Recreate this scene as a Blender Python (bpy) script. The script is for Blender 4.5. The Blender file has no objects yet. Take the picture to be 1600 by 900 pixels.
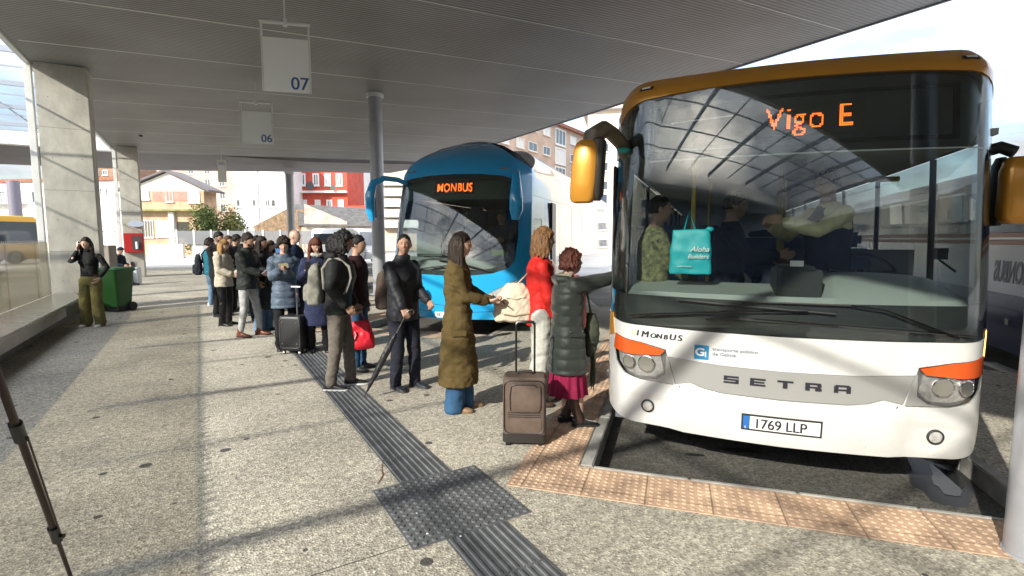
import bpy, bmesh, math, random
from mathutils import Vector, Matrix, noise, geometry
random.seed(7)
R = math.radians
# ---------------------------------------------------------------- camera, sky, sun, exposure
S = bpy.context.scene
COL = S.collection
CAM_H, PSI, PITCH, FPX = 1.65, R(30.9), math.atan(78/815.0), 815.0
cd = bpy.data.cameras.new('camera'); cam = bpy.data.objects.new('camera', cd); COL.objects.link(cam)
cd.sensor_width = 36; cd.lens = FPX/1600*36; cd.clip_start = .05; cd.clip_end = 3000
cam.location = (0, 0, CAM_H); cam.rotation_euler = (math.pi/2-PITCH, 0, -PSI)
S.camera = cam
SUN_EL, SUN_AZ = R(28), R(67)          # the light travels towards SUN_AZ (clockwise from +Y)
w = bpy.data.worlds.new('World'); S.world = w; w.use_nodes = True
nt = w.node_tree; nt.nodes.clear()
N = nt.nodes.new; L = nt.links.new
out = N('ShaderNodeOutputWorld'); bg = N('ShaderNodeBackground'); sky = N('ShaderNodeTexSky')
sky.sky_type = 'NISHITA'; sky.sun_disc = False; sky.sun_elevation = SUN_EL; sky.sun_rotation = SUN_AZ+math.pi
sky.dust_density = 1.5
tc = N('ShaderNodeTexCoord'); mp = N('ShaderNodeMapping'); mp.inputs['Scale'].default_value = (1.2, 1.2, 3.4)
nz = N('ShaderNodeTexNoise'); nz.inputs['Scale'].default_value = 2.1; nz.inputs['Detail'].default_value = 9; nz.inputs['Roughness'].default_value = .58
cr = N('ShaderNodeValToRGB'); cr.color_ramp.elements[0].position = .36; cr.color_ramp.elements[1].position = .60
nz2 = N('ShaderNodeTexNoise'); nz2.inputs['Scale'].default_value = 4.3; nz2.inputs['Detail'].default_value = 8
cr2 = N('ShaderNodeValToRGB')
cr2.color_ramp.elements[0].color = (1.75, 1.87, 2.1, 1); cr2.color_ramp.elements[1].color = (5.2, 5.3, 5.5, 1)
cr2.color_ramp.elements[0].position = .35; cr2.color_ramp.elements[1].position = .62
mx = N('ShaderNodeMix'); mx.data_type = 'RGBA'
L(tc.outputs['Generated'], mp.inputs[0]); L(mp.outputs[0], nz.inputs['Vector']); L(mp.outputs[0], nz2.inputs['Vector'])
L(nz.outputs[0], cr.inputs[0]); L(nz2.outputs[0], cr2.inputs[0])
# an overcast-like dome: cloud is brighter overhead than near the horizon
sp_ = N('ShaderNodeSeparateXYZ'); L(tc.outputs['Generated'], sp_.inputs[0])
mr_ = N('ShaderNodeMapRange'); mr_.inputs[1].default_value = .15; mr_.inputs[2].default_value = .85; mr_.inputs[3].default_value = .46; mr_.inputs[4].default_value = 3.4; L(sp_.outputs[2], mr_.inputs[0])
vm = N('ShaderNodeVectorMath'); vm.operation = 'SCALE'; L(cr2.outputs[0], vm.inputs[0]); L(mr_.outputs[0], vm.inputs['Scale'])
L(cr.outputs[0], mx.inputs[0]); L(sky.outputs[0], mx.inputs[6]); L(vm.outputs[0], mx.inputs[7])
L(mx.outputs[2], bg.inputs[0]); bg.inputs[1].default_value = .15; L(bg.outputs[0], out.inputs[0])
sd = bpy.data.lights.new('sun', 'SUN'); sun = bpy.data.objects.new('sun', sd); COL.objects.link(sun)
sd.energy = 2.9; sd.angle = R(.55); sd.color = (1.0, .93, .80)
sv = Vector((math.sin(SUN_AZ)*math.cos(SUN_EL), math.cos(SUN_AZ)*math.cos(SUN_EL), -math.sin(SUN_EL)))
sun.rotation_euler = sv.to_track_quat('-Z', 'Y').to_euler(); sun.location = -sv*30
S.view_settings.view_transform = 'Standard'; S.view_settings.look = 'None'
S.view_settings.exposure = 1.42; S.view_settings.gamma = 1
S.render.engine = 'CYCLES'
S.cycles.max_bounces = 8; S.cycles.transparent_max_bounces = 24; S.cycles.caustics_reflective = False; S.cycles.caustics_refractive = False
S.cycles.use_denoising = True

# ---------------------------------------------------------------- where things stand
RT = Vector((math.cos(PSI), -math.sin(PSI), 0)); FW = Vector((math.sin(PSI), math.cos(PSI), 0))
def at(px, depth, z=0):
    """world point seen in column px (1600 wide photo) at a horizontal distance along the view axis"""
    v = FW*depth + RT*((px-800)/FPX*(depth*math.cos(PITCH)))
    return Vector((v.x, v.y, z))
def gp(px, py, z=0):
    fw = Vector((FW.x*math.cos(PITCH), FW.y*math.cos(PITCH), -math.sin(PITCH)))
    up = RT.cross(fw)
    d = fw+RT*((px-800)/FPX)+up*((450-py)/FPX)
    t = (z-CAM_H)/d.z
    return Vector((0, 0, CAM_H))+d*t

# ---------------------------------------------------------------- object helpers
def tag(o, label=None, cat=None, group=None, kind=None):
    if label: o['label'] = label
    if cat: o['category'] = cat
    if group: o['group'] = group
    if kind: o['kind'] = kind
    return o
def empty(name, loc=(0, 0, 0), rz=0, label=None, cat=None, group=None):
    o = bpy.data.objects.new(name, None); COL.objects.link(o); o.location = loc; o.rotation_euler = (0, 0, rz)
    return tag(o, label, cat, group)
def copy_tree(o, parent=None):
    c = o.copy(); COL.objects.link(c)
    if parent: c.parent = parent
    for ch in list(o.children): copy_tree(ch, c)
    return c
class MB:
    def __init__(s): s.v = []; s.f = []; s.m = []
    def add(s, vs, fs, mi=0):
        b = len(s.v); s.v += [tuple(v) for v in vs]; s.f += [tuple(i+b for i in f) for f in fs]; s.m += [mi]*len(fs); return s
    def box(s, x0, x1, y0, y1, z0, z1, mi=0, M=None):
        vs = [Vector((x, y, z)) for z in (z0, z1) for y in (y0, y1) for x in (x0, x1)]
        if M: vs = [M@v for v in vs]
        return s.add(vs, [(0,2,3,1),(4,5,7,6),(0,1,5,4),(2,6,7,3),(0,4,6,2),(1,3,7,5)], mi)
    def prism(s, pts, z0, z1, mi=0, top=True, bottom=True):
        n = len(pts)
        vs = [(p[0], p[1], z0) for p in pts]+[(p[0], p[1], z1) for p in pts]
        fs = [(i, (i+1) % n, n+(i+1) % n, n+i) for i in range(n)]
        tri = geometry.tessellate_polygon([[Vector((p[0], p[1], 0)) for p in pts]])
        def orient(t):
            a, b, c = [pts[i] for i in t]
            return t if (b[0]-a[0])*(c[1]-a[1])-(b[1]-a[1])*(c[0]-a[0]) > 0 else (t[0], t[2], t[1])
        for t in tri:
            t = orient(t)
            if top: fs.append((n+t[0], n+t[1], n+t[2]))
            if bottom: fs.append((t[0], t[2], t[1]))
        return s.add(vs, fs, mi)
    def tube(s, pts, rad, n=10, mi=0, cap=True, flat=1.0):
        pts = [Vector(p) for p in pts]
        if not isinstance(rad, (list, tuple)): rad = [rad]*len(pts)
        T0 = (pts[1]-pts[0]).normalized()
        ref = Vector((0, 0, 1)) if abs(T0.z) < .9 else Vector((1, 0, 0))
        U = T0.cross(ref).normalized(); vs = []; fs = []
        for i, p in enumerate(pts):
            T = ((pts[min(i+1, len(pts)-1)]-p).normalized()+(p-pts[max(i-1, 0)]).normalized())
            T = T.normalized() if T.length > 1e-6 else T0
            U = (U-T*U.dot(T)).normalized(); V = T.cross(U)
            for k in range(n):
                a = 2*math.pi*k/n; vs.append(p+(U*math.cos(a)+V*math.sin(a)*flat)*rad[i])
        for i in range(len(pts)-1):
            for k in range(n):
                a = i*n+k; b = i*n+(k+1) % n; fs.append((a, b, b+n, a+n))
        if cap:
            fs.append(tuple(reversed(range(n)))); fs.append(tuple(range(len(vs)-n, len(vs))))
        return s.add(vs, fs, mi)
    def loft(s, rings, mi=0, cap=True):
        n = len(rings[0]); vs = [v for r in rings for v in r]; fs = []
        for i in range(len(rings)-1):
            for k in range(n):
                a = i*n+k; b = i*n+(k+1) % n; fs.append((a, b, b+n, a+n))
        if cap: fs.append(tuple(reversed(range(n)))); fs.append(tuple(range(len(vs)-n, len(vs))))
        return s.add(vs, fs, mi)
    def ball(s, c, rx, ry=None, rz=None, nu=14, nv=9, mi=0, M=None):
        ry = ry or rx; rz = rz or rx; c = Vector(c); vs = []; fs = []
        for j in range(nv+1):
            t = math.pi*j/nv
            for i in range(nu):
                a = 2*math.pi*i/nu
                v = Vector((rx*math.sin(t)*math.cos(a), ry*math.sin(t)*math.sin(a), -rz*math.cos(t)))
                if M: v = M@v
                vs.append(c+v)
        for j in range(nv):
            for i in range(nu):
                a = j*nu+i; b = j*nu+(i+1) % nu; fs.append((a, b, b+nu, a+nu))
        return s.add(vs, fs, mi)
    def build(s, name, mats, parent=None, smooth=False, bevel=0, auto=True, seg=2):
        me = bpy.data.meshes.new(name); me.from_pydata(s.v, [], s.f)
        if not isinstance(mats, (list, tuple)): mats = [mats]
        for m in mats: me.materials.append(m)
        me.polygons.foreach_set('material_index', s.m)
        bm = bmesh.new(); bm.from_mesh(me); bmesh.ops.remove_doubles(bm, verts=bm.verts, dist=1e-5)
        bmesh.ops.recalc_face_normals(bm, faces=bm.faces)
        if bevel:
            es = [e for e in bm.edges if len(e.link_faces) == 2 and e.calc_face_angle(0) > .6]
            bmesh.ops.bevel(bm, geom=es, offset=bevel, segments=seg, affect='EDGES', clamp_overlap=True)
        bm.to_mesh(me); bm.free()
        if smooth:
            for p in me.polygons: p.use_smooth = True
            if auto: me.set_sharp_from_angle(angle=R(38))
        o = bpy.data.objects.new(name, me); COL.objects.link(o)
        if parent: o.parent = parent
        return o
def ring(c, rx, ry, z, n=24, pw=1.0, M=None, rip=None):
    vs = []
    for k in range(n):
        a = 2*math.pi*k/n; ca, sa = math.cos(a), math.sin(a)
        f = 1+(rip(a) if rip else 0)
        v = Vector((c[0]+rx*f*math.copysign(abs(ca)**pw, ca), c[1]+ry*f*math.copysign(abs(sa)**pw, sa), z))
        vs.append(M@v if M else v)
    return vs

# ---------------------------------------------------------------- materials
def mat(name, col, rough=.6, metal=0, var=0, vs=3.0, bump=0, bs=40.0, spec=.5, emit=None, es=0, col2=None, stretch=None, coat=0, sheen=0):
    m = bpy.data.materials.new(name); m.use_nodes = True; t = m.node_tree; b = t.nodes['Principled BSDF']
    b.inputs['Base Color'].default_value = (*col, 1); b.inputs['Roughness'].default_value = rough; b.inputs['Metallic'].default_value = metal
    b.inputs['Specular IOR Level'].default_value = spec; b.inputs['Coat Weight'].default_value = coat; b.inputs['Coat Roughness'].default_value = .04
    if sheen: b.inputs['Sheen Weight'].default_value = sheen
    if emit: b.inputs['Emission Color'].default_value = (*emit, 1); b.inputs['Emission Strength'].default_value = es
    if var or bump:
        tc = t.nodes.new('ShaderNodeTexCoord'); mpn = t.nodes.new('ShaderNodeMapping')
        if stretch: mpn.inputs['Scale'].default_value = stretch
        t.links.new(tc.outputs['Object'], mpn.inputs[0])
    if var:
        n = t.nodes.new('ShaderNodeTexNoise'); n.inputs['Scale'].default_value = vs; n.inputs['Detail'].default_value = 7; n.inputs['Roughness'].default_value = .6
        r = t.nodes.new('ShaderNodeValToRGB'); r.color_ramp.elements[0].position = .32; r.color_ramp.elements[1].position = .68
        c2 = col2 or tuple(max(0, c*(1-var)) for c in col); c1 = tuple(min(1, c*(1+var*.5)) for c in col)
        r.color_ramp.elements[0].color = (*c2, 1); r.color_ramp.elements[1].color = (*c1, 1)
        t.links.new(mpn.outputs[0], n.inputs['Vector']); t.links.new(n.outputs[0], r.inputs[0]); t.links.new(r.outputs[0], b.inputs['Base Color'])
    if bump:
        n = t.nodes.new('ShaderNodeTexNoise'); n.inputs['Scale'].default_value = bs; n.inputs['Detail'].default_value = 5
        bp = t.nodes.new('ShaderNodeBump'); bp.inputs['Strength'].default_value = bump; bp.inputs['Distance'].default_value = .01
        t.links.new(mpn.outputs[0], n.inputs['Vector']); t.links.new(n.outputs[0], bp.inputs['Height']); t.links.new(bp.outputs[0], b.inputs['Normal'])
    return m
def glass(name, tint=(.8, .85, .83), base=.05, k=1.0, rough=0.0, diff=0, dcol=(.6, .6, .6)):
    m = bpy.data.materials.new(name); m.use_nodes = True; t = m.node_tree; t.nodes.clear()
    o = t.nodes.new('ShaderNodeOutputMaterial'); tr = t.nodes.new('ShaderNodeBsdfTransparent'); gl = t.nodes.new('ShaderNodeBsdfGlossy')
    tr.inputs[0].default_value = (*tint, 1); gl.inputs['Roughness'].default_value = rough
    ge = t.nodes.new('ShaderNodeNewGeometry'); dt = t.nodes.new('ShaderNodeVectorMath'); dt.operation = 'DOT_PRODUCT'   # Schlick, the same from both sides of a pane
    t.links.new(ge.outputs['Incoming'], dt.inputs[0]); t.links.new(ge.outputs['Normal'], dt.inputs[1])
    ab = t.nodes.new('ShaderNodeMath'); ab.operation = 'ABSOLUTE'; t.links.new(dt.outputs['Value'], ab.inputs[0])
    om = t.nodes.new('ShaderNodeMath'); om.operation = 'SUBTRACT'; om.inputs[0].default_value = 1; t.links.new(ab.outputs[0], om.inputs[1])
    pw = t.nodes.new('ShaderNodeMath'); pw.operation = 'POWER'; pw.inputs[1].default_value = 5; t.links.new(om.outputs[0], pw.inputs[0])
    fr = t.nodes.new('ShaderNodeMath'); fr.operation = 'MULTIPLY_ADD'; fr.inputs[1].default_value = .96; fr.inputs[2].default_value = .04; t.links.new(pw.outputs[0], fr.inputs[0])
    ma = t.nodes.new('ShaderNodeMath'); ma.operation = 'MULTIPLY_ADD'; ma.inputs[1].default_value = k; ma.inputs[2].default_value = base; ma.use_clamp = True
    mix = t.nodes.new('ShaderNodeMixShader')
    t.links.new(fr.outputs[0], ma.inputs[0]); t.links.new(ma.outputs[0], mix.inputs[0])
    src = tr.outputs[0]
    if diff:
        d = t.nodes.new('ShaderNodeBsdfDiffuse'); d.inputs[0].default_value = (*dcol, 1)
        m2 = t.nodes.new('ShaderNodeMixShader'); m2.inputs[0].default_value = diff
        t.links.new(tr.outputs[0], m2.inputs[1]); t.links.new(d.outputs[0], m2.inputs[2]); src = m2.outputs[0]
    t.links.new(src, mix.inputs[1]); t.links.new(gl.outputs[0], mix.inputs[2]); t.links.new(mix.outputs[0], o.inputs[0])
    return m
MT = {}
def fab(key, col, **k):
    if key not in MT: MT[key] = mat(key, col, rough=k.pop('rough', .85), var=k.pop('var', .25), vs=k.pop('vs', 14), bump=k.pop('bump', .25), bs=k.pop('bs', 160), spec=k.pop('spec', .25), **k)
    return MT[key]

def aggregate(name, c_lo, c_hi, stain=.15, dots=True):
    m = bpy.data.materials.new(name); m.use_nodes = True; t = m.node_tree; b = t.nodes['Principled BSDF']; n_ = t.nodes.new; l = t.links.new
    tc = n_('ShaderNodeTexCoord')
    v = n_('ShaderNodeTexVoronoi'); v.inputs['Scale'].default_value = 75; l(tc.outputs['Object'], v.inputs['Vector'])
    r = n_('ShaderNodeValToRGB'); e = r.color_ramp.elements
    e[0].position = .0; e[0].color = (*c_lo, 1); e[1].position = 1; e[1].color = (*c_hi, 1)
    sep = n_('ShaderNodeSeparateColor'); l(v.outputs['Color'], sep.inputs[0]); l(sep.outputs[0], r.inputs[0])
    # mid-size mottling that still reads further off
    n1 = n_('ShaderNodeTexNoise'); n1.inputs['Scale'].default_value = 22; n1.inputs['Detail'].default_value = 8; n1.inputs['Roughness'].default_value = .75
    l(tc.outputs['Object'], n1.inputs['Vector'])
    r1 = n_('ShaderNodeValToRGB'); r1.color_ramp.elements[0].position = .36; r1.color_ramp.elements[0].color = (.60, .59, .56, 1); r1.color_ramp.elements[1].position = .62; r1.color_ramp.elements[1].color = (1.15, 1.13, 1.1, 1)
    l(n1.outputs[0], r1.inputs[0])
    n2 = n_('ShaderNodeTexNoise'); n2.inputs['Scale'].default_value = .9; n2.inputs['Detail'].default_value = 9; n2.inputs['Roughness'].default_value = .62
    l(tc.outputs['Object'], n2.inputs['Vector'])
    r2 = n_('ShaderNodeValToRGB'); r2.color_ramp.elements[0].position = .33; r2.color_ramp.elements[0].color = (1-stain*1.6, 1-stain*1.65, 1-stain*1.75, 1); r2.color_ramp.elements[1].position = .60; r2.color_ramp.elements[1].color = (1.05, 1.04, 1.0, 1)
    l(n2.outputs[0], r2.inputs[0])
    a = n_('ShaderNodeMix'); a.data_type = 'RGBA'; a.blend_type = 'MULTIPLY'; a.inputs[0].default_value = 1; l(r.outputs[0], a.inputs[6]); l(r1.outputs[0], a.inputs[7])
    a2 = n_('ShaderNodeMix'); a2.data_type = 'RGBA'; a2.blend_type = 'MULTIPLY'; a2.inputs[0].default_value = 1; l(a.outputs[2], a2.inputs[6]); l(r2.outputs[0], a2.inputs[7])
    src = a2.outputs[2]
    if dots:   # old chewing gum and pebbles
        v2 = n_('ShaderNodeTexVoronoi'); v2.inputs['Scale'].default_value = 3.3; l(tc.outputs['Object'], v2.inputs['Vector'])
        s2 = n_('ShaderNodeSeparateColor'); l(v2.outputs['Color'], s2.inputs[0])
        lt = n_('ShaderNodeMath'); lt.operation = 'MULTIPLY'; lt.inputs[1].default_value = .15; l(s2.outputs[1], lt.inputs[0])
        cm = n_('ShaderNodeMath'); cm.operation = 'LESS_THAN'; l(v2.outputs['Distance'], cm.inputs[0]); l(lt.outputs[0], cm.inputs[1])
        g = n_('ShaderNodeMix'); g.data_type = 'RGBA'; l(cm.outputs[0], g.inputs[0]); l(src, g.inputs[6]); g.inputs[7].default_value = (.09, .085, .08, 1); src = g.outputs[2]
    n3 = n_('ShaderNodeTexNoise'); n3.inputs['Scale'].default_value = .23; n3.inputs['Detail'].default_value = 5; n3.inputs['Distortion'].default_value = 1.2; l(tc.outputs['Object'], n3.inputs['Vector'])   # broad trodden patches
    r3 = n_('ShaderNodeValToRGB'); r3.color_ramp.elements[0].position = .38; r3.color_ramp.elements[0].color = (.80, .79, .77, 1); r3.color_ramp.elements[1].position = .58; r3.color_ramp.elements[1].color = (1.04, 1.03, 1.0, 1); l(n3.outputs[0], r3.inputs[0])
    n4 = n_('ShaderNodeTexNoise'); n4.inputs['Scale'].default_value = 5.5; n4.inputs['Detail'].default_value = 10; n4.inputs['Roughness'].default_value = .8; l(tc.outputs['Object'], n4.inputs['Vector'])   # small dark spatters
    r4 = n_('ShaderNodeValToRGB'); r4.color_ramp.elements[0].position = .30; r4.color_ramp.elements[0].color = (.35, .33, .30, 1); r4.color_ramp.elements[1].position = .37; r4.color_ramp.elements[1].color = (1, 1, 1, 1); l(n4.outputs[0], r4.inputs[0])
    for q_ in (r3, r4):
        k_ = n_('ShaderNodeMix'); k_.data_type = 'RGBA'; k_.blend_type = 'MULTIPLY'; k_.inputs[0].default_value = 1; l(src, k_.inputs[6]); l(q_.outputs[0], k_.inputs[7]); src = k_.outputs[2]
    l(src, b.inputs['Base Color']); b.inputs['Roughness'].default_value = .88
    bp = n_('ShaderNodeBump'); bp.inputs['Strength'].default_value = .7; bp.inputs['Distance'].default_value = .006
    l(v.outputs['Distance'], bp.inputs['Height']); l(bp.outputs[0], b.inputs['Normal'])
    return m
M = dict(
 concrete=aggregate('aggregate_concrete', (.33, .31, .275), (.74, .71, .64)),
 asphalt=aggregate('bay_asphalt', (.075, .075, .075), (.19, .188, .18), .35, False),
 farroad=mat('pale_road', (.36, .35, .33), .85, var=.35, vs=.35, bump=.3, bs=30),
 kerb=mat('kerb_concrete', (.36, .35, .32), .85, var=.35, vs=6, bump=.5, bs=60),
 salmon=mat('salmon_tile', (.52, .36, .25), .8, var=.45, vs=5, bump=.3, bs=80),
 tactile=mat('dark_tactile', (.125, .13, .135), .7, var=.4, vs=7, bump=.3, bs=120),
 column=mat('cast_concrete', (.47, .45, .39), .8, var=.30, vs=2.4, bump=.3, bs=30, stretch=(1, 1, .6)),
 whitesteel=mat('white_steel', (.72, .72, .68), .4, var=.08, vs=3),
 greysteel=mat('grey_steel', (.42, .43, .46), .32, metal=.35, var=.12, vs=5),
 beam=mat('roof_beam', (.34, .37, .42), .5),
 sheet=mat('stainless', (.42, .41, .38), .28, metal=.8, var=.15, vs=4),
 bench=mat('bench_top', (.36, .36, .33), .25, metal=.3, var=.2, vs=5),
 black=mat('black_plastic', (.012, .012, .013), .35),
 rubber=mat('tyre_rubber', (.02, .02, .02), .8),
 chrome=mat('chrome', (.7, .7, .7), .12, metal=1),
 white=mat('white_plain', (.75, .75, .74), .45),
)
# ---------------------------------------------------------------- ground
K0 = Vector((2.397, 2.862, 0)); AK = R(48); DK = Vector((math.sin(AK), math.cos(AK), 0)); RK = Vector((math.cos(AK), -math.sin(AK), 0))
PITCHY = 6.9; ROADZ = -.14; TL = 8.5
def kp(k, r, d, z=0): return K0+Vector((0, PITCHY*k, 0))+RK*r+DK*d+Vector((0, 0, z))
def sheet(name, pts, z, m, kind='structure'):
    b = MB(); tri = geometry.tessellate_polygon([[Vector((p[0], p[1], 0)) for p in pts]])
    b.add([(p[0], p[1], z) for p in pts], [tuple(t) for t in tri])
    o = b.build(name, m); o['kind'] = kind
    me = o.data
    for p in me.polygons:
        if p.normal.z < 0: p.flip()
    return o
o = sheet('ground', [(-900, -500), (900, -500), (900, 1600), (-900, 1600)], ROADZ, M['farroad'])
# dark worn asphalt of the bays, 4 mm above the road sheet
pts = [kp(-2, 6, -1.5), kp(3, -8, -1.5), kp(3, -8, 16), kp(-2, 6, 16)]
sheet('road', [(p.x, p.y) for p in pts], ROADZ+.004, M['asphalt'])
edge = []
for k in range(-2, 4):
    edge += [kp(k, 2.69, TL), kp(k, 2.69, -.05), kp(k, 0, -.05), kp(k, 0, TL)]
    if k < 3: edge.append(kp(k, -1.2, TL+.5))
last = edge[-1]
poly = [(-60, -30), (edge[0].x, -30)]+[(p.x, p.y) for p in edge]+[(last.x-4.5, last.y+3), (last.x-9, 36), (-60, 36)]
b = MB(); b.prism(poly, -.6, 0, bottom=False); o = b.build('platform', M['concrete']); o['kind'] = 'structure'
# kerb stones: a slightly proud rim, joints between stones
b = MB(); bd = MB(); jt = MB()
def strip(bb, k, r0, r1, d0, d1, z0, z1):
    bb.prism([tuple(kp(k, r, d))[:2] for r, d in ((r0, d0), (r1, d0), (r1, d1), (r0, d1))], z0, z1)
for k in range(-1, 4):
    n = 8
    for i in range(n):
        d0 = -.05+(TL+.05)*i/n; d1 = -.05+(TL+.05)*(i+1)/n-.008
        strip(b, k, -.085, .012, d0, d1, -.2, .008); strip(b, k, 2.678, 2.775, d0, d1, -.2, .008)
    for i in range(4):
        strip(b, k, .014+2.66*i/4, .014+2.66*(i+1)/4-.008, -.075, -.038, -.2, .008)
o = b.build('kerb', M['kerb'], bevel=.008); o['kind'] = 'structure'
# salmon warning tiles with small domes along the bay edge
def domes(bb, frame, nu, nv, pitch, r0, r1, h, z, n=8):
    for i in range(nu):
        for j in range(nv):
            c = frame((i+.5)*pitch, (j+.5)*pitch)
            vs = [(c.x+r0*math.cos(a*2*math.pi/n), c.y+r0*math.sin(a*2*math.pi/n), z) for a in range(n)]
            vs += [(c.x+r1*math.cos(a*2*math.pi/n), c.y+r1*math.sin(a*2*math.pi/n), z+h) for a in range(n)]
            bb.add(vs, [(a, (a+1) % n, n+(a+1) % n, n+a) for a in range(n)]+[tuple(range(n, 2*n))])
b = MB()
for k in range(-1, 2):
    strip(b, k, -.50, 2.80, -.50, -.08, -.01, .005)
    strip(b, k, -.50, -.09, -.078, TL-.4, -.01, .005)
    if k == 0:
        domes(b, lambda u, v: kp(0, -.49+u, -.49+v), 65, 8, .05, .0165, .010, .006, .005, 7)
        domes(b, lambda u, v: kp(0, -.49+u, -.07+v), 8, 90, .05, .0165, .010, .006, .005, 7)
        domes(b, lambda u, v: kp(-1, -.49+u, -.07+v), 8, 150, .05, .0165, .010, .006, .005, 5)
def tiles_mat():
    m = M['salmon']; t = m.node_tree; bs = t.nodes['Principled BSDF']; src = bs.inputs['Base Color'].links[0].from_socket
    tc = t.nodes.new('ShaderNodeTexCoord'); mp_ = t.nodes.new('ShaderNodeMapping'); mp_.vector_type = 'TEXTURE'
    mp_.inputs['Rotation'].default_value = (0, 0, math.pi/2-AK); mp_.inputs['Location'].default_value = (K0.x, K0.y, 0)
    br = t.nodes.new('ShaderNodeTexBrick'); br.inputs['Scale'].default_value = 1; br.offset = 0; br.inputs['Mortar Size'].default_value = .006
    br.inputs['Brick Width'].default_value = .4; br.inputs['Row Height'].default_value = .4; br.inputs['Mortar Smooth'].default_value = .3
    br.inputs['Color1'].default_value = (.95, .95, .95, 1); br.inputs['Color2'].default_value = (1.1, 1.08, 1.05, 1); br.inputs['Mortar'].default_value = (.55, .53, .5, 1)
    mm = t.nodes.new('ShaderNodeMix'); mm.data_type = 'RGBA'; mm.blend_type = 'MULTIPLY'; mm.inputs[0].default_value = 1
    t.links.new(tc.outputs['Object'], mp_.inputs[0]); t.links.new(mp_.outputs[0], br.inputs['Vector']); t.links.new(src, mm.inputs[6]); t.links.new(br.outputs['Color'], mm.inputs[7]); t.links.new(mm.outputs[2], bs.inputs['Base Color'])
tiles_mat()
o = b.build('warning_tiles', M['salmon']); o['kind'] = 'structure'
# dark guiding strip (ribs) and the square of domes
def ribs(y0, y1, name):
    b = MB(); b.box(1.085, 1.465, y0, y1, -.01, .005)
    for i in range(8):
        x = 1.105+i*.0465; n = max(1, int((y1-y0)/.4))
        for j in range(n):
            a = y0+(y1-y0)*j/n+.006; c = y0+(y1-y0)*(j+1)/n-.006
            b.add([(x-.011, a, .005), (x+.011, a, .005), (x+.006, a+.004, .0125), (x-.006, a+.004, .0125), (x-.011, c, .005), (x+.011, c, .005), (x+.006, c-.004, .0125), (x-.006, c-.004, .0125)],
                  [(0, 1, 2, 3), (5, 4, 7, 6), (1, 5, 6, 2), (4, 0, 3, 7), (3, 2, 6, 7)])
    o = b.build(name, M['tactile']); o['kind'] = 'structure'
ribs(-3, 2.515, 'tactile_path'); ribs(3.285, 30, 'tactile_path')
b = MB(); b.box(.895, 1.645, 2.52, 3.28, -.01, .006)
domes(b, lambda u, v: Vector((.895+u, 2.52+v, 0)), 14, 14, .0536, .017, .011, .007, .006, 10)
o = b.build('tactile_square', M['tactile']); o['kind'] = 'structure'
# joints sawn in the concrete, the small crack, puddle
dark = mat('joint_filler', (.07, .065, .06), .9)
b = MB()
for (a, c) in (((-2.5, 2.55), (.895, 2.58)), ((1.3, -3), (1.3, -3.2)), ((-2.5, 8.2), (1.08, 8.2)), ((1.47, 8.2), (3.5, 8.2)), ((-2.5, 14), (1.08, 14))):
    a = Vector((*a, 0)); c = Vector((*c, 0)); d = (c-a).normalized(); q = Vector((-d.y, d.x, 0))*.003
    b.add([a-q+Vector((0, 0, .002)), c-q+Vector((0, 0, .002)), c+q+Vector((0, 0, .002)), a+q+Vector((0, 0, .002))], [(0, 1, 2, 3)])
o = b.build('paving_joint', dark); o['kind'] = 'structure'
b = MB(); P_ = [gp(598, 722), gp(597, 735), gp(599, 742), gp(595, 750), gp(590, 757)]
w_ = [.002, .004, .007, .008, .002]; vs = []
for p, q in zip(P_, w_): vs += [(p.x-q, p.y, .0015), (p.x+q, p.y, .0015)]
b.add(vs, [(2*i, 2*i+1, 2*i+3, 2*i+2) for i in range(4)]); o = b.build('paving_crack', mat('crack_rust', (.13, .07, .035), .9)); o['kind'] = 'structure'
water = mat('puddle_water', (.03, .032, .035), .03, spec=.9)
def blob(name, c, rx, ry, rot, z, m, seed):
    b = MB(); n = 56; vs = []
    for k in range(n):
        a = 2*math.pi*k/n; f = 1+.38*noise.noise(Vector((math.cos(a)*1.6+seed, math.sin(a)*1.6, seed)))+.12*noise.noise(Vector((math.cos(a)*6+seed, math.sin(a)*6, 0)))
        x, y = rx*f*math.cos(a), ry*f*math.sin(a)
        vs.append((c.x+x*math.cos(rot)-y*math.sin(rot), c.y+x*math.sin(rot)+y*math.cos(rot), z))
    b.add(vs+[(c.x, c.y, z)], [(k, (k+1) % n, n) for k in range(n)])
    o = b.build(name, m); o['kind'] = 'structure'; return o
pc = gp(1478, 752, ROADZ)
blob('puddle', pc, .30, .09, R(28), ROADZ+.012, water, 3)
wet = mat('wet_asphalt', (.024, .024, .026), .5)
blob('wet_patch', pc+Vector((-.04, .03, 0)), .46, .19, R(30), ROADZ+.008, wet, 3)
blob('oil_stain', gp(1160, 705, ROADZ), .16, .05, R(-40), ROADZ+.008, wet, 9)
blob('oil_stain', gp(1085, 712, ROADZ), .08, .03, R(-40), ROADZ+.008, wet, 14)
# white strip painting the sunlit concrete right of the bus and white road lines far off
b = MB()
for px0, y0, px1, y1, wd in ((230, 411, 420, 413, .25), (430, 416, 575, 418, .2), (1540, 566, 1600, 590, .12)):
    a = gp(px0, y0, ROADZ); c = gp(px1, y1, ROADZ); d = (c-a).normalized(); q = Vector((-d.y, d.x, 0))*wd
    b.add([a-q, c-q, c+q, a+q], [(0, 1, 2, 3)])
for i in range(len(b.v)): b.v[i] = (b.v[i][0], b.v[i][1], ROADZ+.009)
o = b.build('road_marking_sunlit_strip', mat('road_paint_sunlit_strip', (.75, .75, .73), .6, var=.2, vs=5)); o['kind'] = 'structure'

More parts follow.
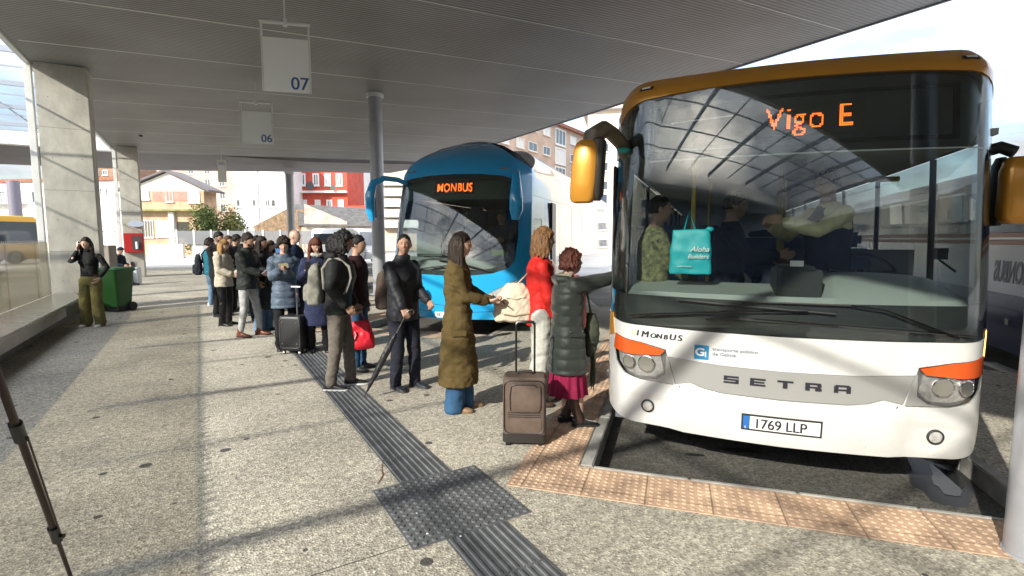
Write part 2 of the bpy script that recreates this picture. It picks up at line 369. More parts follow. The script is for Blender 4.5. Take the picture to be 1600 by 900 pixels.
# ---------------------------------------------------------------- canopy
XL, XR, ZL, TILT = -2.9, 12.2, 5.4, .045
def cz(x): return ZL+TILT*(x-XL)
def ceil_mat():
    m = bpy.data.materials.new('slatted_soffit'); m.use_nodes = True; t = m.node_tree; b = t.nodes['Principled BSDF']; n_ = t.nodes.new; l = t.links.new
    tc = n_('ShaderNodeTexCoord'); wv = n_('ShaderNodeTexWave'); wv.wave_type = 'BANDS'; wv.bands_direction = 'Y'; wv.inputs['Scale'].default_value = 3.6; wv.inputs['Distortion'].default_value = 0
    l(tc.outputs['Object'], wv.inputs['Vector'])
    r = n_('ShaderNodeValToRGB'); r.color_ramp.elements[0].position = .15; r.color_ramp.elements[0].color = (.19, .19, .185, 1); r.color_ramp.elements[1].position = .5; r.color_ramp.elements[1].color = (.29, .285, .275, 1)
    l(wv.outputs[0], r.inputs[0])
    n1 = n_('ShaderNodeTexNoise'); n1.inputs['Scale'].default_value = .5; n1.inputs['Detail'].default_value = 4; l(tc.outputs['Object'], n1.inputs['Vector'])
    r1 = n_('ShaderNodeValToRGB'); r1.color_ramp.elements[0].position = .3; r1.color_ramp.elements[0].color = (.8, .78, .75, 1); r1.color_ramp.elements[1].position = .7; r1.color_ramp.elements[1].color = (1.08, 1.08, 1.1, 1); l(n1.outputs[0], r1.inputs[0])
    mm = n_('ShaderNodeMix'); mm.data_type = 'RGBA'; mm.blend_type = 'MULTIPLY'; mm.inputs[0].default_value = 1; l(r.outputs[0], mm.inputs[6]); l(r1.outputs[0], mm.inputs[7])
    l(mm.outputs[2], b.inputs['Base Color']); b.inputs['Roughness'].default_value = .55; b.inputs['Metallic'].default_value = .1
    bp = n_('ShaderNodeBump'); bp.inputs['Strength'].default_value = .6; bp.inputs['Distance'].default_value = .02; l(wv.outputs[0], bp.inputs['Height']); l(bp.outputs[0], b.inputs['Normal'])
    return m
M['soffit'] = ceil_mat()
seam = mat('soffit_seam', (.85, .85, .8), .5)
CY0, CY1 = -16, 29.0
canopy = empty('canopy', (XL, 10, ZL), 0, 'huge grey slatted station roof sheltering the queue and both buses', 'canopy')
canopy.location = (0, 0, 0)
b = MB(); vs = []
for z_ in (0, .55):
    for (x, y) in ((XL, CY0), (XR, CY0), (XR, CY1), (XL, CY1)): vs.append((x, y, cz(x)+z_))
b.add(vs, [(0, 3, 2, 1), (4, 5, 6, 7), (0, 1, 5, 4), (1, 2, 6, 5), (2, 3, 7, 6), (3, 0, 4, 7)]); b.build('soffit', M['soffit'], canopy)
b = MB()   # light joint strips between the panels, 2.45 m apart, sun-bleached edge trims
y = -1.0
while y < CY1:
    x0 = XL+.05+random.random()*1.5*(y > 0)
    b.add([(x0, y-.014, cz(x0)-.004), (XR-.1, y-.014, cz(XR-.1)-.004), (XR-.1, y+.014, cz(XR-.1)-.004), (x0, y+.014, cz(x0)-.004)], [(0, 1, 2, 3)])
    y += 2.45
b.build('panel_seam', seam, canopy)
fas = mat('roof_fascia', (.30, .31, .34), .5)
b = MB(); b.add([(XR+.002, CY0, cz(XR)-.03), (XR+.05, CY0, cz(XR)-.03), (XR+.05, CY0, cz(XR)+.6), (XR+.002, CY0, cz(XR)+.6), (XR+.002, CY1, cz(XR)-.03), (XR+.05, CY1, cz(XR)-.03), (XR+.05, CY1, cz(XR)+.6), (XR+.002, CY1, cz(XR)+.6)],
              [(0, 3, 2, 1), (4, 5, 6, 7), (0, 1, 5, 4), (1, 2, 6, 5), (2, 3, 7, 6), (3, 0, 4, 7)])
b.build('fascia', fas, canopy)
b = MB(); b.box(XL-.09, XL-.002, CY0, 27.6, ZL-.05, ZL+.55); b.build('edge_beam', M['whitesteel'], canopy)
# second roof behind, a shade lower, and the roof left of the glazed strip
can2 = empty('rear_canopy', (0, 0, 0), 0, 'darker roof strip beyond the main canopy at the far end of the station', 'canopy')
b = MB(); b.add([(-14, 27.9, 5.36), (5.2, 29.3, 5.62), (12.2, 29.3, 5.95), (11, 34.0, 5.9), (-2, 36, 5.45), (-26, 38.5, 5.3), (-30, 28, 5.3)][:7], [(0, 6, 5, 4, 3, 2, 1)])
b.v = b.v; n = 7; lo = list(b.v); b.add([(x, y, z+.45) for x, y, z in lo], [tuple(range(7))]);
base = 0
b.add([], [])
for i in range(7): b.f.append((i, (i+1) % 7, 7+(i+1) % 7, 7+i)); b.m.append(0)
b.build('soffit', mat('dark_soffit', (.13, .115, .115), .6, var=.2, vs=1), can2)
b = MB(); b.box(-36, -14.2, CY0, 26, 5.4, 5.9); o = b.build('hall_roof', M['soffit']); tag(o, 'flat roof on the far side of the glazed strip', 'roof')
# glazed strip between the two roofs
sk = empty('skylight', (0, 0, 0), 0, 'glazed roof strip with steel beams beside the left edge of the canopy', 'skylight')
b = MB(); bt = MB()
y = CY0+.4
while y < 27:
    nb_ = nb_+1 if y > CY0+.5 else 0; tk = .032 if nb_ % 2 else .012
    b.box(-10.6, -2.995, y-tk, y+tk, 5.54 if nb_ % 2 else 5.62, 5.66); y += 1.62
b.build('beam', M['beam'], sk)
for i in range(1, 4):
    x = -10.6+7.6*i/4; bt.box(x-.02, x+.02, CY0, 27.4, 5.69, 5.72)
bt.build('purlin', M['beam'], sk)
b = MB(); b.add([(-10.6, CY0, 5.735), (-2.995, CY0, 5.735), (-2.995, 27.4, 5.735), (-10.6, 27.4, 5.735)], [(0, 1, 2, 3)]); b.build('pane', glass('roof_glass', (.90, .93, .96), .04, 0, diff=.04, dcol=(.8, .85, .9)), sk)
for x0_, x1_, df in (*[(-10.61-.45*(k_+1), -10.612-.45*k_, .15+.10*k_) for k_ in range(8)],):  # unseen panes added in denser steps to soften the sunlight's edge on the ground
    b = MB(); b.add([(x0_, CY0, 5.735), (x1_, CY0, 5.735), (x1_, 27.4, 5.735), (x0_, 27.4, 5.735)], [(0, 1, 2, 3)]); b.build('light_softening_pane', glass('light_softening_glass', (.90, .92, .94), .03, 0, diff=df, dcol=(.8, .82, .85)), sk)
b = MB(); b.box(-10.7, -2.9, 27.45, 27.85, 5.25, 5.75); b.build('end_beam', M['whitesteel'], sk)
# columns
def col_conc(x0, x1, y0, y1, z1, label):
    r = empty('concrete_column', ((x0+x1)/2, (y0+y1)/2, 0), 0, label, 'column', 'concrete columns')
    b = MB(); b.box(x0-r.location.x, x1-r.location.x, y0-r.location.y, y1-r.location.y, 0, z1-.004); b.build('shaft', M['column'], r, bevel=.012)
    b = MB()
    for zj in (1.35, 2.7, 4.05): b.box(x0-r.location.x+.02, x1-r.location.x-.02, y0-r.location.y-.0015, y0-r.location.y+.001, zj, zj+.008)
    for zj in (.7, 2.05, 3.4, 4.7):
        for xx in (x0+.2, x1-.2): b.tube([(xx-r.location.x, y0-r.location.y-.0012, zj), (xx-r.location.x, y0-r.location.y+.004, zj)], .012, 10)
    b.build('formwork_marks', mat('formwork_mark', (.20, .19, .17), .9), r)
    b = MB(); b.box(x0-.17-r.location.x, x0-.045-r.location.x, y0+.02-r.location.y, y0+.14-r.location.y, 0, 5.34); b.build('steel_post', M['whitesteel'], r, bevel=.01)
    return r
C1 = col_conc(-2.85, -1.95, 15.15, 15.75, 5.42, 'wide concrete column behind the woman on the phone')
C2 = col_conc(-2.70, -2.02, 27.05, 27.75, 5.42, 'concrete column behind the green bin carrying a red extinguisher box')
for i_, (x_, y_, r_, label) in enumerate(((4.50, 15.1, .19, 'thick round grey steel pole left of the blue bus'), (4.7, 33.0, .22, 'round steel pole rising behind the bald man'),
                       (gp(1606, 868).x, gp(1606, 868).y, .10, 'round steel pole in the right foreground at the bay corner'))):
    p = empty('steel_pole', (x_, y_, 0), 0, label, 'pole', 'steel poles')
    top = cz(x_)-.01 if y_ < 29 else 5.45
    b = MB(); b.tube([(0, 0, 0), (0, 0, top-.1)], r_, 28); b.build('shaft', M['greysteel'], p, smooth=True)
    b = MB(); b.tube([(0, 0, top-.099), (0, 0, top)], r_*1.25, 24); b.build('collar', M['whitesteel'], p, smooth=True)
    b = MB(); b.tube([(0, 0, 0), (0, 0, .02)], r_*(1.5 if i_ < 2 else 1.08), 24); b.build('foot_plate', M['greysteel'], p, smooth=True)
pp = at(28, 42); p = empty('steel_pole', (pp.x, pp.y, ROADZ), 0, 'dark purple-grey round pole at the far left', 'pole', 'steel poles')
b = MB(); b.tube([(0, 0, 0), (0, 0, 6.3)], .42, 20); b.build('shaft', mat('dark_pole', (.16, .15, .19), .4), p, smooth=True)
# hanging bay signs
def sign(px, py0, py1, wpx, z_top, label, txt, facing):
    # top of frame hangs from the soffit at world height z_top
    c = gp(px, py0, z_top); d = (c-Vector((0, 0, CAM_H))).dot(Vector((FW.x*math.cos(PITCH), FW.y*math.cos(PITCH), -math.sin(PITCH))))
    wd = wpx*d/FPX/abs(math.cos(facing)); h = (py1-py0)*d/FPX
    r = empty('bay_sign', c, -PSI+facing, label, 'sign', 'hanging bay signs')
    ph = h*.78
    b = MB(); b.box(-wd/2, wd/2, -.012, .012, -h, -h+ph); b.build('panel', mat('sign_panel', (.85, .85, .82), .5), r, bevel=.003)
    b = MB(); b.box(-wd/2-.01, -wd/2+.018, -.018, .018, -h, 0); b.box(wd/2-.018, wd/2+.01, -.018, .018, -h, 0); b.tube([(-wd/2-.02, 0, 0), (wd/2+.02, 0, 0)], .03, 10); b.tube([(0, 0, -.05), (0, 0, .06)], .035, 8)
    b.tube([(0, 0, 0), (0, 0, cz(c.x)-z_top)], .012, 8)
    b.build('hanger_frame', M['whitesteel'], r)
    if txt:
        mt_ = mat('sign_blue', (.02, .09, .28), .5)
        for kx in (0, .006): o = text(txt, h*.26, mt_, r); o.location = (wd*.46-o['tw']+kx, -.014-kx*.2, -h+h*.045)
    return r
def text(s, size, m, parent, bold=0, sx=1.0, name='lettering', extr=.0015, spacing=1.0, shear=0):
    c = bpy.data.curves.new(name, 'FONT'); c.body = s; c.size = size; c.extrude = extr; c.offset = bold; c.space_character = spacing; c.shear = shear
    t_ = bpy.data.objects.new(name, c); COL.objects.link(t_); dg = bpy.context.evaluated_depsgraph_get()
    me = bpy.data.meshes.new_from_object(t_.evaluated_get(dg)); bpy.data.objects.remove(t_); bpy.data.curves.remove(c)
    for v in me.vertices: x, y, z = v.co; v.co = (x*sx, -z, y)
    xs = [v.co.x for v in me.vertices]; ys = [v.co.z for v in me.vertices]
    o = bpy.data.objects.new(name, me); COL.objects.link(o); me.materials.clear(); me.materials.append(m)
    if parent: o.parent = parent
    o['tw'] = max(xs); o['th'] = max(ys)
    return o
sign(445, 36, 141, 68, 5.05, 'large hanging panel reading 07 near the camera', '07', R(14))
sign(400, 160, 223, 44, 5.05, 'hanging panel reading 06 below and beyond the 07 one', '06', R(14))
sign(346, 251, 284, 11, 5.05, 'small blank hanging panel furthest down the platform', '', R(12))
cc = gp(220, 211, 5.44); r = empty('dome_camera', cc, 0, 'small white domed camera on the grey soffit', 'camera')
b = MB(); b.tube([(0, 0, .06), (0, 0, 0)], .10, 16); b.build('housing', M['white'], r, smooth=True)
b = MB(); b.ball((0, 0, 0), .075, nu=14, nv=8); b.build('dome', M['black'], r, smooth=True)
# bench and bronze screen at the left, made see-through to let sunlight onto the paving
bn = empty('bench', (-2.1, 9, 0), 0, 'long low stone bench with a steel front rail below the brown screen', 'bench')
b = MB(); b.prism([(-.64, -14), (0, -14), (0, 4.5), (-.35, 6.12), (-.64, 6.12)], .41, .455); b.build('seat', M['bench'], bn, bevel=.006)
b = MB(); b.box(-.10, -.075, -14, 3.5, .20, .408); b.build('front_rail', M['sheet'], bn, bevel=.004)
b = MB(); b.box(-.64, -.25, -14, 6.05, 0, .405); b.build('plinth', mat('bench_plinth', (.16, .155, .14), .8, var=.3, vs=3), bn)
b = MB(); b.box(-.0749, -.070, -1.35, -1.2, .26, .33); b.build('socket_plate', M['black'], bn)
gl = empty('screen_panel', (-2.76, 9, 0), 0, 'bronze see-through screen with a slotted top rail behind the bench', 'screen')
b = MB()
for i in range(11): b.box(-.012, .012, -14+i*1.86, -14+(i+1)*1.86-.006 if i < 10 else 5.6, .457, 1.55)
b.build('panel', glass('bronze_panel', (.90, .86, .76), .05, 1.0, rough=.12, diff=.22, dcol=(.27, .24, .17)), gl)
b = MB(); b.box(-.009, .009, -14, 5.6, 1.552, 1.562)
for i in range(190): b.box(-.003, .003, -14+i*.103, -14+i*.103+.022, 1.563, 1.60)
b.build('rail', M['sheet'], gl)
# ---------------------------------------------------------------- buses
class Body:
    """bus skin: s runs along the plan outline from the middle of the nose (negative = door side), z is height"""
    def __init__(s, W, L, k1, k2, c0, exps, wfun, rfun):
        s.W, s.L, s.wf, s.rf = W, L, wfun, rfun
        xs = [i/400.0*W for i in range(401)]
        ys = [k1*(x/W)**2+k2*max(0, (x/W-c0)/(1-c0))**exps for x in xs]
        s.pts = [(0.0, xs[0], ys[0])]
        for i in range(1, 401):
            s.pts.append((s.pts[-1][0]+math.hypot(xs[i]-xs[i-1], ys[i]-ys[i-1]), xs[i], ys[i]))
        s.sf = s.pts[-1][0]; s.yf = ys[-1]; s.smax = s.sf+L-s.yf
    def plan(s, q):
        a = abs(q)
        if a >= s.sf: x, y = s.W, s.yf+(a-s.sf)
        else:
            lo, hi = 0, 400
            while hi-lo > 1:
                m = (lo+hi)//2
                if s.pts[m][0] <= a: lo = m
                else: hi = m
            p, r = s.pts[lo], s.pts[hi]; t = (a-p[0])/max(1e-9, r[0]-p[0]); x = p[1]+(r[1]-p[1])*t; y = p[2]+(r[2]-p[2])*t
        return math.copysign(x, q), y
    def sx(s, x):
        a = abs(x); best = min(s.pts, key=lambda p: abs(p[1]-a)); return math.copysign(best[0], x)
    def base(s, q, z):
        x, y = s.plan(q); f = max(0.0, 1-max(0, y-s.yf*.6)/2.5)
        return Vector((x*s.wf(z), y+s.rf(z)*f, z))
    def P(s, q, z, off=0):
        p = s.base(q, z)
        if off:
            e = .004; n = (s.base(q+e, z)-s.base(q-e, z)).cross(s.base(q, z+e)-s.base(q, z-e)).normalized()
            p = p+n*off
        return p
    def patch(s, name, outline, m, parent, off=0, thick=.012, step=.07, rim=True, smooth=True, holes=(), build=True, b=None, mi=0, bow=None):
        def dens(o):
            r = []
            for i in range(len(o)):
                a, c = o[i], o[(i+1) % len(o)]; n = max(1, int(math.hypot(c[0]-a[0], c[1]-a[1])/step+.5))
                r += [(a[0]+(c[0]-a[0])*j/n, a[1]+(c[1]-a[1])*j/n) for j in range(n)]
            return r
        loops = [dens(outline)]+[dens(h) for h in holes]
        vs = []; es = []
        for lp in loops:
            b0 = len(vs); vs += lp; es += [(b0+i, b0+(i+1) % len(lp)) for i in range(len(lp))]
        def inside(p, lp):
            c = False; j = len(lp)-1
            for i in range(len(lp)):
                if (lp[i][1] > p[1]) != (lp[j][1] > p[1]) and p[0] < (lp[j][0]-lp[i][0])*(p[1]-lp[i][1])/(lp[j][1]-lp[i][1])+lp[i][0]: c = not c
                j = i
            return c
        x0 = min(v[0] for v in loops[0]); x1 = max(v[0] for v in loops[0]); z0 = min(v[1] for v in loops[0]); z1 = max(v[1] for v in loops[0])
        nx, nz = int((x1-x0)/step), int((z1-z0)/step); bd = list(vs)
        for i in range(1, nx+1):
            for j in range(1, nz+1):
                p = (x0+(x1-x0)*i/(nx+1), z0+(z1-z0)*j/(nz+1))
                if inside(p, loops[0]) and not any(inside(p, h) for h in loops[1:]):
                    if min((p[0]-q[0])**2+(p[1]-q[1])**2 for q in bd) > (step*.35)**2: vs.append(p)
        V, E_, F_, *_ = geometry.delaunay_2d_cdt([Vector(v) for v in vs], es, [], 0, 1e-5)
        F2 = []
        for f in F_:
            c = (sum(V[i].x for i in f)/len(f), sum(V[i].y for i in f)/len(f))
            if inside(c, loops[0]) and not any(inside(c, h) for h in loops[1:]): F2.append(tuple(f))
        out3 = [s.P(v.x, v.y, off+(bow(v.x, v.y) if bow else 0)) for v in V]
        b = b or MB(); n = len(V)
        if thick and rim:
            in3 = [s.P(v.x, v.y, off-thick) for v in V]
            cnt = {}
            for f in F2:
                for i in range(len(f)):
                    a, c = f[i], f[(i+1) % len(f)]; cnt[(a, c)] = 1
            fs = [f for f in F2]+[tuple(n+i for i in reversed(f)) for f in F2]
            fs += [(c, a, n+a, n+c) for (a, c) in cnt if (c, a) not in cnt]
            b.add(out3+in3, fs, mi)
        else: b.add(out3, F2, mi)
        if not build: return b
        return b.build(name, m, parent, smooth=smooth)
    def wrap(s, o, q0, z0, off):
        for v in o.data.vertices:
            x, y, z = v.co; v.co = s.P(q0+x, z0+z, off-y)
        return o
def rect(a, b, c, d, r=0, n=5):
    if not r: return [(a, c), (b, c), (b, d), (a, d)]
    o = []
    for cx, cy, t in ((b-r, d-r, 0), (a+r, d-r, 90), (a+r, c+r, 180), (b-r, c+r, 270)):
        for i in range(n+1):
            g = R(t+90*i/n); o.append((cx+r*math.cos(g), cy+r*math.sin(g)))
    return o
def led(body, s, height, q0, z0, off, m, parent, bold=.02, sx=1.0, rows=12, name='led_text', fill=.40):
    t = text(s, 1.0, m, None, bold=bold, sx=sx, spacing=1.08); me = t.data; th = t['th']; tw = t['tw']
    k = height/.73; cell = .73/rows; bvh_f = [[(me.vertices[i].co.x, me.vertices[i].co.z) for i in p.vertices] for p in me.polygons if abs(p.normal.y) > .9]
    b = MB(); x = 0
    while x < tw+cell:
        z = -.25
        while z < .80:
            hit = False
            for f in bvh_f:
                c = False; j = len(f)-1
                for i in range(len(f)):
                    if (f[i][1] > z) != (f[j][1] > z) and x < (f[j][0]-f[i][0])*(z-f[i][1])/(f[j][1]-f[i][1])+f[i][0]: c = not c
                    j = i
                if c: hit = True; break
            if hit:
                d = cell*k*fill; X = q0+x*k; Z = z0+z*k
                b.add([body.P(X+u*d, Z+v*d, off) for u, v in ((-1, -1), (1, -1), (1, 1), (-1, 1))], [(0, 1, 2, 3)])
            z += cell
        x += cell
    bpy.data.objects.remove(t)
    return b.build(name, m, parent)

paintw = mat('bus_white', (.60, .60, .585), .24, coat=.5, var=.10, vs=3.5, bump=.02, bs=4)
def grime(m):   # insects and dried road spray, denser towards the bumper
    t = m.node_tree; bs = t.nodes['Principled BSDF']; src = bs.inputs['Base Color'].links[0].from_socket; n_ = t.nodes.new; l = t.links.new
    tc = n_('ShaderNodeTexCoord'); nz = n_('ShaderNodeTexNoise'); nz.inputs['Scale'].default_value = 38; nz.inputs['Detail'].default_value = 6; nz.inputs['Roughness'].default_value = .75; l(tc.outputs['Object'], nz.inputs['Vector'])
    sp = n_('ShaderNodeSeparateXYZ'); l(tc.outputs['Object'], sp.inputs[0]); mr = n_('ShaderNodeMapRange'); mr.inputs[1].default_value = .35; mr.inputs[2].default_value = 1.2; mr.inputs[3].default_value = .40; mr.inputs[4].default_value = .30; l(sp.outputs[2], mr.inputs[0])
    ls = n_('ShaderNodeMath'); ls.operation = 'SUBTRACT'; l(mr.outputs[0], ls.inputs[0]); l(nz.outputs[0], ls.inputs[1]); ml = n_('ShaderNodeMath'); ml.operation = 'MULTIPLY'; ml.inputs[1].default_value = 7; ml.use_clamp = True; l(ls.outputs[0], ml.inputs[0])
    k = n_('ShaderNodeMix'); k.data_type = 'RGBA'; l(ml.outputs[0], k.inputs[0]); l(src, k.inputs[6]); k.inputs[7].default_value = (.30, .27, .22, 1); l(k.outputs[2], bs.inputs['Base Color'])
grime(paintw)
silver = mat('bus_silver', (.44, .44, .43), .3, metal=.5, coat=.4)
orangep = mat('bus_orange', (.64, .29, .035), .3, metal=.35, coat=.4, var=.06, vs=3)
blackg = mat('black_gloss', (.008, .008, .009), .12)
blackm = mat('black_matt', (.018, .018, .018), .55)
amber = mat('amber_lens', (.60, .085, .012), .15, coat=.8)
lens = mat('lamp_reflector', (.80, .80, .78), .2, metal=.5, var=.35, vs=26, bump=.5, bs=30)
lensglass = glass('lamp_glass', (.92, .92, .92), .06, 1.0)
wsglass = glass('windscreen', (.86, .90, .89), .02, 1.05)
sideglass = glass('side_window', (.80, .83, .84), .05, 1.3)
ledm = mat('led_orange', (.4, .1, .02), .5, emit=(1.0, .13, .014), es=1.6)
inter = mat('bus_interior', (.40, .42, .42), .6); interd = mat('bus_interior_dark', (.10, .11, .13), .6)
dash = mat('dashboard', (.27, .29, .27), .5); seatm = mat('seat_fabric', (.06, .085, .17), .9)
textk = mat('black_letters', (.02, .02, .03), .35)

def wf_w(z): return 1.0 if z < 1.1 else 1-.034*((z-1.1)/1.6)**1.3-(.0 if z < 2.66 else .35*(z-2.66)**1.5)
def rf_w(z): return (0.03*((.45-z)/.2)**2 if z < .45 else 0)+(0 if z < 1.05 else .058*(z-1.05))+(0 if z < 2.68 else 3.2*(z-2.68)**1.6)
WB = Body(1.275, 12.0, .16, .45, .75, 2.6, wf_w, rf_w)
wb = empty('white_bus', (3.297, 1.992, ROADZ), -R(51.5), 'white low bus with orange roof edge and amber Vigo E display', 'bus')
H0 = -ROADZ     # heights below were measured from the platform
def zz(z): return z+H0
WBo = Body(1.275, 12.0, .16, .45, .75, 2.6, lambda z: wf_w(z-H0), lambda z: rf_w(z-H0))
B_ = WBo; sx = B_.sx
TOP = 2.69
SM = B_.smax; se = sx(1.22)
# lower nose: white above the crease, silver grille band, bumper
sil = [(sx(-.745), zz(.795)), (sx(-.69), zz(.60)), (-.58, zz(.622)), (-.50, zz(.59)), (-.38, zz(.573)), (0, zz(.566)), (.38, zz(.573)), (.50, zz(.59)), (.58, zz(.622)), (sx(.69), zz(.60)), (sx(.745), zz(.795)), (.4, zz(.77)), (0, zz(.762)), (-.4, zz(.77))]
hlL = lambda f: [(f*sx(.76), zz(.845)), (f*sx(.95), zz(.885)), (f*sx(1.16), zz(.915)), (f*sx(1.175), zz(.80)), (f*sx(1.15), zz(.70)), (f*sx(1.06), zz(.63)), (f*sx(.94), zz(.60)), (f*sx(.70), zz(.592))]
nose = [(-se, zz(.29)), (-1.0, zz(.262)), (0, zz(.25)), (1.0, zz(.262)), (se, zz(.29)), (se, zz(1.03)), (sx(1.1), zz(1.012)), (.6, zz(1.0)), (0, zz(.995)), (-.6, zz(1.0)), (-sx(1.1), zz(1.012)), (-se, zz(1.03))]
def ins(pl, d):
    cx = sum(p[0] for p in pl)/len(pl); cy = sum(p[1] for p in pl)/len(pl)
    return [(p[0]+math.copysign(min(d, abs(p[0]-cx)), p[0]-cx), p[1]+math.copysign(min(d, abs(p[1]-cy)), p[1]-cy)) for p in pl]
def bow_n(q, z):
    z -= H0; v = 0
    if z < .58: v += .022*min(1, (.60-z)/.06)*(1-max(0, (abs(q)-.62)/.12) if abs(q) < .74 else 0)
    v -= .016*math.exp(-((abs(q)-.89)/.17)**4-((z-.405)/.075)**4)
    v -= .012*math.exp(-(q/.36)**6-((z-.395)/.085)**6)
    return v
body = B_.patch('front_panel', nose, paintw, wb, step=.035, holes=[sil, hlL(1), hlL(-1)], bow=bow_n)
B_.patch('grille_panel', [(x*.995, (z-zz(.68))*.965+zz(.68)) for x, z in sil], silver, wb, off=-.004, step=.05)
g = MB()   # shut lines: thin dark strips laid 1.5 mm proud
def seamline(body, pts, wd, off=.0015, b=None):
    b = b or MB(); vs = []
    dp = []
    for i in range(len(pts)-1):
        a, c = pts[i], pts[i+1]; n = max(1, int(math.hypot(a[0]-c[0], a[1]-c[1])/.04))
        dp += [(a[0]+(c[0]-a[0])*j/n, a[1]+(c[1]-a[1])*j/n) for j in range(n)]
    dp.append(pts[-1])
    for i, p in enumerate(dp):
        q = dp[min(i+1, len(dp)-1)]; r = dp[max(i-1, 0)]; t = Vector((q[0]-r[0], q[1]-r[1])).normalized(); nrm = (-t.y*wd/2, t.x*wd/2)
        vs += [body.P(p[0]-nrm[0], p[1]-nrm[1], off), body.P(p[0]+nrm[0], p[1]+nrm[1], off)]
    b.add(vs, [(2*i, 2*i+2, 2*i+3, 2*i+1) for i in range(len(dp)-1)]); return b
for f in (1, -1):
    seamline(B_, [(f*.66, zz(.592)), (f*.60, zz(.45)), (f*.535, zz(.262))], .006, .004, g)
g.build('shut_line', blackm, wb)
# headlights
for f in (-1, 1):
    hl = B_.patch('headlight', ins(hlL(f), -.004), mat('lamp_body', (.30, .30, .30), .3, metal=.5), wb, off=-.035, step=.04)
    refl = [(f*sx(.80), zz(.80)), (f*sx(1.15), zz(.80)), (f*sx(1.13), zz(.70)), (f*sx(1.04), zz(.645)), (f*sx(.94), zz(.622)), (f*sx(.83), zz(.628)), (f*sx(.775), zz(.68))]
    B_.patch('reflector', refl, lens, hl, off=-.022, step=.03, bow=lambda q, z: -.006*abs(math.sin(q*24)))
    for cq, rr in ((.90, .062), (1.03, .052)):
        o_ = MB(); c = B_.P(f*sx(cq), zz(.725), -.006); n_ = (B_.P(f*sx(cq), zz(.725), .03)-c).normalized(); Mt = n_.to_track_quat('Z', 'Y').to_matrix().to_4x4(); Mt.translation = c
        rgs = []
        for r_, h_ in ((rr, .008), (rr*.9, .010), (rr*.75, -.008), (rr*.3, -.02), (rr*.28, .0), (rr*.05, .004)):
            rgs.append([Mt@Vector((r_*math.cos(a*math.pi/10), r_*math.sin(a*math.pi/10), h_)) for a in range(20)])
        o_.loft(rgs); o_.build('bulb_bowl', M['chrome'], hl, smooth=True)
    B_.patch('lens', ins(hlL(f), -.006), lensglass, hl, off=0, thick=.003, step=.05)
    am = [(f*sx(.765), zz(.838)), (f*sx(.95), zz(.880)), (f*sx(1.155), zz(.910)), (f*sx(1.17), zz(.79)), (f*sx(1.0), zz(.785)), (f*sx(.80), zz(.80))]
    B_.patch('indicator', am, amber, hl, off=.003, thick=.01, step=.04)
    wing = [(f*sx(.695), zz(.597)), (f*sx(.742), zz(.80)), (f*sx(.755), zz(.80)), (f*sx(.76), zz(.66)), (f*sx(.82), zz(.615)), (f*sx(.90), zz(.604))]
    B_.patch('corner_insert', wing, silver, hl, off=.002, thick=.006, step=.04)
    # fog lamp
    c = B_.P(f*.885, zz(.405), -.010); n_ = (B_.P(f*.885, zz(.405), .1)-c).normalized(); Mt = n_.to_track_quat('Z', 'Y').to_matrix().to_4x4(); Mt.translation = c
    b = MB(); b.loft([[Mt@Vector((r_*math.cos(a*math.pi/12), r_*math.sin(a*math.pi/12), h_)) for a in range(24)] for r_, h_ in ((.048, -.01), (.048, .010), (.040, .014), (.038, .004))]); fo = b.build('fog_lamp', blackm, wb, smooth=True)
    b = MB(); b.loft([[Mt@Vector((r_*math.cos(a*math.pi/12), r_*math.sin(a*math.pi/12), h_)) for a in range(24)] for r_, h_ in ((.0375, .004), (.037, .008), (.025, .011), (.002, .013))]); b.build('lens', lens, fo, smooth=True)
# windscreen with black printed borders
wsL = se
ws = [(-wsL, zz(1.034)), (-sx(1.1), zz(1.016)), (-.6, zz(1.004)), (0, zz(.999)), (.6, zz(1.004)), (sx(1.1), zz(1.016)), (wsL, zz(1.034)), (wsL, zz(2.50)), (sx(1.15), zz(2.60)), (sx(1.0), zz(2.645)), (.5, zz(2.675)), (0, zz(2.682)), (-.5, zz(2.675)), (-sx(1.0), zz(2.645)), (-sx(1.15), zz(2.60)), (-wsL, zz(2.50))]
B_.patch('windscreen', ws, wsglass, wb, off=0, thick=.006, step=.09)
low = [(-wsL, zz(1.036)), (-sx(1.1), zz(1.018)), (-.6, zz(1.006)), (0, zz(1.001)), (.6, zz(1.006)), (sx(1.1), zz(1.018)), (wsL, zz(1.036)), (wsL, zz(1.25)), (sx(1.1), zz(1.235)), (0, zz(1.225)), (-sx(1.1), zz(1.235)), (-wsL, zz(1.25))]
B_.patch('lower_band', low, blackm, wb, off=-.012, thick=.01, step=.09)
for f in (-1, 1):
    B_.patch('pillar', [(f*sx(1.155), zz(1.252)), (f*wsL, zz(1.252)), (f*wsL, zz(2.5)), (f*sx(1.155), zz(2.5))], blackm, wb, off=-.012, thick=.05, step=.1)
hdr = [(-wsL, zz(2.50)), (-wsL, zz(2.47)), (-sx(1.0), zz(2.23)), (-.5, zz(2.21)), (.5, zz(2.205)), (sx(1.0), zz(2.20)), (wsL, zz(2.47)), (wsL, zz(2.50)), (sx(1.15), zz(2.60)), (sx(1.0), zz(2.645)), (.5, zz(2.675)), (0, zz(2.682)), (-.5, zz(2.675)), (-sx(1.0), zz(2.645)), (-sx(1.15), zz(2.60))]
hd = B_.patch('header_panel', hdr, mat('header_dark', (.022, .024, .026), .35), wb, off=-.05, thick=.02, step=.1)
B_.patch('header_frame', [(-.98, zz(2.27)), (.96, zz(2.26)), (.96, zz(2.60)), (-.98, zz(2.60))], blackg, hd, off=-.046, thick=.004, step=.1, holes=[rect(-.93, .92, zz(2.29), zz(2.575))])
dsp = B_.patch('destination_display', rect(-.365, .42, zz(2.325), zz(2.525)), mat('display_back', (.022, .02, .012), .4), wb, off=-.03, thick=.015, step=.1)
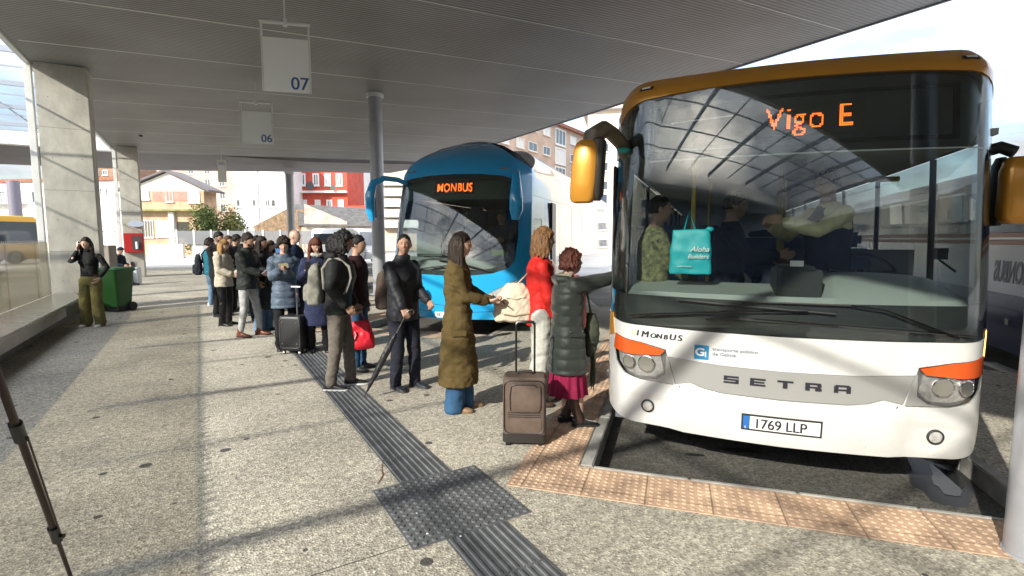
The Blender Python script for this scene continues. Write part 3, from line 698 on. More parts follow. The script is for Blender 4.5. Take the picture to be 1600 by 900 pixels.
led(B_, 'Vigo E', .150, -.175, zz(2.365), -.029, ledm, dsp, bold=.0, sx=.92, rows=13)
ln = MB(); ln.add([B_.P(q, zz(z), -.02) for q, z in ((-.80, 2.462), (-.38, 2.476), (-.38, 2.486), (-.80, 2.472))], [(0, 1, 2, 3)]); ln.build('light_strip', M['white'], hd)
ln = MB(); seamline(B_, [(-.95, zz(2.205)), (1.12, zz(2.20))], .010, -.018, ln); ln.build('header_edge', M['whitesteel'], hd)
# orange roof brow, roof, sides
def arc(q): return zz(2.685)-.045*min(1, abs(q)/1.15)**2.5-(.10*max(0, (abs(q)-sx(1.0))/(se-sx(1.0)))**1.5 if abs(q) > sx(1.0) else 0)
brow = [(q/20*se, arc(q/20*se)) for q in range(-20, 21)]+[(se, zz(2.82)), (-se, zz(2.82))]
B_.patch('roof_brow', brow, orangep, wb, off=.004, thick=.02, step=.05)
b = MB(); rg = []
for z_, sc in ((2.815, 1.0), (2.84, .965), (2.85, .90), (2.855, .6), (2.86, .05)):
    row = []
    for i in range(-30, 31):
        q = i/30*SM; p = B_.base(q, zz(2.815)); yc = 1.6; 
        row.append(Vector((p.x*sc, p.y+(1-sc)*(2.0 if p.y < 1 else 0)*(1 if abs(q) < B_.sf else .2), zz(z_))))
    rg.append(row)
vs = [v for r_ in rg for v in r_]; nn = 61
b.add(vs, [(j*nn+i, j*nn+i+1, (j+1)*nn+i+1, (j+1)*nn+i) for j in range(4) for i in range(60)]); b.build('roof', orangep, wb, smooth=True)
for f in (-1, 1):
    B_.patch('side_panel', [(f*(se+.004), zz(.29)), (f*SM, zz(.25)), (f*SM, zz(1.03)), (f*(se+.004), zz(1.03))], paintw, wb, step=.25)
    B_.patch('side_top', [(f*(se+.004), zz(2.30)), (f*SM, zz(2.30)), (f*SM, zz(2.82)), (f*(se+.004), zz(2.82))], paintw, wb, step=.2)
    q = se+.01; k = 0
    while q < SM-.2:
        q2 = min(q+(1.05 if k == 0 else 1.5), SM-.1)
        if not (f == -1 and k == 0):
            B_.patch('side_window', rect(f*q if f > 0 else f*q2, f*q2 if f > 0 else f*q, zz(1.035), zz(2.295)), sideglass, wb, thick=.005, step=.3)
        B_.patch('window_post', rect(min(f*q2, f*(q2+.06)), max(f*q2, f*(q2+.06)), zz(1.035), zz(2.295)), blackm, wb, thick=.03, step=.3)
        q = q2+.065; k += 1
    # orange corner trim between white and black
    B_.patch('corner_trim', [(f*sx(1.165), zz(.90)), (f*(se+.03), zz(.86)), (f*(se+.03), zz(1.06)), (f*sx(1.19), zz(1.06))], orangep, wb, off=.004, thick=.006, step=.05)
    b = MB()
    for q0 in (sx(1.0),):
        b.add([B_.P(f*q0+u, zz(2.735)+v, .009) for u, v in ((-.055, -.012), (.055, -.012), (.055, .014), (-.055, .014))], [(0, 1, 2, 3)])
    b.build('marker_base', blackm, wb)
    b = MB(); b.add([B_.P(f*sx(1.0)+u, zz(2.737)+v, .013) for u, v in ((-.033, -.007), (.033, -.007), (.033, .008), (-.033, .008))], [(0, 1, 2, 3)]); b.build('marker_lamp', mat('marker_white', (.85, .85, .8), .3), wb)
# folded-open door at the kerb side, hand rail in the doorway
b = MB(); dx = -1.09
b.box(dx-.17, dx-.145, .62, 1.08, zz(.42), zz(2.25)); b.box(dx-.14, dx-.115, .66, 1.12, zz(.42), zz(2.25)); b.build('door_leaf', blackm, wb, bevel=.008)
# lettering
badge = MB(); badge.add([B_.P(sx(-1.01)+u, zz(.93)+v, .003) for u, v in ((0, .002), (.035, 0), (.035, .040), (0, .042))], [(0, 1, 2, 3)]); badge.build('badge', mat('badge_multi', (.45, .42, .2), .4, var=.8, vs=30, col2=(.25, .3, .5)), wb)
badge = MB(); badge.add([B_.P(sx(-1.01)+u, zz(.93)+v, .003) for u, v in ((.04, 0), (.052, 0), (.058, .042), (.046, .042))], [(0, 1, 2, 3)]); badge.build('badge', textk, wb)
q0 = sx(-1.01)+.07
for ch, sz in (('M', .064), ('ON', .048), ('B', .048), ('U', .060), ('S', .060)):
    zl = zz(.926)-(q0-sx(-1.01))*.02
    for kx in (0, .0018, .0036, .0054): t = text(ch, sz, textk, wb, sx=1.12, shear=.15); wdt = t['tw']; B_.wrap(t, q0+kx, zl, .003+kx*.15)
    q0 += wdt+.009
b = MB(); b.add([B_.P(q, zz(z), .003) for q, z in ((-.565, .80), (-.468, .80), (-.468, .902), (-.565, .902))], [(0, 1, 2, 3)]); b.build('logo_panel', mat('logo_blue', (.02, .22, .42), .35), wb)
t = text('G', .075, M['white'], wb, bold=.002, sx=1.2); B_.wrap(t, -.560, zz(.828), .005)
t = text('1', .05, M['white'], wb, bold=.002, sx=.9); B_.wrap(t, -.50, zz(.822), .005)
grt = mat('grey_letters', (.16, .20, .26), .5)
t = text('transporte público', .030, grt, wb, sx=1.28, bold=.0004); B_.wrap(t, -.445, zz(.872), .003)
t = text('de Galicia', .030, grt, wb, sx=1.28, bold=.0004); B_.wrap(t, -.445, zz(.838), .003)
for i, ch in enumerate('SETRA'):
    gly = {'S': [(0, 0, .095, .012), (.075, .012, .095, .024), (0, .019, .095, .030), (0, .030, .022, .038), (0, .037, .095, .049)],
           'E': [(0, 0, .024, .049), (.024, 0, .095, .011), (.024, .019, .088, .029), (.024, .038, .095, .049)],
           'T': [(0, .038, .095, .049), (.034, 0, .061, .038)],
           'R': [(0, 0, .026, .049), (.026, .038, .090, .049), (.070, .026, .094, .040), (.026, .017, .088, .026), (.058, 0, .095, .017)],
           'A': [(0, 0, .024, .042), (.071, 0, .095, .042), (.008, .038, .087, .049), (.024, .014, .071, .023)]}[ch]
    b = MB()
    for (x0, z0, x1, z1) in gly:
        q_ = -.365+i*.166; zb = zz(.652)
        b.add([B_.P(q_+x, zb+z*1.05, o_) for o_ in (-.002, .004) for x, z in ((x0, z0), (x1, z0), (x1, z1), (x0, z1))], [(0, 3, 2, 1), (4, 5, 6, 7), (0, 1, 5, 4), (1, 2, 6, 5), (2, 3, 7, 6), (3, 0, 4, 7)])
    b.build('lettering', textk, wb)
# number plate
pl = B_.patch('number_plate', rect(-.243, .243, zz(.342), zz(.455)), blackm, wb, off=.016, thick=.02, step=.1)
B_.patch('plate_face', rect(-.190, .231, zz(.355), zz(.443)), M['white'], pl, off=.019, thick=.002, step=.1)
B_.patch('country_band', rect(-.232, -.192, zz(.355), zz(.443)), mat('plate_blue', (.02, .13, .42), .4), pl, off=.019, thick=.002, step=.05)
for kx in (0, .0022): t = text('1769 LLP', .094, textk, pl, sx=.93, spacing=.97); B_.wrap(t, -.168+kx, zz(.366), .0215+kx*.1)
t = text('E', .022, M['white'], pl); B_.wrap(t, -.222, zz(.358), .0215)
t = text('19', .026, mat('fleet_number', (.4, .4, .4), .5), wb); B_.wrap(t, -sx(1.21), zz(.56), .026)
ln = MB(); seamline(B_, [(-sx(1.222)+.045*math.cos(a*math.pi/12), zz(.568)+.05*math.sin(a*math.pi/12)) for a in range(25)], .004, .026, ln); ln.build('fleet_ring', mat('ring_grey', (.4, .4, .4), .5), wb)
# wipers
def wiper(pts, w0, parent, blade):
    b = MB(); P3 = [B_.P(q, zz(z), o_) for q, z, o_ in pts]; b.tube(P3, [w0]*2+[w0*.6]*(len(P3)-2), 6, flat=.5); o_ = b.build('wiper', blackg, parent, smooth=True)
    b = MB(); P3 = [B_.P(q, zz(z), .018) for q, z in blade]; b.tube(P3, .007, 6); b.build('blade', blackm, o_); return o_
wiper([(-1.02, 1.075, .02), (-.85, 1.10, .04), (-.3, 1.155, .035), (.12, 1.175, .03)], .016, wb, [(-.70, 1.213), (-.3, 1.192), (.28, 1.165)])
wiper([(.95, 1.045, .02), (.80, 1.10, .04), (.55, 1.20, .035), (.36, 1.225, .03)], .016, wb, [(.10, 1.16), (-.25, 1.222), (.40, 1.222)][1:])
wiper([(1.05, 1.05, .02), (.7, 1.075, .03), (.2, 1.10, .03), (-.2, 1.11, .02)], .009, wb, [(-.5, 1.10), (.3, 1.09)])
# mirrors
def shell(rings, name, m, parent, smooth=True, bevel=0):
    b = MB(); b.loft(rings); return b.build(name, m, parent, smooth=smooth)
mi_ = MB(); mi_.tube([(-1.10, .44, zz(2.24)), (-1.14, .30, zz(2.36)), (-1.20, .16, zz(2.43)), (-1.24, .06, zz(2.44)), (-1.29, -.03, zz(2.38)), (-1.31, -.06, zz(2.24))], [.05, .055, .06, .075, .085, .07], 12, flat=.8)
arm = mi_.build('mirror_arm', mat('mirror_grey', (.14, .11, .07), .35), wb, smooth=True)
def mirror_shell(cx, cy, z0, z1, wd, dp, m, lean=0):
    rg = []
    for i, (t_, f_) in enumerate(((0, .55), (.02, .80), (.08, .96), (.3, 1.0), (.6, 1.0), (.85, .93), (.95, .78), (1, .5))):
        z = z0+(z1-z0)*t_; rg.append(ring((cx+lean*t_, cy), wd/2*f_, dp/2*f_, z, 20, .6))
    return shell(rg, 'mirror_housing', m, wb)
mh = mirror_shell(-1.355, -.09, zz(1.90), zz(2.34), .185, .15, orangep, .03)
b = MB(); b.box(-1.42, -1.28, -.022, -.016, zz(1.95), zz(2.28)); b.build('mirror_glass', M['chrome'], mh)
b = MB(); b.loft([ring((-1.265+.02*t_, -.04), .045*f_, .09*f_, zz(1.92+.44*t_), 14, .7) for t_, f_ in ((0, .6), (.1, 1), (.6, 1), (.95, 1), (1, .6))]); b.build('mirror_back', mat('mirror_dark', (.04, .035, .03), .4), mh, smooth=True)
b = MB(); b.ball(B_.P(-sx(1.12), zz(2.31), .035), .05, .03, .025); b.build('arm_cover', mat('teal_cover', (.02, .28, .25), .4), wb, smooth=True)
mr = MB(); mr.tube([(1.20, .60, zz(2.22)), (1.27, .56, zz(2.24)), (1.33, .52, zz(2.2))], .04, 10); mr.build('mirror_arm', blackm, wb, smooth=True)
rg = []
for t_, f_ in ((0, .6), (.04, .85), (.12, 1), (.8, 1), (.94, .9), (1, .65)):
    rg.append(ring((1.345, .46), .105*f_, .085*f_, zz(1.74+.42*t_), 20, .5))
mh2 = shell(rg, 'mirror_housing', orangep, wb)
b = MB(); b.loft([ring((1.268, .54), .03*f_, .07*f_, zz(1.73+.44*t_), 14, .6) for t_, f_ in ((0, .6), (.1, 1), (.9, 1), (1, .6))]); b.build('mirror_back', blackm, mh2, smooth=True)
# wheels
def wheel(parent, x, y, r=.48, w=.28):
    b = MB(); b.loft([[Vector((x+dx_, y+rr*math.cos(a*math.pi/16), r+rr*math.sin(a*math.pi/16))) for a in range(32)] for dx_, rr in ((-w/2, r*.6), (-w/2, r*.93), (-w/2+.04, r), (w/2-.04, r), (w/2, r*.93), (w/2, r*.6))])
    wh = b.build('wheel', M['rubber'], parent, smooth=True)
    b = MB(); b.loft([[Vector((x+dx_, y+rr*math.cos(a*math.pi/16), r+rr*math.sin(a*math.pi/16))) for a in range(32)] for dx_, rr in ((-w/2+.02, r*.61), (-w/2+.05, r*.3), (w/2-.05, r*.3), (w/2-.02, r*.61))]); b.build('rim', M['sheet'], wh, smooth=True)
for y_ in (2.7, 8.6):
    for x_ in (-1.08, 1.08): wheel(wb, x_, y_)
b = MB(); b.box(-1.16, 1.16, .35, 11.6, .34, .40); b.box(-1.1, 1.1, .6, 1.9, .405, .5); b.build('floor', interd, wb)
b = MB(); b.box(-1.24, 1.24, 11.9, 11.97, .4, 2.9); b.build('rear_wall', paintw, wb)
b = MB(); b.box(-1.19, 1.19, .40, 11.8, zz(2.30), zz(2.34)); b.build('ceiling', inter, wb)
# dashboard and inside
db = MB(); rg = []
for i in range(-18, 19):
    q = i/18*sx(1.14); f0 = B_.P(q, zz(1.20), -.07); f1 = B_.P(q, zz(1.26), -.10); hmp = .10*max(0, min(1, (q-.05)/.25))*max(0, 1-((q-.55)/.75)**2)
    f2 = f1+Vector((0, .30, .03+hmp)); f3 = f1+Vector((0, .46, .05+hmp)); f4 = f1+Vector((0, .5, -.5)); rg.append([f0, f1, f2, f3, f4])
vs = [v for r_ in rg for v in r_]; db.add(vs, [(i*5+j, i*5+j+1, i*5+5+j+1, i*5+5+j) for i in range(36) for j in range(4)]); db.build('dashboard', dash, wb, smooth=True)
b = MB(); b.box(-.05, .22, .12, .55, zz(1.22), zz(1.44)); b.box(-.02, .18, .10, .50, zz(1.44), zz(1.46)); b.build('ticket_machine', blackm, wb, bevel=.01)
b = MB(); b.box(.02, .10, .095, .098, zz(1.462), zz(1.50)); b.build('machine_label', M['white'], wb)
sw = MB(); sw.tube([(.58+.22*math.cos(a*math.pi/14), .75+.17*math.sin(a*math.pi/14), zz(1.40)+.13*math.sin(a*math.pi/14)) for a in range(29)], .014, 8, cap=False); sw.tube([(.58, .6, zz(1.3)), (.58, .75, zz(1.40))], .03); sw.tube([(.38, .75, zz(1.40)), (.78, .75, zz(1.40))], .014); sw.build('steering_wheel', blackm, wb, smooth=True)
b = MB(); b.box(.15, 1.17, 1.62, 1.66, zz(.6), zz(1.55)); b.box(.10, .16, 1.0, 1.62, zz(.6), zz(1.25)); b.build('cab_partition', interd, wb)
b = MB()
for x_, y_ in ((-.62, .75), (.12, 1.66), (-.5, 2.4), (.3, 2.9)): b.tube([(x_, y_, .45), (x_, y_, zz(2.3))], .018, 8)
b.build('hand_pole', mat('pole_yellow', (.45, .33, .05), .4), wb)
b = MB(); b.tube([(.30, 1.0, zz(2.1)), (.85, 1.0, zz(2.1))], .02, 8); b.build('sun_rail', mat('rail_tan', (.35, .25, .10), .5), wb)
def seat(x, y, zb, parent, m, H=.72):
    b = MB(); b.box(x-.22, x+.22, y-.22, y+.22, zb+.36, zb+.46); b.box(x-.22, x+.22, y+.2, y+.30, zb+.40, zb+.46+H); b.box(x-.14, x+.14, y+.19, y+.28, zb+.47+H, zb+.60+H); b.box(x-.05, x+.05, y-.05, y+.1, zb, zb+.36)
    return b.build('seat', m, parent, bevel=.03, smooth=True)
seat(.60, 1.25, .62, wb, seatm, .62)
for r_ in range(8):
    for x_ in (-.95, -.5, .5, .95):
        if r_ == 0 and x_ > 0: continue
        seat(x_, 2.6+r_*.95, .62, wb, seatm)
b = MB(); b.box(.98, 1.08, .68, .70, zz(1.50), zz(1.58)); b.tube([(1.03, .69, zz(1.5)), (1.10, .6, zz(1.42))], .008); b.build('small_mirror', blackm, wb)
# ---- blue coach
def wf_b(z): return 1-.05*max(0, (z-1.2)/2)**1.5-(0 if z < 2.8 else .50*((z-2.8)/.80)**2.2)
def rf_b(z): return (.05*((.75-z)/.5)**2 if z < .75 else 0)+(0 if z < 1.1 else .16*(z-1.1)**1.25)+(0 if z < 2.75 else .75*((z-2.75)/.75)**2.4)
BB = Body(1.31, 12.4, .20, .42, .74, 2.4, wf_b, rf_b); sb = BB.sx
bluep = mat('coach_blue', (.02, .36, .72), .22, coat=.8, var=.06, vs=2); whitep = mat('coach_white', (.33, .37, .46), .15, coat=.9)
bb = empty('blue_coach', (3.62, 8.20, ROADZ+.05), -R(48), 'light blue coach with white sides and amber Monbus display in the next bay', 'coach', None)
BSM = BB.smax
def sy(pts): return pts+[(-x, z) for x, z in reversed(pts) if abs(x) > 1e-6]
sE = BB.sf*.985
wsb = [(0, 1.10), (.5, 1.115), (sb(.8), 1.15), (sb(1.05), 1.24), (sb(1.13), 1.36), (sb(1.165), 1.75), (sb(1.17), 2.25), (sb(1.14), 2.66), (sb(1.09), 2.74), (sb(.9), 2.80), (.5, 2.84), (0, 2.85)]
wsb = sy(wsb)
frb = [(-sE, .40), (-.8, .36), (0, .35), (.8, .36), (sE, .40), (sE, 2.8), (sE, 2.97), (sb(1.12), 3.14), (.9, 3.38), (.6, 3.54), (.3, 3.59), (0, 3.60), (-.3, 3.59), (-.6, 3.54), (-.9, 3.38), (-sb(1.12), 3.14), (-sE, 2.97), (-sE, 2.8)]
hb = lambda f: [(f*sb(.45), .72), (f*sb(.70), .80), (f*sb(.95), .93), (f*sb(1.14), 1.04), (f*sb(1.18), .98), (f*sb(1.08), .86), (f*sb(.9), .76), (f*sb(.6), .69)]
BB.patch('front_panel', frb, bluep, bb, holes=[wsb, hb(1), hb(-1)], step=.06)
BB.patch('windscreen', wsb, wsglass, bb, off=-.002, thick=.005, step=.1)
border = BB.patch('windscreen_border', wsb, blackm, bb, off=-.012, thick=.01, step=.08, holes=[[(x*.955, 1.97+(z-1.97)*(.62 if z < 1.97 and False else .90)) for x, z in wsb]])
BB.patch('header_panel', [(-1.0, 2.42), (1.0, 2.42), (sb(1.08), 2.5), (sb(1.05), 2.72), (.5, 2.80), (-.5, 2.80), (-sb(1.05), 2.72), (-sb(1.08), 2.5)], mat('coach_header', (.05, .075, .055), .5), bb, off=-.06, thick=.02, step=.12)
d_ = BB.patch('destination_display', rect(-.38, .38, 2.50, 2.745), mat('display_red', (.03, .004, .003), .4), bb, off=-.03, thick=.02, step=.1)
led(BB, 'MONBUS', .150, -.325, 2.55, -.029, ledm, d_, bold=.004, sx=.78, rows=12, fill=.46)
for f in (-1, 1):
    h_ = BB.patch('headlight', hb(f), lens, bb, off=-.01, thick=.01, step=.05)
    BB.patch('front_pillar', [(f*sb(1.20), 1.35), (f*sE, 1.35), (f*sE, 2.5), (f*sb(1.20), 2.5)], bluep, bb, off=.006, thick=.004, step=.1)
    # side: white skin with a dark window band that only starts behind the driver's window
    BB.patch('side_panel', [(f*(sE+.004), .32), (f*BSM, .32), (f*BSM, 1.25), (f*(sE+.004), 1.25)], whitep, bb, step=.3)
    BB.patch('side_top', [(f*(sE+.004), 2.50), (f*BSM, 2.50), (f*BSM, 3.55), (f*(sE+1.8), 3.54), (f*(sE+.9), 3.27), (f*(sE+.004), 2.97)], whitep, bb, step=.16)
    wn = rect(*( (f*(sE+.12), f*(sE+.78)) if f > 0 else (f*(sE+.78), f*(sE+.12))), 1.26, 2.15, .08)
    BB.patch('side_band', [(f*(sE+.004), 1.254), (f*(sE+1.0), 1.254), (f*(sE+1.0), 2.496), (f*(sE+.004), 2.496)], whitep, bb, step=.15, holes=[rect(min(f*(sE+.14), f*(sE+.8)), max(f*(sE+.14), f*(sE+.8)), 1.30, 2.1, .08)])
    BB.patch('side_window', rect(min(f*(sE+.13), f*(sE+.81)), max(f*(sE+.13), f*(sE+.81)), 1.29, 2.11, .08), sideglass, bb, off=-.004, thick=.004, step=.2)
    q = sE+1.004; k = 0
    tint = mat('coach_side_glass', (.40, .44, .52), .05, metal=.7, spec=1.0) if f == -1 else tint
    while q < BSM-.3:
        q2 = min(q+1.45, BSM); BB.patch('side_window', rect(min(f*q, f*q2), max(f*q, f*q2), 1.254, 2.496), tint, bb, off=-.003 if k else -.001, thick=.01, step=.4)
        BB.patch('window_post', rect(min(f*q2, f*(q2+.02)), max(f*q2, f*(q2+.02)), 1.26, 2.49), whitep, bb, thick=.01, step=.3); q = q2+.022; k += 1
b = MB(); ln = []
ridge = mat('coach_blue_dark', (.01, .06, .14), .3)
seamline(BB, [(q/10, 3.56-abs(q/10)**3*.28) for q in range(-5, 6)], .03, .012, b); b.build('roof_spoiler', ridge, bb)
b = MB()
for j, (dx, zz_) in enumerate(((-1, 0), (1, 0))):
    q = dx*sb(.92); b.add([BB.P(q+u, 2.93+v, .006) for u, v in ((-.08, -.015), (.08, -.015), (.08, .015), (-.08, .015))], [(0, 1, 2, 3)])
b.build('marker_lamp', M['chrome'], bb)
# roof: flat lid closing the top
b = MB(); rows = []
for sc, z_ in ((1, 0), (.85, .02), (.5, .03), (.02, .035)):
    row = []
    for i in range(-40, 41):
        q = i/40*BSM; zt = (2.97+.62*(1-(abs(q)/sE)**3) if abs(q) < sE else min(3.55, 2.97+.34*(abs(q)-sE))); p = BB.base(q, zt)
        row.append(Vector((p.x*sc, p.y+(0 if abs(q) > sE else (1-sc)*1.2), min(3.60, zt+z_+.001))))
    rows.append(row)
vs = [v for r_ in rows for v in r_]; b.add(vs, [(j*81+i, j*81+i+1, (j+1)*81+i+1, (j+1)*81+i) for j in range(3) for i in range(80)]); b.build('roof', whitep, bb, smooth=True)
# drooping mirrors
def horn(f, parent):
    pts = [(f*.96, .50, 2.70), (f*1.08, .32, 2.78), (f*1.24, .10, 2.79), (f*1.37, -.04, 2.70), (f*1.42, -.08, 2.48), (f*1.42, -.08, 2.22), (f*1.40, -.06, 2.04)]
    if f > 0: pts = [(f*1.10, .50, 2.78), (f*1.14, .30, 2.84), (f*1.17, .18, 2.78), (f*1.19, .12, 2.6), (f*1.20, .08, 2.4), (f*1.20, .08, 2.2), (f*1.18, .09, 2.04)]
    b = MB(); b.tube(pts, [.05, .06, .065, .085, .11, .11, .06], 14, flat=.75); return b.build('mirror_arm', bluep, parent, smooth=True)
a_ = horn(-1, bb); b = MB(); b.box(-1.49, -1.35, .005, .015, 2.10, 2.45); b.build('mirror_glass', M['chrome'], a_)
a_ = horn(1, bb)
BB_P = BB.P
def wiperb(pts, blade):
    b = MB(); b.tube([BB.P(q, z, o_) for q, z, o_ in pts], .014, 6); o_ = b.build('wiper', blackm, bb, smooth=True)
    b = MB(); b.tube([BB.P(q, z, .012) for q, z in blade], .008, 6); b.build('blade', blackm, o_)
wiperb([(.75, 1.18, .02), (.3, 1.3, .03), (-.2, 1.38, .03)], [(-.6, 1.44), (.2, 1.33)]); wiperb([(-.8, 1.18, .02), (-.4, 1.22, .03), (.1, 1.28, .03)], [(-.3, 1.25), (.5, 1.2)])
ln = MB(); seamline(BB, [(-sb(.95), .80), (-.5, .62), (0, .58), (.5, .62), (sb(.95), .80)], .008, .002, ln); seamline(BB, [(-sb(1.1), .52), (0, .46), (sb(1.1), .52)], .008, .002, ln); ln.build('shut_line', blackm, bb)
t = text('EB', .06, textk, bb); BB.wrap(t, -.21, .40, .006)
BB.patch('number_plate', rect(-.25, .25, .37, .47), M['white'], bb, off=.003, thick=.006, step=.1)
for y_ in (2.9, 9.0):
    for x_ in (-1.07, 1.07): wheel(bb, x_, y_, .5)
b = MB(); b.box(-1.15, 1.15, .45, 12, .5, 1.12); b.build('floor', interd, bb)
b = MB(); b.box(-1.15, 1.15, .75, 12, 2.55, 2.6); b.build('ceiling', inter, bb)
b = MB(); b.box(-1.2, 1.2, 12.2, 12.3, .4, 3.4); b.build('rear_wall', whitep, bb)
db = MB(); rg = []
for i in range(-18, 19):
    q = i/18*sb(1.1); f1 = BB.P(q, 1.36, -.05); rg.append([BB.P(q, 1.15, -.05), f1, f1+Vector((0, .35, .05+(.12 if 4 < i < 15 else 0))), f1+Vector((0, .5, -.5))])
vs = [v for r_ in rg for v in r_]; db.add(vs, [(i*4+j, i*4+j+1, i*4+4+j+1, i*4+4+j) for i in range(36) for j in range(3)]); db.build('dashboard', dash, bb, smooth=True)
b = MB(); b.box(-.80, -.28, .42, .60, 1.42, 1.86); b.build('ticket_machine', mat('machine_grey', (.14, .16, .15), .4), bb, bevel=.03)
for r_ in range(8):
    for x_ in (-.9, -.42, .42, .9): 
        if r_ or x_ < 0: seat(x_, 2.3+r_*1.0, 1.12, bb, seatm, .7)
seat(.62, 1.25, .90, bb, seatm, .7)
b = MB(); b.box(.70, .92, .29, .30, 1.44, 1.54); b.build('notice_card', mat('card_yellow', (.45, .6, .05), .6), bb)
b = MB(); b.box(1.285, 1.33, 2.2, 2.55, .75, 2.45); b.build('door_leaf', mat('door_navy', (.01, .02, .05), .3), bb, bevel=.01)

# ---- third bus in the next bay on the right, blue and white with an orange flash
TB = Body(1.27, 12.0, .16, .45, .75, 2.6, lambda z: 1-.03*max(0, z-1.3), lambda z: .05*max(0, z-1))
c3 = Vector((3.297, 1.992, ROADZ))+Vector((math.cos(R(51.5)), -math.sin(R(51.5)), 0))*4.46+Vector((math.sin(R(51.5)), math.cos(R(51.5)), 0))*(1.2)
tb = empty('navy_bus', c3, -R(51.5), 'navy and white bus with a copper stripe beyond the white bus at the right edge', 'bus')
navy = mat('bus_navy', (.014, .022, .10), .2, coat=.6); copper = mat('copper_stripe', (.42, .15, .06), .4); lilac = mat('bus_pale', (.72, .73, .78), .25, coat=.5)
T0 = -TB.smax
for f in (-1, 1):
    def bd_(z0, z1, m, off=0, name='side_panel'): return TB.patch(name, [(f*.01, z0), (f*TB.smax, z0), (f*TB.smax, z1), (f*.01, z1)], m, tb, off=off, thick=.01, step=.22)
    bd_(.32, 1.05, navy); bd_(1.055, 1.70, lilac); bd_(1.705, 1.76, copper, name='stripe'); bd_(1.765, 1.79, lilac); bd_(1.795, 1.86, copper, name='stripe')
    bd_(1.865, 2.0, navy, name='side_window'); bd_(2.005, 2.45, mat('dark_window', (.03, .035, .05), .06), name='side_window'); bd_(2.455, 2.62, lilac, name='side_top')
    bd_(2.625, 2.72, navy, name='roof_edge')
b = MB(); b.box(-1.2, 1.2, .5, 11.8, 2.70, 2.76); b.build('roof', lilac, tb)
b = MB(); b.box(-1.2, 1.2, 11.85, 11.95, .4, 2.7); b.build('rear_wall', lilac, tb)
for q0 in (4.13,):
    t = text('MONBUS', .38, mat('ghost_letters', (.26, .27, .32), .5), tb, bold=.012, sx=.56)
    for v in t.data.vertices: x, y, z = v.co; v.co = TB.P(-q0-x, 1.22+z, .003-y)
b = MB()
b.add([TB.P(q, z, .004) for q, z in ((-4.62, .66), (-4.52, .66), (-4.52, .74), (-4.62, .74))], [(0, 1, 2, 3)]); b.build('flap', M['sheet'], tb)
for y_ in (2.7, 9.2):
    for x_ in (-1.08, 1.08): wheel(tb, x_, y_)
# ---------------------------------------------------------------- people
def remesh(mb, voxel, smooth=2, disp=None, name='m'):
    me = bpy.data.meshes.new(name); me.from_pydata(mb.v, [], mb.f)
    bm = bmesh.new(); bm.from_mesh(me); bmesh.ops.recalc_face_normals(bm, faces=bm.faces); bm.to_mesh(me); bm.free()
    o = bpy.data.objects.new('tmp', me); COL.objects.link(o)
    md = o.modifiers.new('r', 'REMESH'); md.mode = 'VOXEL'; md.voxel_size = voxel; md.use_smooth_shade = True
    if smooth: ms = o.modifiers.new('s', 'SMOOTH'); ms.iterations = smooth; ms.factor = .5
    dg = bpy.context.evaluated_depsgraph_get(); m2 = bpy.data.meshes.new_from_object(o.evaluated_get(dg))
    bpy.data.objects.remove(o); bpy.data.meshes.remove(me)
    if disp:
        nr = [v.normal.copy() for v in m2.vertices]
        for v, n in zip(m2.vertices, nr): v.co += n*disp(v.co, n)
    for p in m2.polygons: p.use_smooth = True
    return m2
def obj(name, me, mats, parent):
    me.name = name; me.materials.clear()
    for m in (mats if isinstance(mats, (list, tuple)) else [mats]): me.materials.append(m)
    o = bpy.data.objects.new(name, me); COL.objects.link(o)
    if parent: o.parent = parent
    return o
def caps(mb, pts, rads, n=12, flat=1.0):
    """chain of rounded, tapering segments"""
    P = [Vector(p) for p in pts]
    a = (P[0]-P[1]).normalized()*rads[0]*.8; c = (P[-1]-P[-2]).normalized()*rads[-1]*.8
    P2 = [P[0]+a, P[0]+a*.6]+P+[P[-1]+c*.6, P[-1]+c]; R2 = [rads[0]*.25, rads[0]*.75]+list(rads)+[rads[-1]*.75, rads[-1]*.25]
    mb.tube(P2, R2, n, flat=flat)
def ik(S_, T, l1, l2, pole):
    S_, T = Vector(S_), Vector(T); d = T-S_; L_ = d.length
    if L_ > (l1+l2)*.998: T = S_+d*((l1+l2)*.998/L_); d = T-S_; L_ = d.length
    L_ = max(L_, abs(l1-l2)+.01)
    a = (l1*l1-l2*l2+L_*L_)/(2*L_); h = math.sqrt(max(0, l1*l1-a*a)); dn = d.normalized()
    p = Vector(pole); p = (p-dn*p.dot(dn)).normalized()
    return S_+dn*a+p*h, T
def head_pt(n):
    """n: unit vector, y forward, z up -> surface of a head 0.235 tall centred on the origin"""
    x, y, z = n
    px, py, pz = .074*x, .094*y, .117*z
    if z < -.05:                              # jaw narrows, chin comes forward
        t = min(1, (-z-.05)/.9); px *= 1-.30*t; py = py*(1-.10*t)+(.014*t if y > 0 else .0); 
        if y < 0: py *= 1-.25*t
    if y > .2:
        f = (y-.2)/.8
        g = lambda cx, cz_, sx_, sz_: math.exp(-((x-cx)/sx_)**2-((z-cz_)/sz_)**2)
        py += f*(.024*g(0, -.20, .13, .10)+.013*g(0, -.03, .10, .18)+.006*g(0, .22, .5, .09)-.011*(g(.34, .06, .17, .11)+g(-.34, .06, .17, .11))
                 +.007*g(0, -.47, .24, .045)+.007*g(0, -.57, .20, .05)-.006*g(0, -.52, .22, .02)+.010*g(0, -.80, .28, .14)+.004*(g(.5, -.25, .2, .2)+g(-.5, -.25, .2, .2)))
    if abs(x) > .9 and abs(z+.05) < .3 and abs(y) < .4:  pass
    return Vector((px, py-.004, pz))
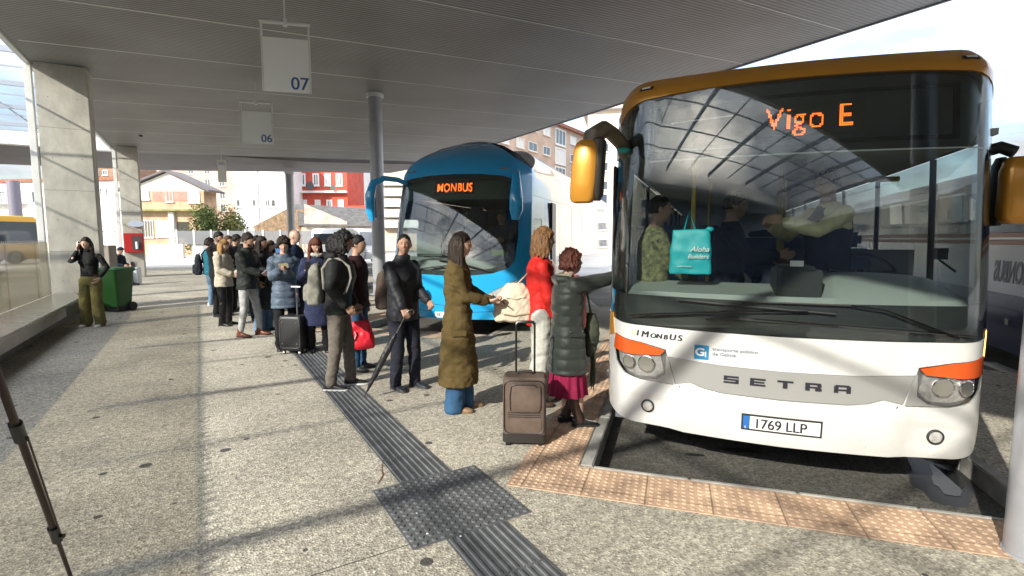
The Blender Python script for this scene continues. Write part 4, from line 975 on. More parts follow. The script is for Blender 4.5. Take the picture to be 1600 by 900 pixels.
def head_mesh(mb, Mt, nu=44, nv=34, sc=1.0, ears=True):
    vs = []; fs = []
    for j in range(nv+1):
        t = math.pi*j/nv
        for i in range(nu):
            a = 2*math.pi*i/nu+math.pi/2
            vs.append(Mt@(head_pt((math.sin(t)*math.cos(a), math.sin(t)*math.sin(a), -math.cos(t)))*sc))
    for j in range(nv):
        for i in range(nu): a = j*nu+i; b = j*nu+(i+1) % nu; fs.append((a, b, b+nu, a+nu))
    mb.add(vs, fs)
    if ears:
        for f in (-1, 1): mb.ball(Mt@Vector((f*.076*sc, -.006*sc, -.004*sc)), .010*sc, .019*sc, .031*sc, 10, 7, M=Mt.to_3x3())
SKIN = {k: mat('skin_'+k, c, .5, var=.10, vs=20, spec=.4) for k, c in dict(light=(.58, .37, .28), mid=(.48, .29, .205), tan=(.37, .215, .145)).items()}
LIP = mat('lips', (.36, .11, .09), .45); EYEW = mat('eye_white', (.7, .68, .65), .25); IRIS = mat('eye_dark', (.03, .018, .012), .15); BROW = mat('eyebrow', (.035, .022, .015), .8)
HAIR = {k: mat('hair_'+k, c, .55, var=.5, vs=30, bump=.8, bs=60, stretch=(1.6, 1.6, .16), spec=.25) for k, c in dict(black=(.012, .011, .011), dark=(.028, .018, .013), brown=(.085, .045, .024), wavy=(.17, .085, .035), red=(.07, .018, .010), auburn=(.11, .035, .018), blond=(.38, .22, .085), grey=(.25, .23, .21)).items()}
def hand(mb, wrist, fdir, palm, s, side, curl=.5, spread=1.0, r=1.0):
    """palm block, four unequal fingers with two bends, and a thumb from the side of the palm near the wrist. side=+1: thumb on +cross side"""
    f = Vector(fdir).normalized(); n = Vector(palm); n = (n-f*n.dot(f)).normalized(); t = f.cross(n)*side
    W = Vector(wrist)
    caps(mb, [W-f*.02*s, W+f*.012*s], [.026*s, .026*s], 10, .75)
    for k in range(4):
        off = (k-1.5)*.019*s
        caps(mb, [W+f*.012*s-t*off*.6, W+f*.082*s-t*off], [.015*s, .0115*s], 8)
        ln = (.040, .046, .043, .033)[k]*s if side else .04*s
        base = W+f*.082*s-t*off*spread; d0 = f; p = base; pts = [p]; c_ = curl*(1+.12*k)
        for j in range(3):
            ang = c_*(.55+.5*j)*1.0
            d = f*math.cos(sum((c_*(.55+.45*q)) for q in range(j+1)))+n*math.sin(sum((c_*(.55+.45*q)) for q in range(j+1)))
            p = p+d*ln*(1, .72, .55)[j]; pts.append(p)
        caps(mb, pts, [.0095*s*r, .009*s*r, .0085*s*r, .0075*s*r], 8)
    tb_ = W+f*.022*s+t*.020*s; d1 = (f*.72+t*.62+n*.25).normalized(); p1 = tb_+d1*.042*s; d2 = (f*.80+t*.15+n*(.25+.4*curl)).normalized(); p2 = p1+d2*.032*s; p3 = p2+(d2*.9+n*.3*curl).normalized()*.024*s
    caps(mb, [tb_, p1, p2, p3], [.014*s, .0115*s, .0105*s, .009*s], 8)

def person(loc, H, heading, label, skin='light', hair=('short', 'dark'), top=None, bottom=None, shoes=None, look=(0, 0), arms=(None, None), stance=.11, step=(0, 0), seated=None, detail=1,
           female=False, lean=0, bulk=1.0, extras=(), group='people queueing for the bus', toe=.12, mask=False, beard=None, loc_obj=None, twist=0):
    s = H/1.75; rz = -heading
    root = empty('person', loc, rz, label, 'person', group)
    vox = {1: .0065, 2: .010, 3: .014}[detail]; cvox = {1: .010, 2: .013, 3: .017}[detail]
    zh = .92*s if seated is None else seated+.10*s      # hip height
    up0 = zh
    Lm = Matrix.Translation((0, 0, zh))@Matrix.Rotation(-lean, 4, 'X')@Matrix.Rotation(-twist, 4, 'Z')       # upper body leans forward about the hips
    T = lambda x, y, z: Lm@Vector((x*s, y*s, z*s))                    # upper body coordinates from the hips
    shw = (.165 if female else .185)*s
    Sh = [T(f*(.160 if female else .180), -.01, .50) for f in (-1, 1)]
    l1, l2 = .285*s, .245*s
    defaults = [Vector((-.25*s, .03*s, zh-.06*s)), Vector((.25*s, .03*s, zh-.06*s))]
    A = []
    for i, f in enumerate((-1, 1)):
        a = arms[i] or {}
        tgt = a.get('t'); tgt = Vector(tgt)*s if tgt is not None else defaults[i]
        pole = a.get('pole', (f*.35, -1, -.35))
        e_, w_ = ik(Sh[i], tgt, l1, l2, pole)
        fd = a.get('dir'); fd = Vector(fd) if fd else (w_-e_).normalized()
        pn = a.get('palm', (-f, .15, 0))
        A.append((Sh[i], e_, w_, fd, Vector(pn), a.get('curl', .35)))
    # legs
    Hp = [Vector((f*.095*s, 0, zh-.02*s)) for f in (-1, 1)]; Lg = []
    for i, f in enumerate((-1, 1)):
        if seated is None:
            ft = Vector((f*stance*s, step[i]*s, .085*s)); kn, an = ik(Hp[i], ft, .411*s, .407*s, (f*.1, 1, 0))
        else:
            kn = Vector((f*.12*s, .42*s, zh-.02*s)); an = Vector((f*.12*s, .46*s, max(.085*s, zh-.44*s)))
        Lg.append((Hp[i], kn, an))
    hc = T(0, .045, .715); Hm = Matrix.Translation(hc)@Matrix.Rotation(-lean*.0, 4, 'X')@Matrix.Rotation(-look[0], 4, 'Z')@Matrix.Rotation(look[1], 4, 'X')@Matrix.Scale(s, 4)
    # ---- the body, one continuous surface
    mb = MB(); head_mesh(mb, Hm)
    caps(mb, [T(0, -.005, .50), T(0, .015, .60), Hm@Vector((0, -.02, -.05))], [.062*s, .052*s, .052*s], 14)
    tor = [(.0, .155, .105), (.10, .145, .10), (.20, .135, .095), (.33, .155, .11), (.45, .165, .105), (.52, .12, .085), (.56, .06, .055)]
    mb.loft([[T(v.x, v.y, z) for v in ring((0, 0), rx*(.93 if female else 1), ry, 0, 18, .85)] for z, rx, ry in tor])
    mb.ball((0, 0, zh), .16*s, .11*s, .12*s)
    for (a_, e_, w_, fd, pn, cu) in A:
        caps(mb, [a_.lerp(e_, .16), (a_+e_)/2, e_, e_.lerp(w_, .3), w_], [.044*s, .045*s, .038*s, .037*s, .025*s], 12)
    hand(mb, A[0][2], A[0][3], A[0][4], s, 1 if A[0][3].normalized().cross(A[0][4]).dot(Vector((0, .4, 1))) > 0 else -1, A[0][5])
    hand(mb, A[1][2], A[1][3], A[1][4], s, 1 if A[1][3].normalized().cross(A[1][4]).dot(Vector((0, .4, 1))) > 0 else -1, A[1][5])
    for (h_, k_, a_) in Lg:
        caps(mb, [h_, h_.lerp(k_, .5), k_, k_.lerp(a_, .35), a_], [.082*s, .075*s, .053*s, .054*s, .036*s], 12)
        caps(mb, [a_, a_+Vector((0, .05*s, -.050*s)), a_+Vector((0, .11*s, -.060*s))], [.033*s, .024*s, .016*s], 10)
    me = remesh(mb, vox, 1); me.materials.append(SKIN[skin]); nb = len(me.polygons)
    bm = bmesh.new(); bm.from_mesh(me)
    def addpart(pmb, mi):
        m_ = bpy.data.meshes.new('x'); m_.from_pydata(pmb.v, [], pmb.f); n0 = len(bm.faces); bm.from_mesh(m_); bm.faces.ensure_lookup_table()
        for f_ in bm.faces[n0:]: f_.material_index = mi; f_.smooth = True
        bpy.data.meshes.remove(m_)
    q = MB()
    for f in (-1, 1): q.ball(Hm@Vector((f*.0285, .0745, .008)), .0125*s, .0125*s, .0085*s, 10, 6, M=None)
    addpart(q, 1); q = MB()
    for f in (-1, 1): q.ball(Hm@Vector((f*.0285, .0835, .008)), .0065*s, nu=8, nv=6)
    addpart(q, 2); q = MB()
    for f in (-1, 1): q.tube([Hm@head_pt(Vector((f*x_, .9, z_)).normalized())+Hm.to_3x3()@Vector((0, .001, 0)) for x_, z_ in ((.14, .22), (.32, .28), (.50, .22))], [.0035*s, .0045*s, .003*s], 6)
    addpart(q, 3); q = MB(); q.tube([Hm@(head_pt(Vector((x_, .86, z_)).normalized())) for x_, z_ in ((-.22, -.50), (-.1, -.49), (0, -.50), (.1, -.49), (.22, -.50))], [.002*s, .0055*s, .006*s, .0055*s, .002*s], 6)
    addpart(q, 4)
    bm.to_mesh(me); bm.free()
    body = obj('body', me, [SKIN[skin], EYEW, IRIS, BROW, LIP], root)
    if mask:
        b = MB(); vs = []
        nu_, nv_ = 12, 8
        for j in range(nv_+1):
            for i in range(nu_+1):
                x_ = -.85+1.7*i/nu_; z_ = -.85+.72*j/nv_
                vs.append(Hm@(head_pt(Vector((x_, max(.25, 1-abs(x_)*.5), z_)).normalized())*1.07+Vector((0, .004, 0))))
        b.add(vs, [(j*(nu_+1)+i, j*(nu_+1)+i+1, (j+1)*(nu_+1)+i+1, (j+1)*(nu_+1)+i) for j in range(nv_) for i in range(nu_)]); b.build('face_mask', mat('mask_pale', (.62, .64, .68), .8), root, smooth=True)
    if beard:
        b = MB(); vs = []
        for j in range(8):
            for i in range(13):
                x_ = -.95+1.9*i/12; z_ = -.95+.55*j/7
                vs.append(Hm@(head_pt(Vector((x_, max(.15, .8-abs(x_)*.5), z_)).normalized())*1.02))
        b.add(vs, [(j*13+i, j*13+i+1, (j+1)*13+i+1, (j+1)*13+i) for j in range(4) for i in range(12)]+[(j*13+i, j*13+i+1, (j+1)*13+i+1, (j+1)*13+i) for j in range(4, 7) for i in list(range(3))+list(range(9, 12))]); b.build('beard', HAIR[beard], root, smooth=True)
    # ---- hair
    style, hcol = hair; hb_ = MB()
    def cap_hair(th, front, low, seed=1.0, rough=.004):
        nu, nv = 40, 30; vs = []; fs = []
        for j in range(nv+1):
            t = math.pi*j/nv
            for i in range(nu):
                a = 2*math.pi*i/nu; n = Vector((math.sin(t)*math.cos(a), math.sin(t)*math.sin(a), math.cos(t)))
                # hairline: high on the forehead, low behind the ears
                lim = front*max(0, n.y)**.8*1.0+low*(1-max(0, n.y)**.8)
                k = max(0, min(1, (n.z-lim)/.14+.5)); k = k*k*(3-2*k)
                r_ = noise.noise(Vector((n.x*9+seed, n.y*9, n.z*2.5)))*rough*3
                vs.append(Hm@(head_pt(n)*(1-.10*(1-k))+n*(th+r_)*k))
        for j in range(nv):
            for i in range(nu): a = j*nu+i; b = j*nu+(i+1) % nu; fs.append((a, b, b+nu, a+nu))
        hb_.add(vs, fs)
    def locks(n_, z_end, rad, spread=.02, wave=0.0, a0=-200, a1=20, fwd=0.0, z_start=.05):
        """falling locks; angles measured clockwise from the right ear round the back"""
        for k in range(n_):
            a = R(a0+(a1-a0)*k/(n_-1)); rr = random.uniform(.9, 1.1)
            n = Vector((math.cos(a), math.sin(a), .35)).normalized(); p0 = Hm@(head_pt(n)*1.0+n*.004)
            p1 = Hm@(head_pt(Vector((math.cos(a), math.sin(a), -.1)).normalized())*1.12)
            d = (Hm.to_3x3()@Vector((math.cos(a), math.sin(a)*.6+fwd, 0))); pts = [p0, p1]
            ze = z_end*rr if z_end < 0 else z_end
            for q_ in range(1, 6):
                t = q_/5; w_ = wave*math.sin(q_*2.1+k*1.7)
                pts.append(Vector((p1.x+d.x*spread*t*3+w_*math.cos(a+1.6), p1.y+d.y*spread*t*2+w_*math.sin(a+1.6), p1.z+(ze*s)*t)))
            caps(hb_, pts, [rad*.7*s, rad*s, rad*1.1*s, rad*1.1*s, rad*s, rad*.85*s, rad*.45*s], 8)
    st = {'short': lambda: cap_hair(.013, .58, -.25), 'crop': lambda: cap_hair(.006, .76, -.3, rough=.002), 'balding': lambda: cap_hair(.007, .95, -.25, rough=.002),
          'straight': lambda: (cap_hair(.012, .46, -.2), locks(14, -.36, .022, .004, 0, -186, 6)),
          'long': lambda: (cap_hair(.012, .46, -.2), locks(12, -.26, .022, .008, .006, -186, 6)),
          'wavy': lambda: (cap_hair(.022, .42, -.2, rough=.008), locks(13, -.15, .026, .010, .014, -190, 10)),
          'curly': lambda: (cap_hair(.026, .45, -.35, rough=.009), locks(12, -.10, .030, .010, .014, -190, 10)),
          'bob': lambda: (cap_hair(.028, .40, -.45, rough=.008), locks(11, -.03, .026, .008, .006, -188, 8)),
          'thick': lambda: cap_hair(.022, .52, -.3, rough=.006)}
    if style != 'bald':
        st[style]()
        rg_ = .010 if style in ('wavy', 'curly', 'bob', 'thick') else .004
        fr = 38 if style in ('curly', 'wavy') else 60
        hd_ = lambda c, n: noise.noise(Vector((c.x*fr, c.y*fr, c.z*(fr*.6 if style == 'curly' else 9))))*rg_+noise.noise(Vector((c.x*150, c.y*150, c.z*14)))*.0038
        obj('hair', remesh(hb_, {1: .0055, 2: .008, 3: .012}[detail], 1, hd_), HAIR[hcol], root)
    # ---- trousers / skirt
    if bottom:
        kind = bottom[0]; bm_ = bottom[1]; tb2 = MB()
        if kind in ('trousers', 'wide', 'slim'):
            wk = {'trousers': (.100, .088, .074, .066, .062), 'wide': (.108, .102, .094, .092, .100), 'slim': (.095, .082, .064, .055, .046)}[kind]
            wk = [w_*s*bulk for w_ in wk]
            if top and top.get('hem', 0) < -.3: wk = [min(wk[0], .078*s), min(wk[1], .075*s), min(wk[2], .075*s)]+wk[3:]
            for (h_, k_, a_) in Lg:
                caps(tb2, [h_+Vector((0, 0, .02*s)), h_.lerp(k_, .5), k_, k_.lerp(a_, .5), a_+Vector((0, 0, bottom[2]*s if len(bottom) > 2 else -.02*s))], wk, 16)
            pk = .86 if top and top.get('hem', 0) < -.3 else 1
            rz_ = [(-.10, .135, .10), (-.03, .162, .118), (.05, .165, .12), (.12, .148, .108), (.16, .142, .102)]
            tb2.loft([[Vector((v.x, v.y, zh+z*s)) for v in ring((0, 0), rx*s*bulk*pk, ry*s*bulk*pk, 0, 20, .9)] for z, rx, ry in rz_])
            def dsp_(c, n):
                k = min(1, max(0, (zh-c.z)/.15)); near = max(0, 1-abs(c.z-zh*.52)/.14)+max(0, 1-abs(c.z-.12)/.12)
                return noise.noise(Vector((c.x*9, c.y*9, c.z*16+loc[0]*7)))*.008*(.5+near)+noise.noise(Vector((c.x*22+3, c.y*22, c.z*34)))*.004
            obj('trousers', remesh(tb2, cvox, 2, dsp_), bm_, root)
        else:
            z0 = bottom[2]*s; rr = []
            for j in range(9):
                t = j/8; z = z0+(zh+.1*s-z0)*t; fl = (1-t); rip = lambda a, fl=fl: .07*fl*math.sin(a*13)+.03*fl*math.sin(a*5+1)
                rr.append([Vector((v.x, v.y, z)) for v in ring((0, .01), (.15+.065*fl)*s, (.11+.085*fl)*s, 0, 90, 1.0, rip=rip)])
            k_ = MB(); k_.loft(rr); k_.build('skirt', bm_, root, smooth=True)
    # ---- shoes
    if shoes:
        for i, f in enumerate((-1, 1)):
            a_ = Lg[i][2]; q = MB(); rot = Matrix.Rotation(-f*toe, 4, 'Z'); zb = a_.z-.085*s
            prof = [(-.075, .026, .0, .075), (-.055, .036, 0, .095), (-.01, .037, .0, .098), (.04, .036, 0, .075), (.09, .044, 0, .056), (.14, .044, 0, .046), (.175, .032, .0, .036), (.19, .014, .006, .024)]
            rg = []
            for (y_, w_, lo, hi) in prof:
                rg.append([Vector((a_.x, a_.y, zb))+rot@Vector((w_*s*math.copysign(abs(math.cos(g))**.8, math.cos(g)), y_*s, (lo+(hi-lo)*(.5+.5*math.copysign(abs(math.sin(g))**.7, math.sin(g))))*s)) for g in [2*math.pi*k/16 for k in range(16)]])
            q.loft(rg)
            if len(shoes) > 2: caps(q, [a_+Vector((0, -.01*s, -.02*s)), a_+Vector((0, -.01*s, shoes[2]*s))], [.045*s, .048*s], 12)
            so = obj('shoe', remesh(q, .007 if detail == 1 else .011, 1), shoes[0], root)
            q = MB(); rg = [];
            for (y_, w_, lo, hi) in prof: rg.append([Vector((a_.x, a_.y, zb))+rot@Vector((x_*(w_+.004)*s, y_*1.03*s, z_*s)) for x_, z_ in ((-1, .0), (1, .0), (1, .020), (-1, .020))])
            q.loft(rg); q.build('sole', shoes[1], so, bevel=.003)
    # ---- coat / jacket
    if top:
        tm = top['m']; q = MB(); hem = top.get('hem', -.10); fl = top.get('flare', 0); bk = top.get('bulk', 1.0)*bulk; th = top.get('sleeve', .058)
        prof = []
        nst = 14
        base_ = [(-.60, .185, .145), (-.30, .180, .140), (-.10, .176, .132), (0, .174, .130), (.10, .160, .122), (.20, .156, .118), (.33, .172, .128), (.44, .180, .122), (.50, .150, .100), (.545, .085, .078), (.585, .066, .066)]
        def prof_at(z):
            for k in range(len(base_)-1):
                if base_[k][0] <= z <= base_[k+1][0]:
                    t = (z-base_[k][0])/(base_[k+1][0]-base_[k][0]); return tuple(base_[k][m]+(base_[k+1][m]-base_[k][m])*t for m in (1, 2))
            return base_[0][1:] if z < base_[0][0] else base_[-1][1:]
        rg = []
        topz = top.get('collar', .575)
        for j in range(nst+9):
            z = hem+(topz-hem)*j/(nst+8); rx, ry = prof_at(z); g = 1+fl*max(0, (.1-z))
            if female: rx *= .93
            if z < 0 and seated is None:   # below the hips a coat hangs straight down even when the body leans
                c0 = Lm@Vector((0, 0, 0)); rg.append([c0+Vector((v.x, v.y, z*s)) for v in ring((0, .005), rx*s*bk*g, ry*s*bk*g, 0, 28, .88)])
            else: rg.append([T(v.x, v.y, z) for v in ring((0, .005), rx*bk*g, ry*bk*g, 0, 28, .88)])
        q.loft(rg)
        if female: 
            for f in (-1, 1): q.ball(T(f*.065, .085, .345), .07*s, .06*s, .07*s, 10, 8)
        if top.get('hood'): caps(q, [T(-.10, -.03, .565), T(-.06, -.10, .55), T(.06, -.10, .55), T(.10, -.03, .565)], [.035*s, .05*s, .05*s, .035*s], 10)
        if top.get('stand'): caps(q, [T(.072*math.cos(a*math.pi/6), .01+.068*math.sin(a*math.pi/6), .585) for a in range(13)], [.020*s]*13, 8)
        if top.get('puff'):
            pass
        for (a_, e_, w_, fd, pn, cu) in A:
            en = e_.lerp(w_, top.get('cuff', .93))
            caps(q, [a_.lerp(e_, .07)+Vector(((-.008 if a_.x > 0 else .008)*s, 0, -.004*s)), a_.lerp(e_, .5), e_, e_.lerp(en, .5), en], [(th+.007)*s*bk, th*1.08*s*bk, th*s*bk, th*.92*s*bk, th*.78*s*bk], 16)
        pf = top.get('puff', 0); fo = top.get('fold', .007); sd_ = random.random()*9
        def dsp2(c, n):
            d = noise.noise(Vector((c.x*8+sd_, c.y*8, c.z*11)))*fo+noise.noise(Vector((c.x*19, c.y*19+sd_, c.z*26)))*fo*.6
            if pf: d += pf*(abs(math.sin((c.z-zh)*math.pi/(.105*s)))**.45-.75)*(1 if abs(n.z) < .8 else 0)
            return d
        jm = remesh(q, cvox, 2, dsp2)
        jk = obj(top.get('name', 'jacket'), jm, tm, root)
        if top.get('zip'):
            b = MB(); vs = []
            for j in range(12):
                z = hem+.03+(topz-.02-hem)*j/11; rx, ry = prof_at(z); p = T(0, ry*bk+.012, z); vs += [p+Vector((-.006, 0, 0)), p+Vector((.006, 0, 0))]
            b.add(vs, [(2*i, 2*i+1, 2*i+3, 2*i+2) for i in range(11)]); b.build('zip', M['black'], jk)
        for ex in top.get('bands', ()):   # contrasting hem, cuffs, belt
            pass
        if top.get('cuffs'):
            b = MB()
            for (a_, e_, w_, fd, pn, cu) in A: caps(b, [e_.lerp(w_, .88), e_.lerp(w_, 1.0)], [.044*s, .036*s], 12)
            b.build('cuffs', top['cuffs'], jk, smooth=True)
    info = dict(root=root, T=T, A=A, s=s, Hm=Hm, zh=zh, Lm=Lm, head=hc)
    for fn in extras: fn(info)
    return info
def worldpt(info, p):
    r = info['root']; return Matrix.Translation(r.location)@Matrix.Rotation(r.rotation_euler.z, 4, 'Z')@Vector(p)
IMG = lambda a: R(a)+PSI           # heading: 0 away from the camera, 90 to the right of the picture, 180 towards us
def scarf(m, long=True):
    def f(i):
        T, s = i['T'], i['s']; b = MB(); caps(b, [T(.078*math.cos(a*math.pi/7), .02+.078*math.sin(a*math.pi/7), .565+.01*math.sin(a)) for a in range(15)], [.030*s]*15, 8)
        if long: caps(b, [T(.03, .10, .54), T(.04, .15, .40), T(.04, .16, .22), T(.045, .155, .08)], [.03*s, .035*s, .035*s, .03*s], 8, .5)
        obj('scarf', remesh(b, .010, 1, lambda c, n: noise.noise(c*60)*.006), m, i['root'])
    return f
def straps(m, w=.016):
    def f(i):
        T, s = i['T'], i['s']; b = MB()
        for g in (-1, 1): b.tube([T(g*.10, -.13, .20), T(g*.105, -.15, .42), T(g*.11, -.08, .525), T(g*.115, .02, .535), T(g*.12, .13, .46), T(g*.125, .155, .34), T(g*.15, .11, .18), T(g*.17, -.02, .10)], w*s, 8, flat=.45)
        b.build('bag_strap', m, i['root'], smooth=True)
    return f
denim = fab('denim', (.035, .095, .19), var=.35, vs=6); ldenim = fab('pale_denim', (.13, .22, .34), var=.3, vs=6)
blk = fab('black_cloth', (.014, .014, .016)); navyc = fab('navy_cloth', (.018, .022, .040)); char = fab('charcoal_cloth', (.030, .031, .034))
soleb = mat('sole_black', (.02, .02, .02), .7); solew = mat('sole_white', (.6, .6, .58), .6)

# 1 -- woman at the bus door reaching up with her right arm
puf = fab('puffer_green', (.020, .026, .022), rough=.5, sheen=.2)
oldw = person(gp(884, 664), 1.54, IMG(78), 'older woman in long dark quilted coat and crimson skirt reaching up to the bus door', 'light', ('bob', 'red'),
    dict(m=puf, hem=-.36, flare=.25, bulk=1.13, sleeve=.062, puff=.010, hood=True, name='coat', fold=.006), ('skirt', fab('crimson_skirt', (.20, .006, .04), rough=.7), .33), (mat('patent', (.012, .012, .013), .12), soleb),
    look=(R(2), R(10)), arms=(dict(t=(-.12, .27, .93), curl=.9), dict(t=(.06, .52, 1.51), dir=(0, .5, .85), palm=(-.2, .9, 0), curl=.3, pole=(.6, -.2, -1))), stance=.08, step=(.02, .12), female=True, detail=1, bulk=1.08,
    extras=(scarf(fab('pink_scarf', (.50, .20, .17))),))
b = MB(); i = oldw; T, s_ = i['T'], i['s']
caps(b, [T(-.10, .0, .60), T(-.05, -.075, .585), T(.05, -.075, .585), T(.10, .0, .60)], [.028*s_]*4, 10); obj('collar', remesh(b, .008, 1, lambda c, n: noise.noise(c*90)*.006), fab('fleece_cream', (.42, .37, .27)), oldw['root'])
b = MB()
for (h_) in (0,):
    for g in (-1, 1): caps(b, [(g*.07, .02+(.09 if g > 0 else .0), .06), (g*.075, .05, .22), (g*.08, .03, .36)], [.044, .052, .06], 12)
b.build('tights', mat('tights', (.045, .025, .022), .6), oldw['root'], smooth=True)
# 2 -- woman in the red jacket
redj = fab('red_jacket', (.50, .018, .014), rough=.6, bump=.15)
redw = person(gp(842, 630), 1.74, IMG(82), 'wavy-haired woman in red jacket and pale trousers with a cream bag', 'light', ('wavy', 'wavy'),
    dict(m=redj, hem=-.12, bulk=1.08, sleeve=.056, zip=True, stand=True, cuffs=fab('grey_cuff', (.10, .11, .12))), ('wide', fab('pale_trousers', (.50, .50, .45), rough=.9), -.05), (mat('brown_shoe', (.07, .035, .02), .5), soleb),
    look=(R(5), R(2)), arms=(dict(t=(-.20, .20, .98), curl=.5), dict(t=(.19, .12, .86), dir=(0, .2, -1), palm=(-1, .2, 0), curl=.6)), stance=.10, step=(.10, -.06), female=True, detail=1)
# 3 -- woman in the tweed coat
tweed = mat('tweed', (.12, .085, .035), .95, var=.40, vs=150, bump=.6, bs=260, spec=.1)
coatw = person(gp(716, 640), 1.70, IMG(86), 'long-haired woman in an olive tweed coat and wide blue jeans', 'light', ('straight', 'dark'),
    dict(m=tweed, hem=-.64, flare=.42, bulk=1.06, sleeve=.060, name='coat', fold=.016), ('wide', denim, -.055), (mat('tan_shoe', (.30, .19, .11), .6), mat('sole_tan', (.2, .13, .07), .7)),
    look=(R(3), R(0)), arms=(dict(t=(-.05, .34, 1.08), curl=.8, palm=(.3, 0, 1)), dict(t=(.08, .30, 1.10), curl=.8, palm=(-.3, 0, 1))), stance=.08, step=(.06, -.04), female=True, detail=1)
# 4 -- man with the umbrella
umbm = person(gp(632, 606), 1.69, IMG(128), 'man in a dark navy jacket facing us with one hand on a folded umbrella', 'tan', ('crop', 'black'),
    dict(m=fab('navy_shell', (.022, .023, .028), rough=.55, bump=.12), hem=-.13, bulk=1.08, sleeve=.060, stand=True, zip=True, fold=.011), ('trousers', fab('dark_trousers', (.020, .022, .034)), -.03), (mat('dark_trainer', (.02, .022, .028), .5), mat('sole_grey', (.06, .06, .065), .6)),
    look=(R(42), R(2)), arms=(dict(t=(-.15, .25, 1.0), curl=.7, palm=(1, 0, .3), pole=(-.1, -1, -.6)), dict(t=(.22, .30, .88), curl=1.3, dir=(-.05, .5, -.7), palm=(-.5, 0, -1))), stance=.11, step=(.06, -.02), detail=1, bulk=1.05)
# 5 -- curly-haired man
curm = person(gp(532, 606), 1.72, IMG(84), 'man with curly black hair, grey backpack, black jacket and taupe trousers', 'tan', ('curly', 'black'),
    dict(m=fab('black_jacket', (.017, .018, .018), rough=.7), hem=-.07, bulk=1.12, sleeve=.062, fold=.009, hood=True), ('trousers', fab('taupe_trousers', (.15, .13, .11)), -.01), (mat('black_sneaker', (.015, .015, .016), .6), solew),
    look=(R(-2), R(-4)), arms=(dict(t=(-.20, .14, .93), curl=.8), dict(t=(.20, .13, .95), curl=.8)), stance=.10, step=(.10, -.08), detail=1, extras=(straps(fab('strap_grey', (.26, .25, .22))),), lean=R(3))
# 6 -- person behind him with the red carrier bag
p6 = person(gp(560, 577), 1.68, IMG(96), 'person in dark maroon jacket half hidden between the curly-haired man and umbrella man', 'mid', ('short', 'black'),
    dict(m=fab('maroon_dark', (.030, .010, .012)), hem=-.10, bulk=1.1, name='jacket'), ('trousers', denim, -.02), (mat('grey_boot', (.05, .05, .055), .6), soleb), arms=(None, dict(t=(.26, .06, .85), curl=1.2)), detail=2)
# 7 -- woman in navy coat looking at her phone
p7 = person(gp(499, 549), 1.66, IMG(160), 'auburn-haired woman in a navy coat bending her head over a phone', 'light', ('long', 'auburn'),
    dict(m=fab('navy_coat', (.025, .032, .075)), hem=-.50, flare=.15, bulk=1.08, name='coat'), ('trousers', blk, -.03), (M['black'], soleb), look=(R(-20), R(-34)),
    arms=(dict(t=(-.04, .30, 1.22), curl=.9), dict(t=(.14, .24, 1.26), curl=.9, palm=(-.8, -.4, 0))), female=True, detail=1, extras=(scarf(fab('fleece_pale', (.50, .48, .42)), False),))
# 8 -- woman in blue-grey puffer
p8 = person(gp(449, 545), 1.66, IMG(146), 'woman in a blue-grey quilted coat holding a phone up to her chin', 'light', ('bob', 'dark'),
    dict(m=fab('puffer_slate', (.105, .14, .19), rough=.5), hem=-.26, flare=.15, bulk=1.18, sleeve=.066, puff=.011, name='coat', hood=True), ('trousers', blk, -.03), (M['black'], soleb), look=(R(10), R(-14)),
    arms=(dict(t=(.02, .30, 1.26), curl=.9), dict(t=(.10, .27, 1.28), curl=.9)), female=True, detail=1)
# 9 -- bald man
p9 = person(gp(463, 516), 1.80, IMG(100), 'tall bald man in a navy jersey behind the woman in the blue-grey coat', 'light', ('bald', 'grey'), dict(m=fab('navy_jersey', (.018, .026, .060)), hem=-.12, bulk=1.16), ('trousers', navyc, -.02), (M['black'], soleb), look=(R(-5), R(4)), detail=2)
# 10 -- dark-haired person with hood behind the curly-haired man
p10 = person(gp(524, 548), 1.68, IMG(75), 'dark-haired person in a black hooded jacket just behind the curly-haired man', 'mid', ('curly', 'black'), dict(m=blk, hem=-.12, bulk=1.15, hood=True), ('trousers', blk, -.02), (M['black'], soleb), detail=2)
# 11 -- man with papers
p11 = person(gp(391, 525), 1.72, IMG(96), 'bearded man in a black jacket and light grey trousers reading a paper', 'mid', ('short', 'dark'),
    dict(m=fab('olive_black', (.022, .026, .024), rough=.6), hem=-.10, bulk=1.18, sleeve=.066, fold=.010, stand=True), ('slim', fab('light_grey_trousers', (.40, .40, .40)), .02), (mat('brown_boot', (.16, .045, .02), .35), mat('sole_brown', (.05, .02, .01), .7), .05),
    look=(R(0), R(-8)), arms=(dict(t=(-.02, .33, 1.10), curl=.6), dict(t=(.05, .29, 1.08), curl=.6, palm=(-.5, 0, 1))), stance=.13, step=(.10, -.08), detail=1, beard='dark')
# 12
p12 = person(gp(412, 517), 1.68, IMG(100), 'person in dark jacket and blue jeans hidden behind the man with the paper', 'mid', ('long', 'dark'), dict(m=char, hem=-.10, bulk=1.15), ('wide', ldenim, -.05), (M['black'], soleb), detail=2, arms=(None, dict(t=(.24, .1, .95))), female=True)
# 13
p13 = person(gp(353, 508), 1.62, IMG(92), 'blonde woman in a cream jacket and black trousers', 'light', ('long', 'blond'), dict(m=fab('cream_jacket', (.50, .45, .36)), hem=-.12, bulk=1.18, sleeve=.068, hood=True), ('trousers', fab('black_leather', (.012, .012, .013), rough=.35), -.03), (M['black'], soleb),
    look=(R(8), R(-16)), arms=(dict(t=(-.05, .28, 1.06), curl=.7), dict(t=(.10, .24, 1.05), curl=.7)), female=True, detail=1, stance=.12)
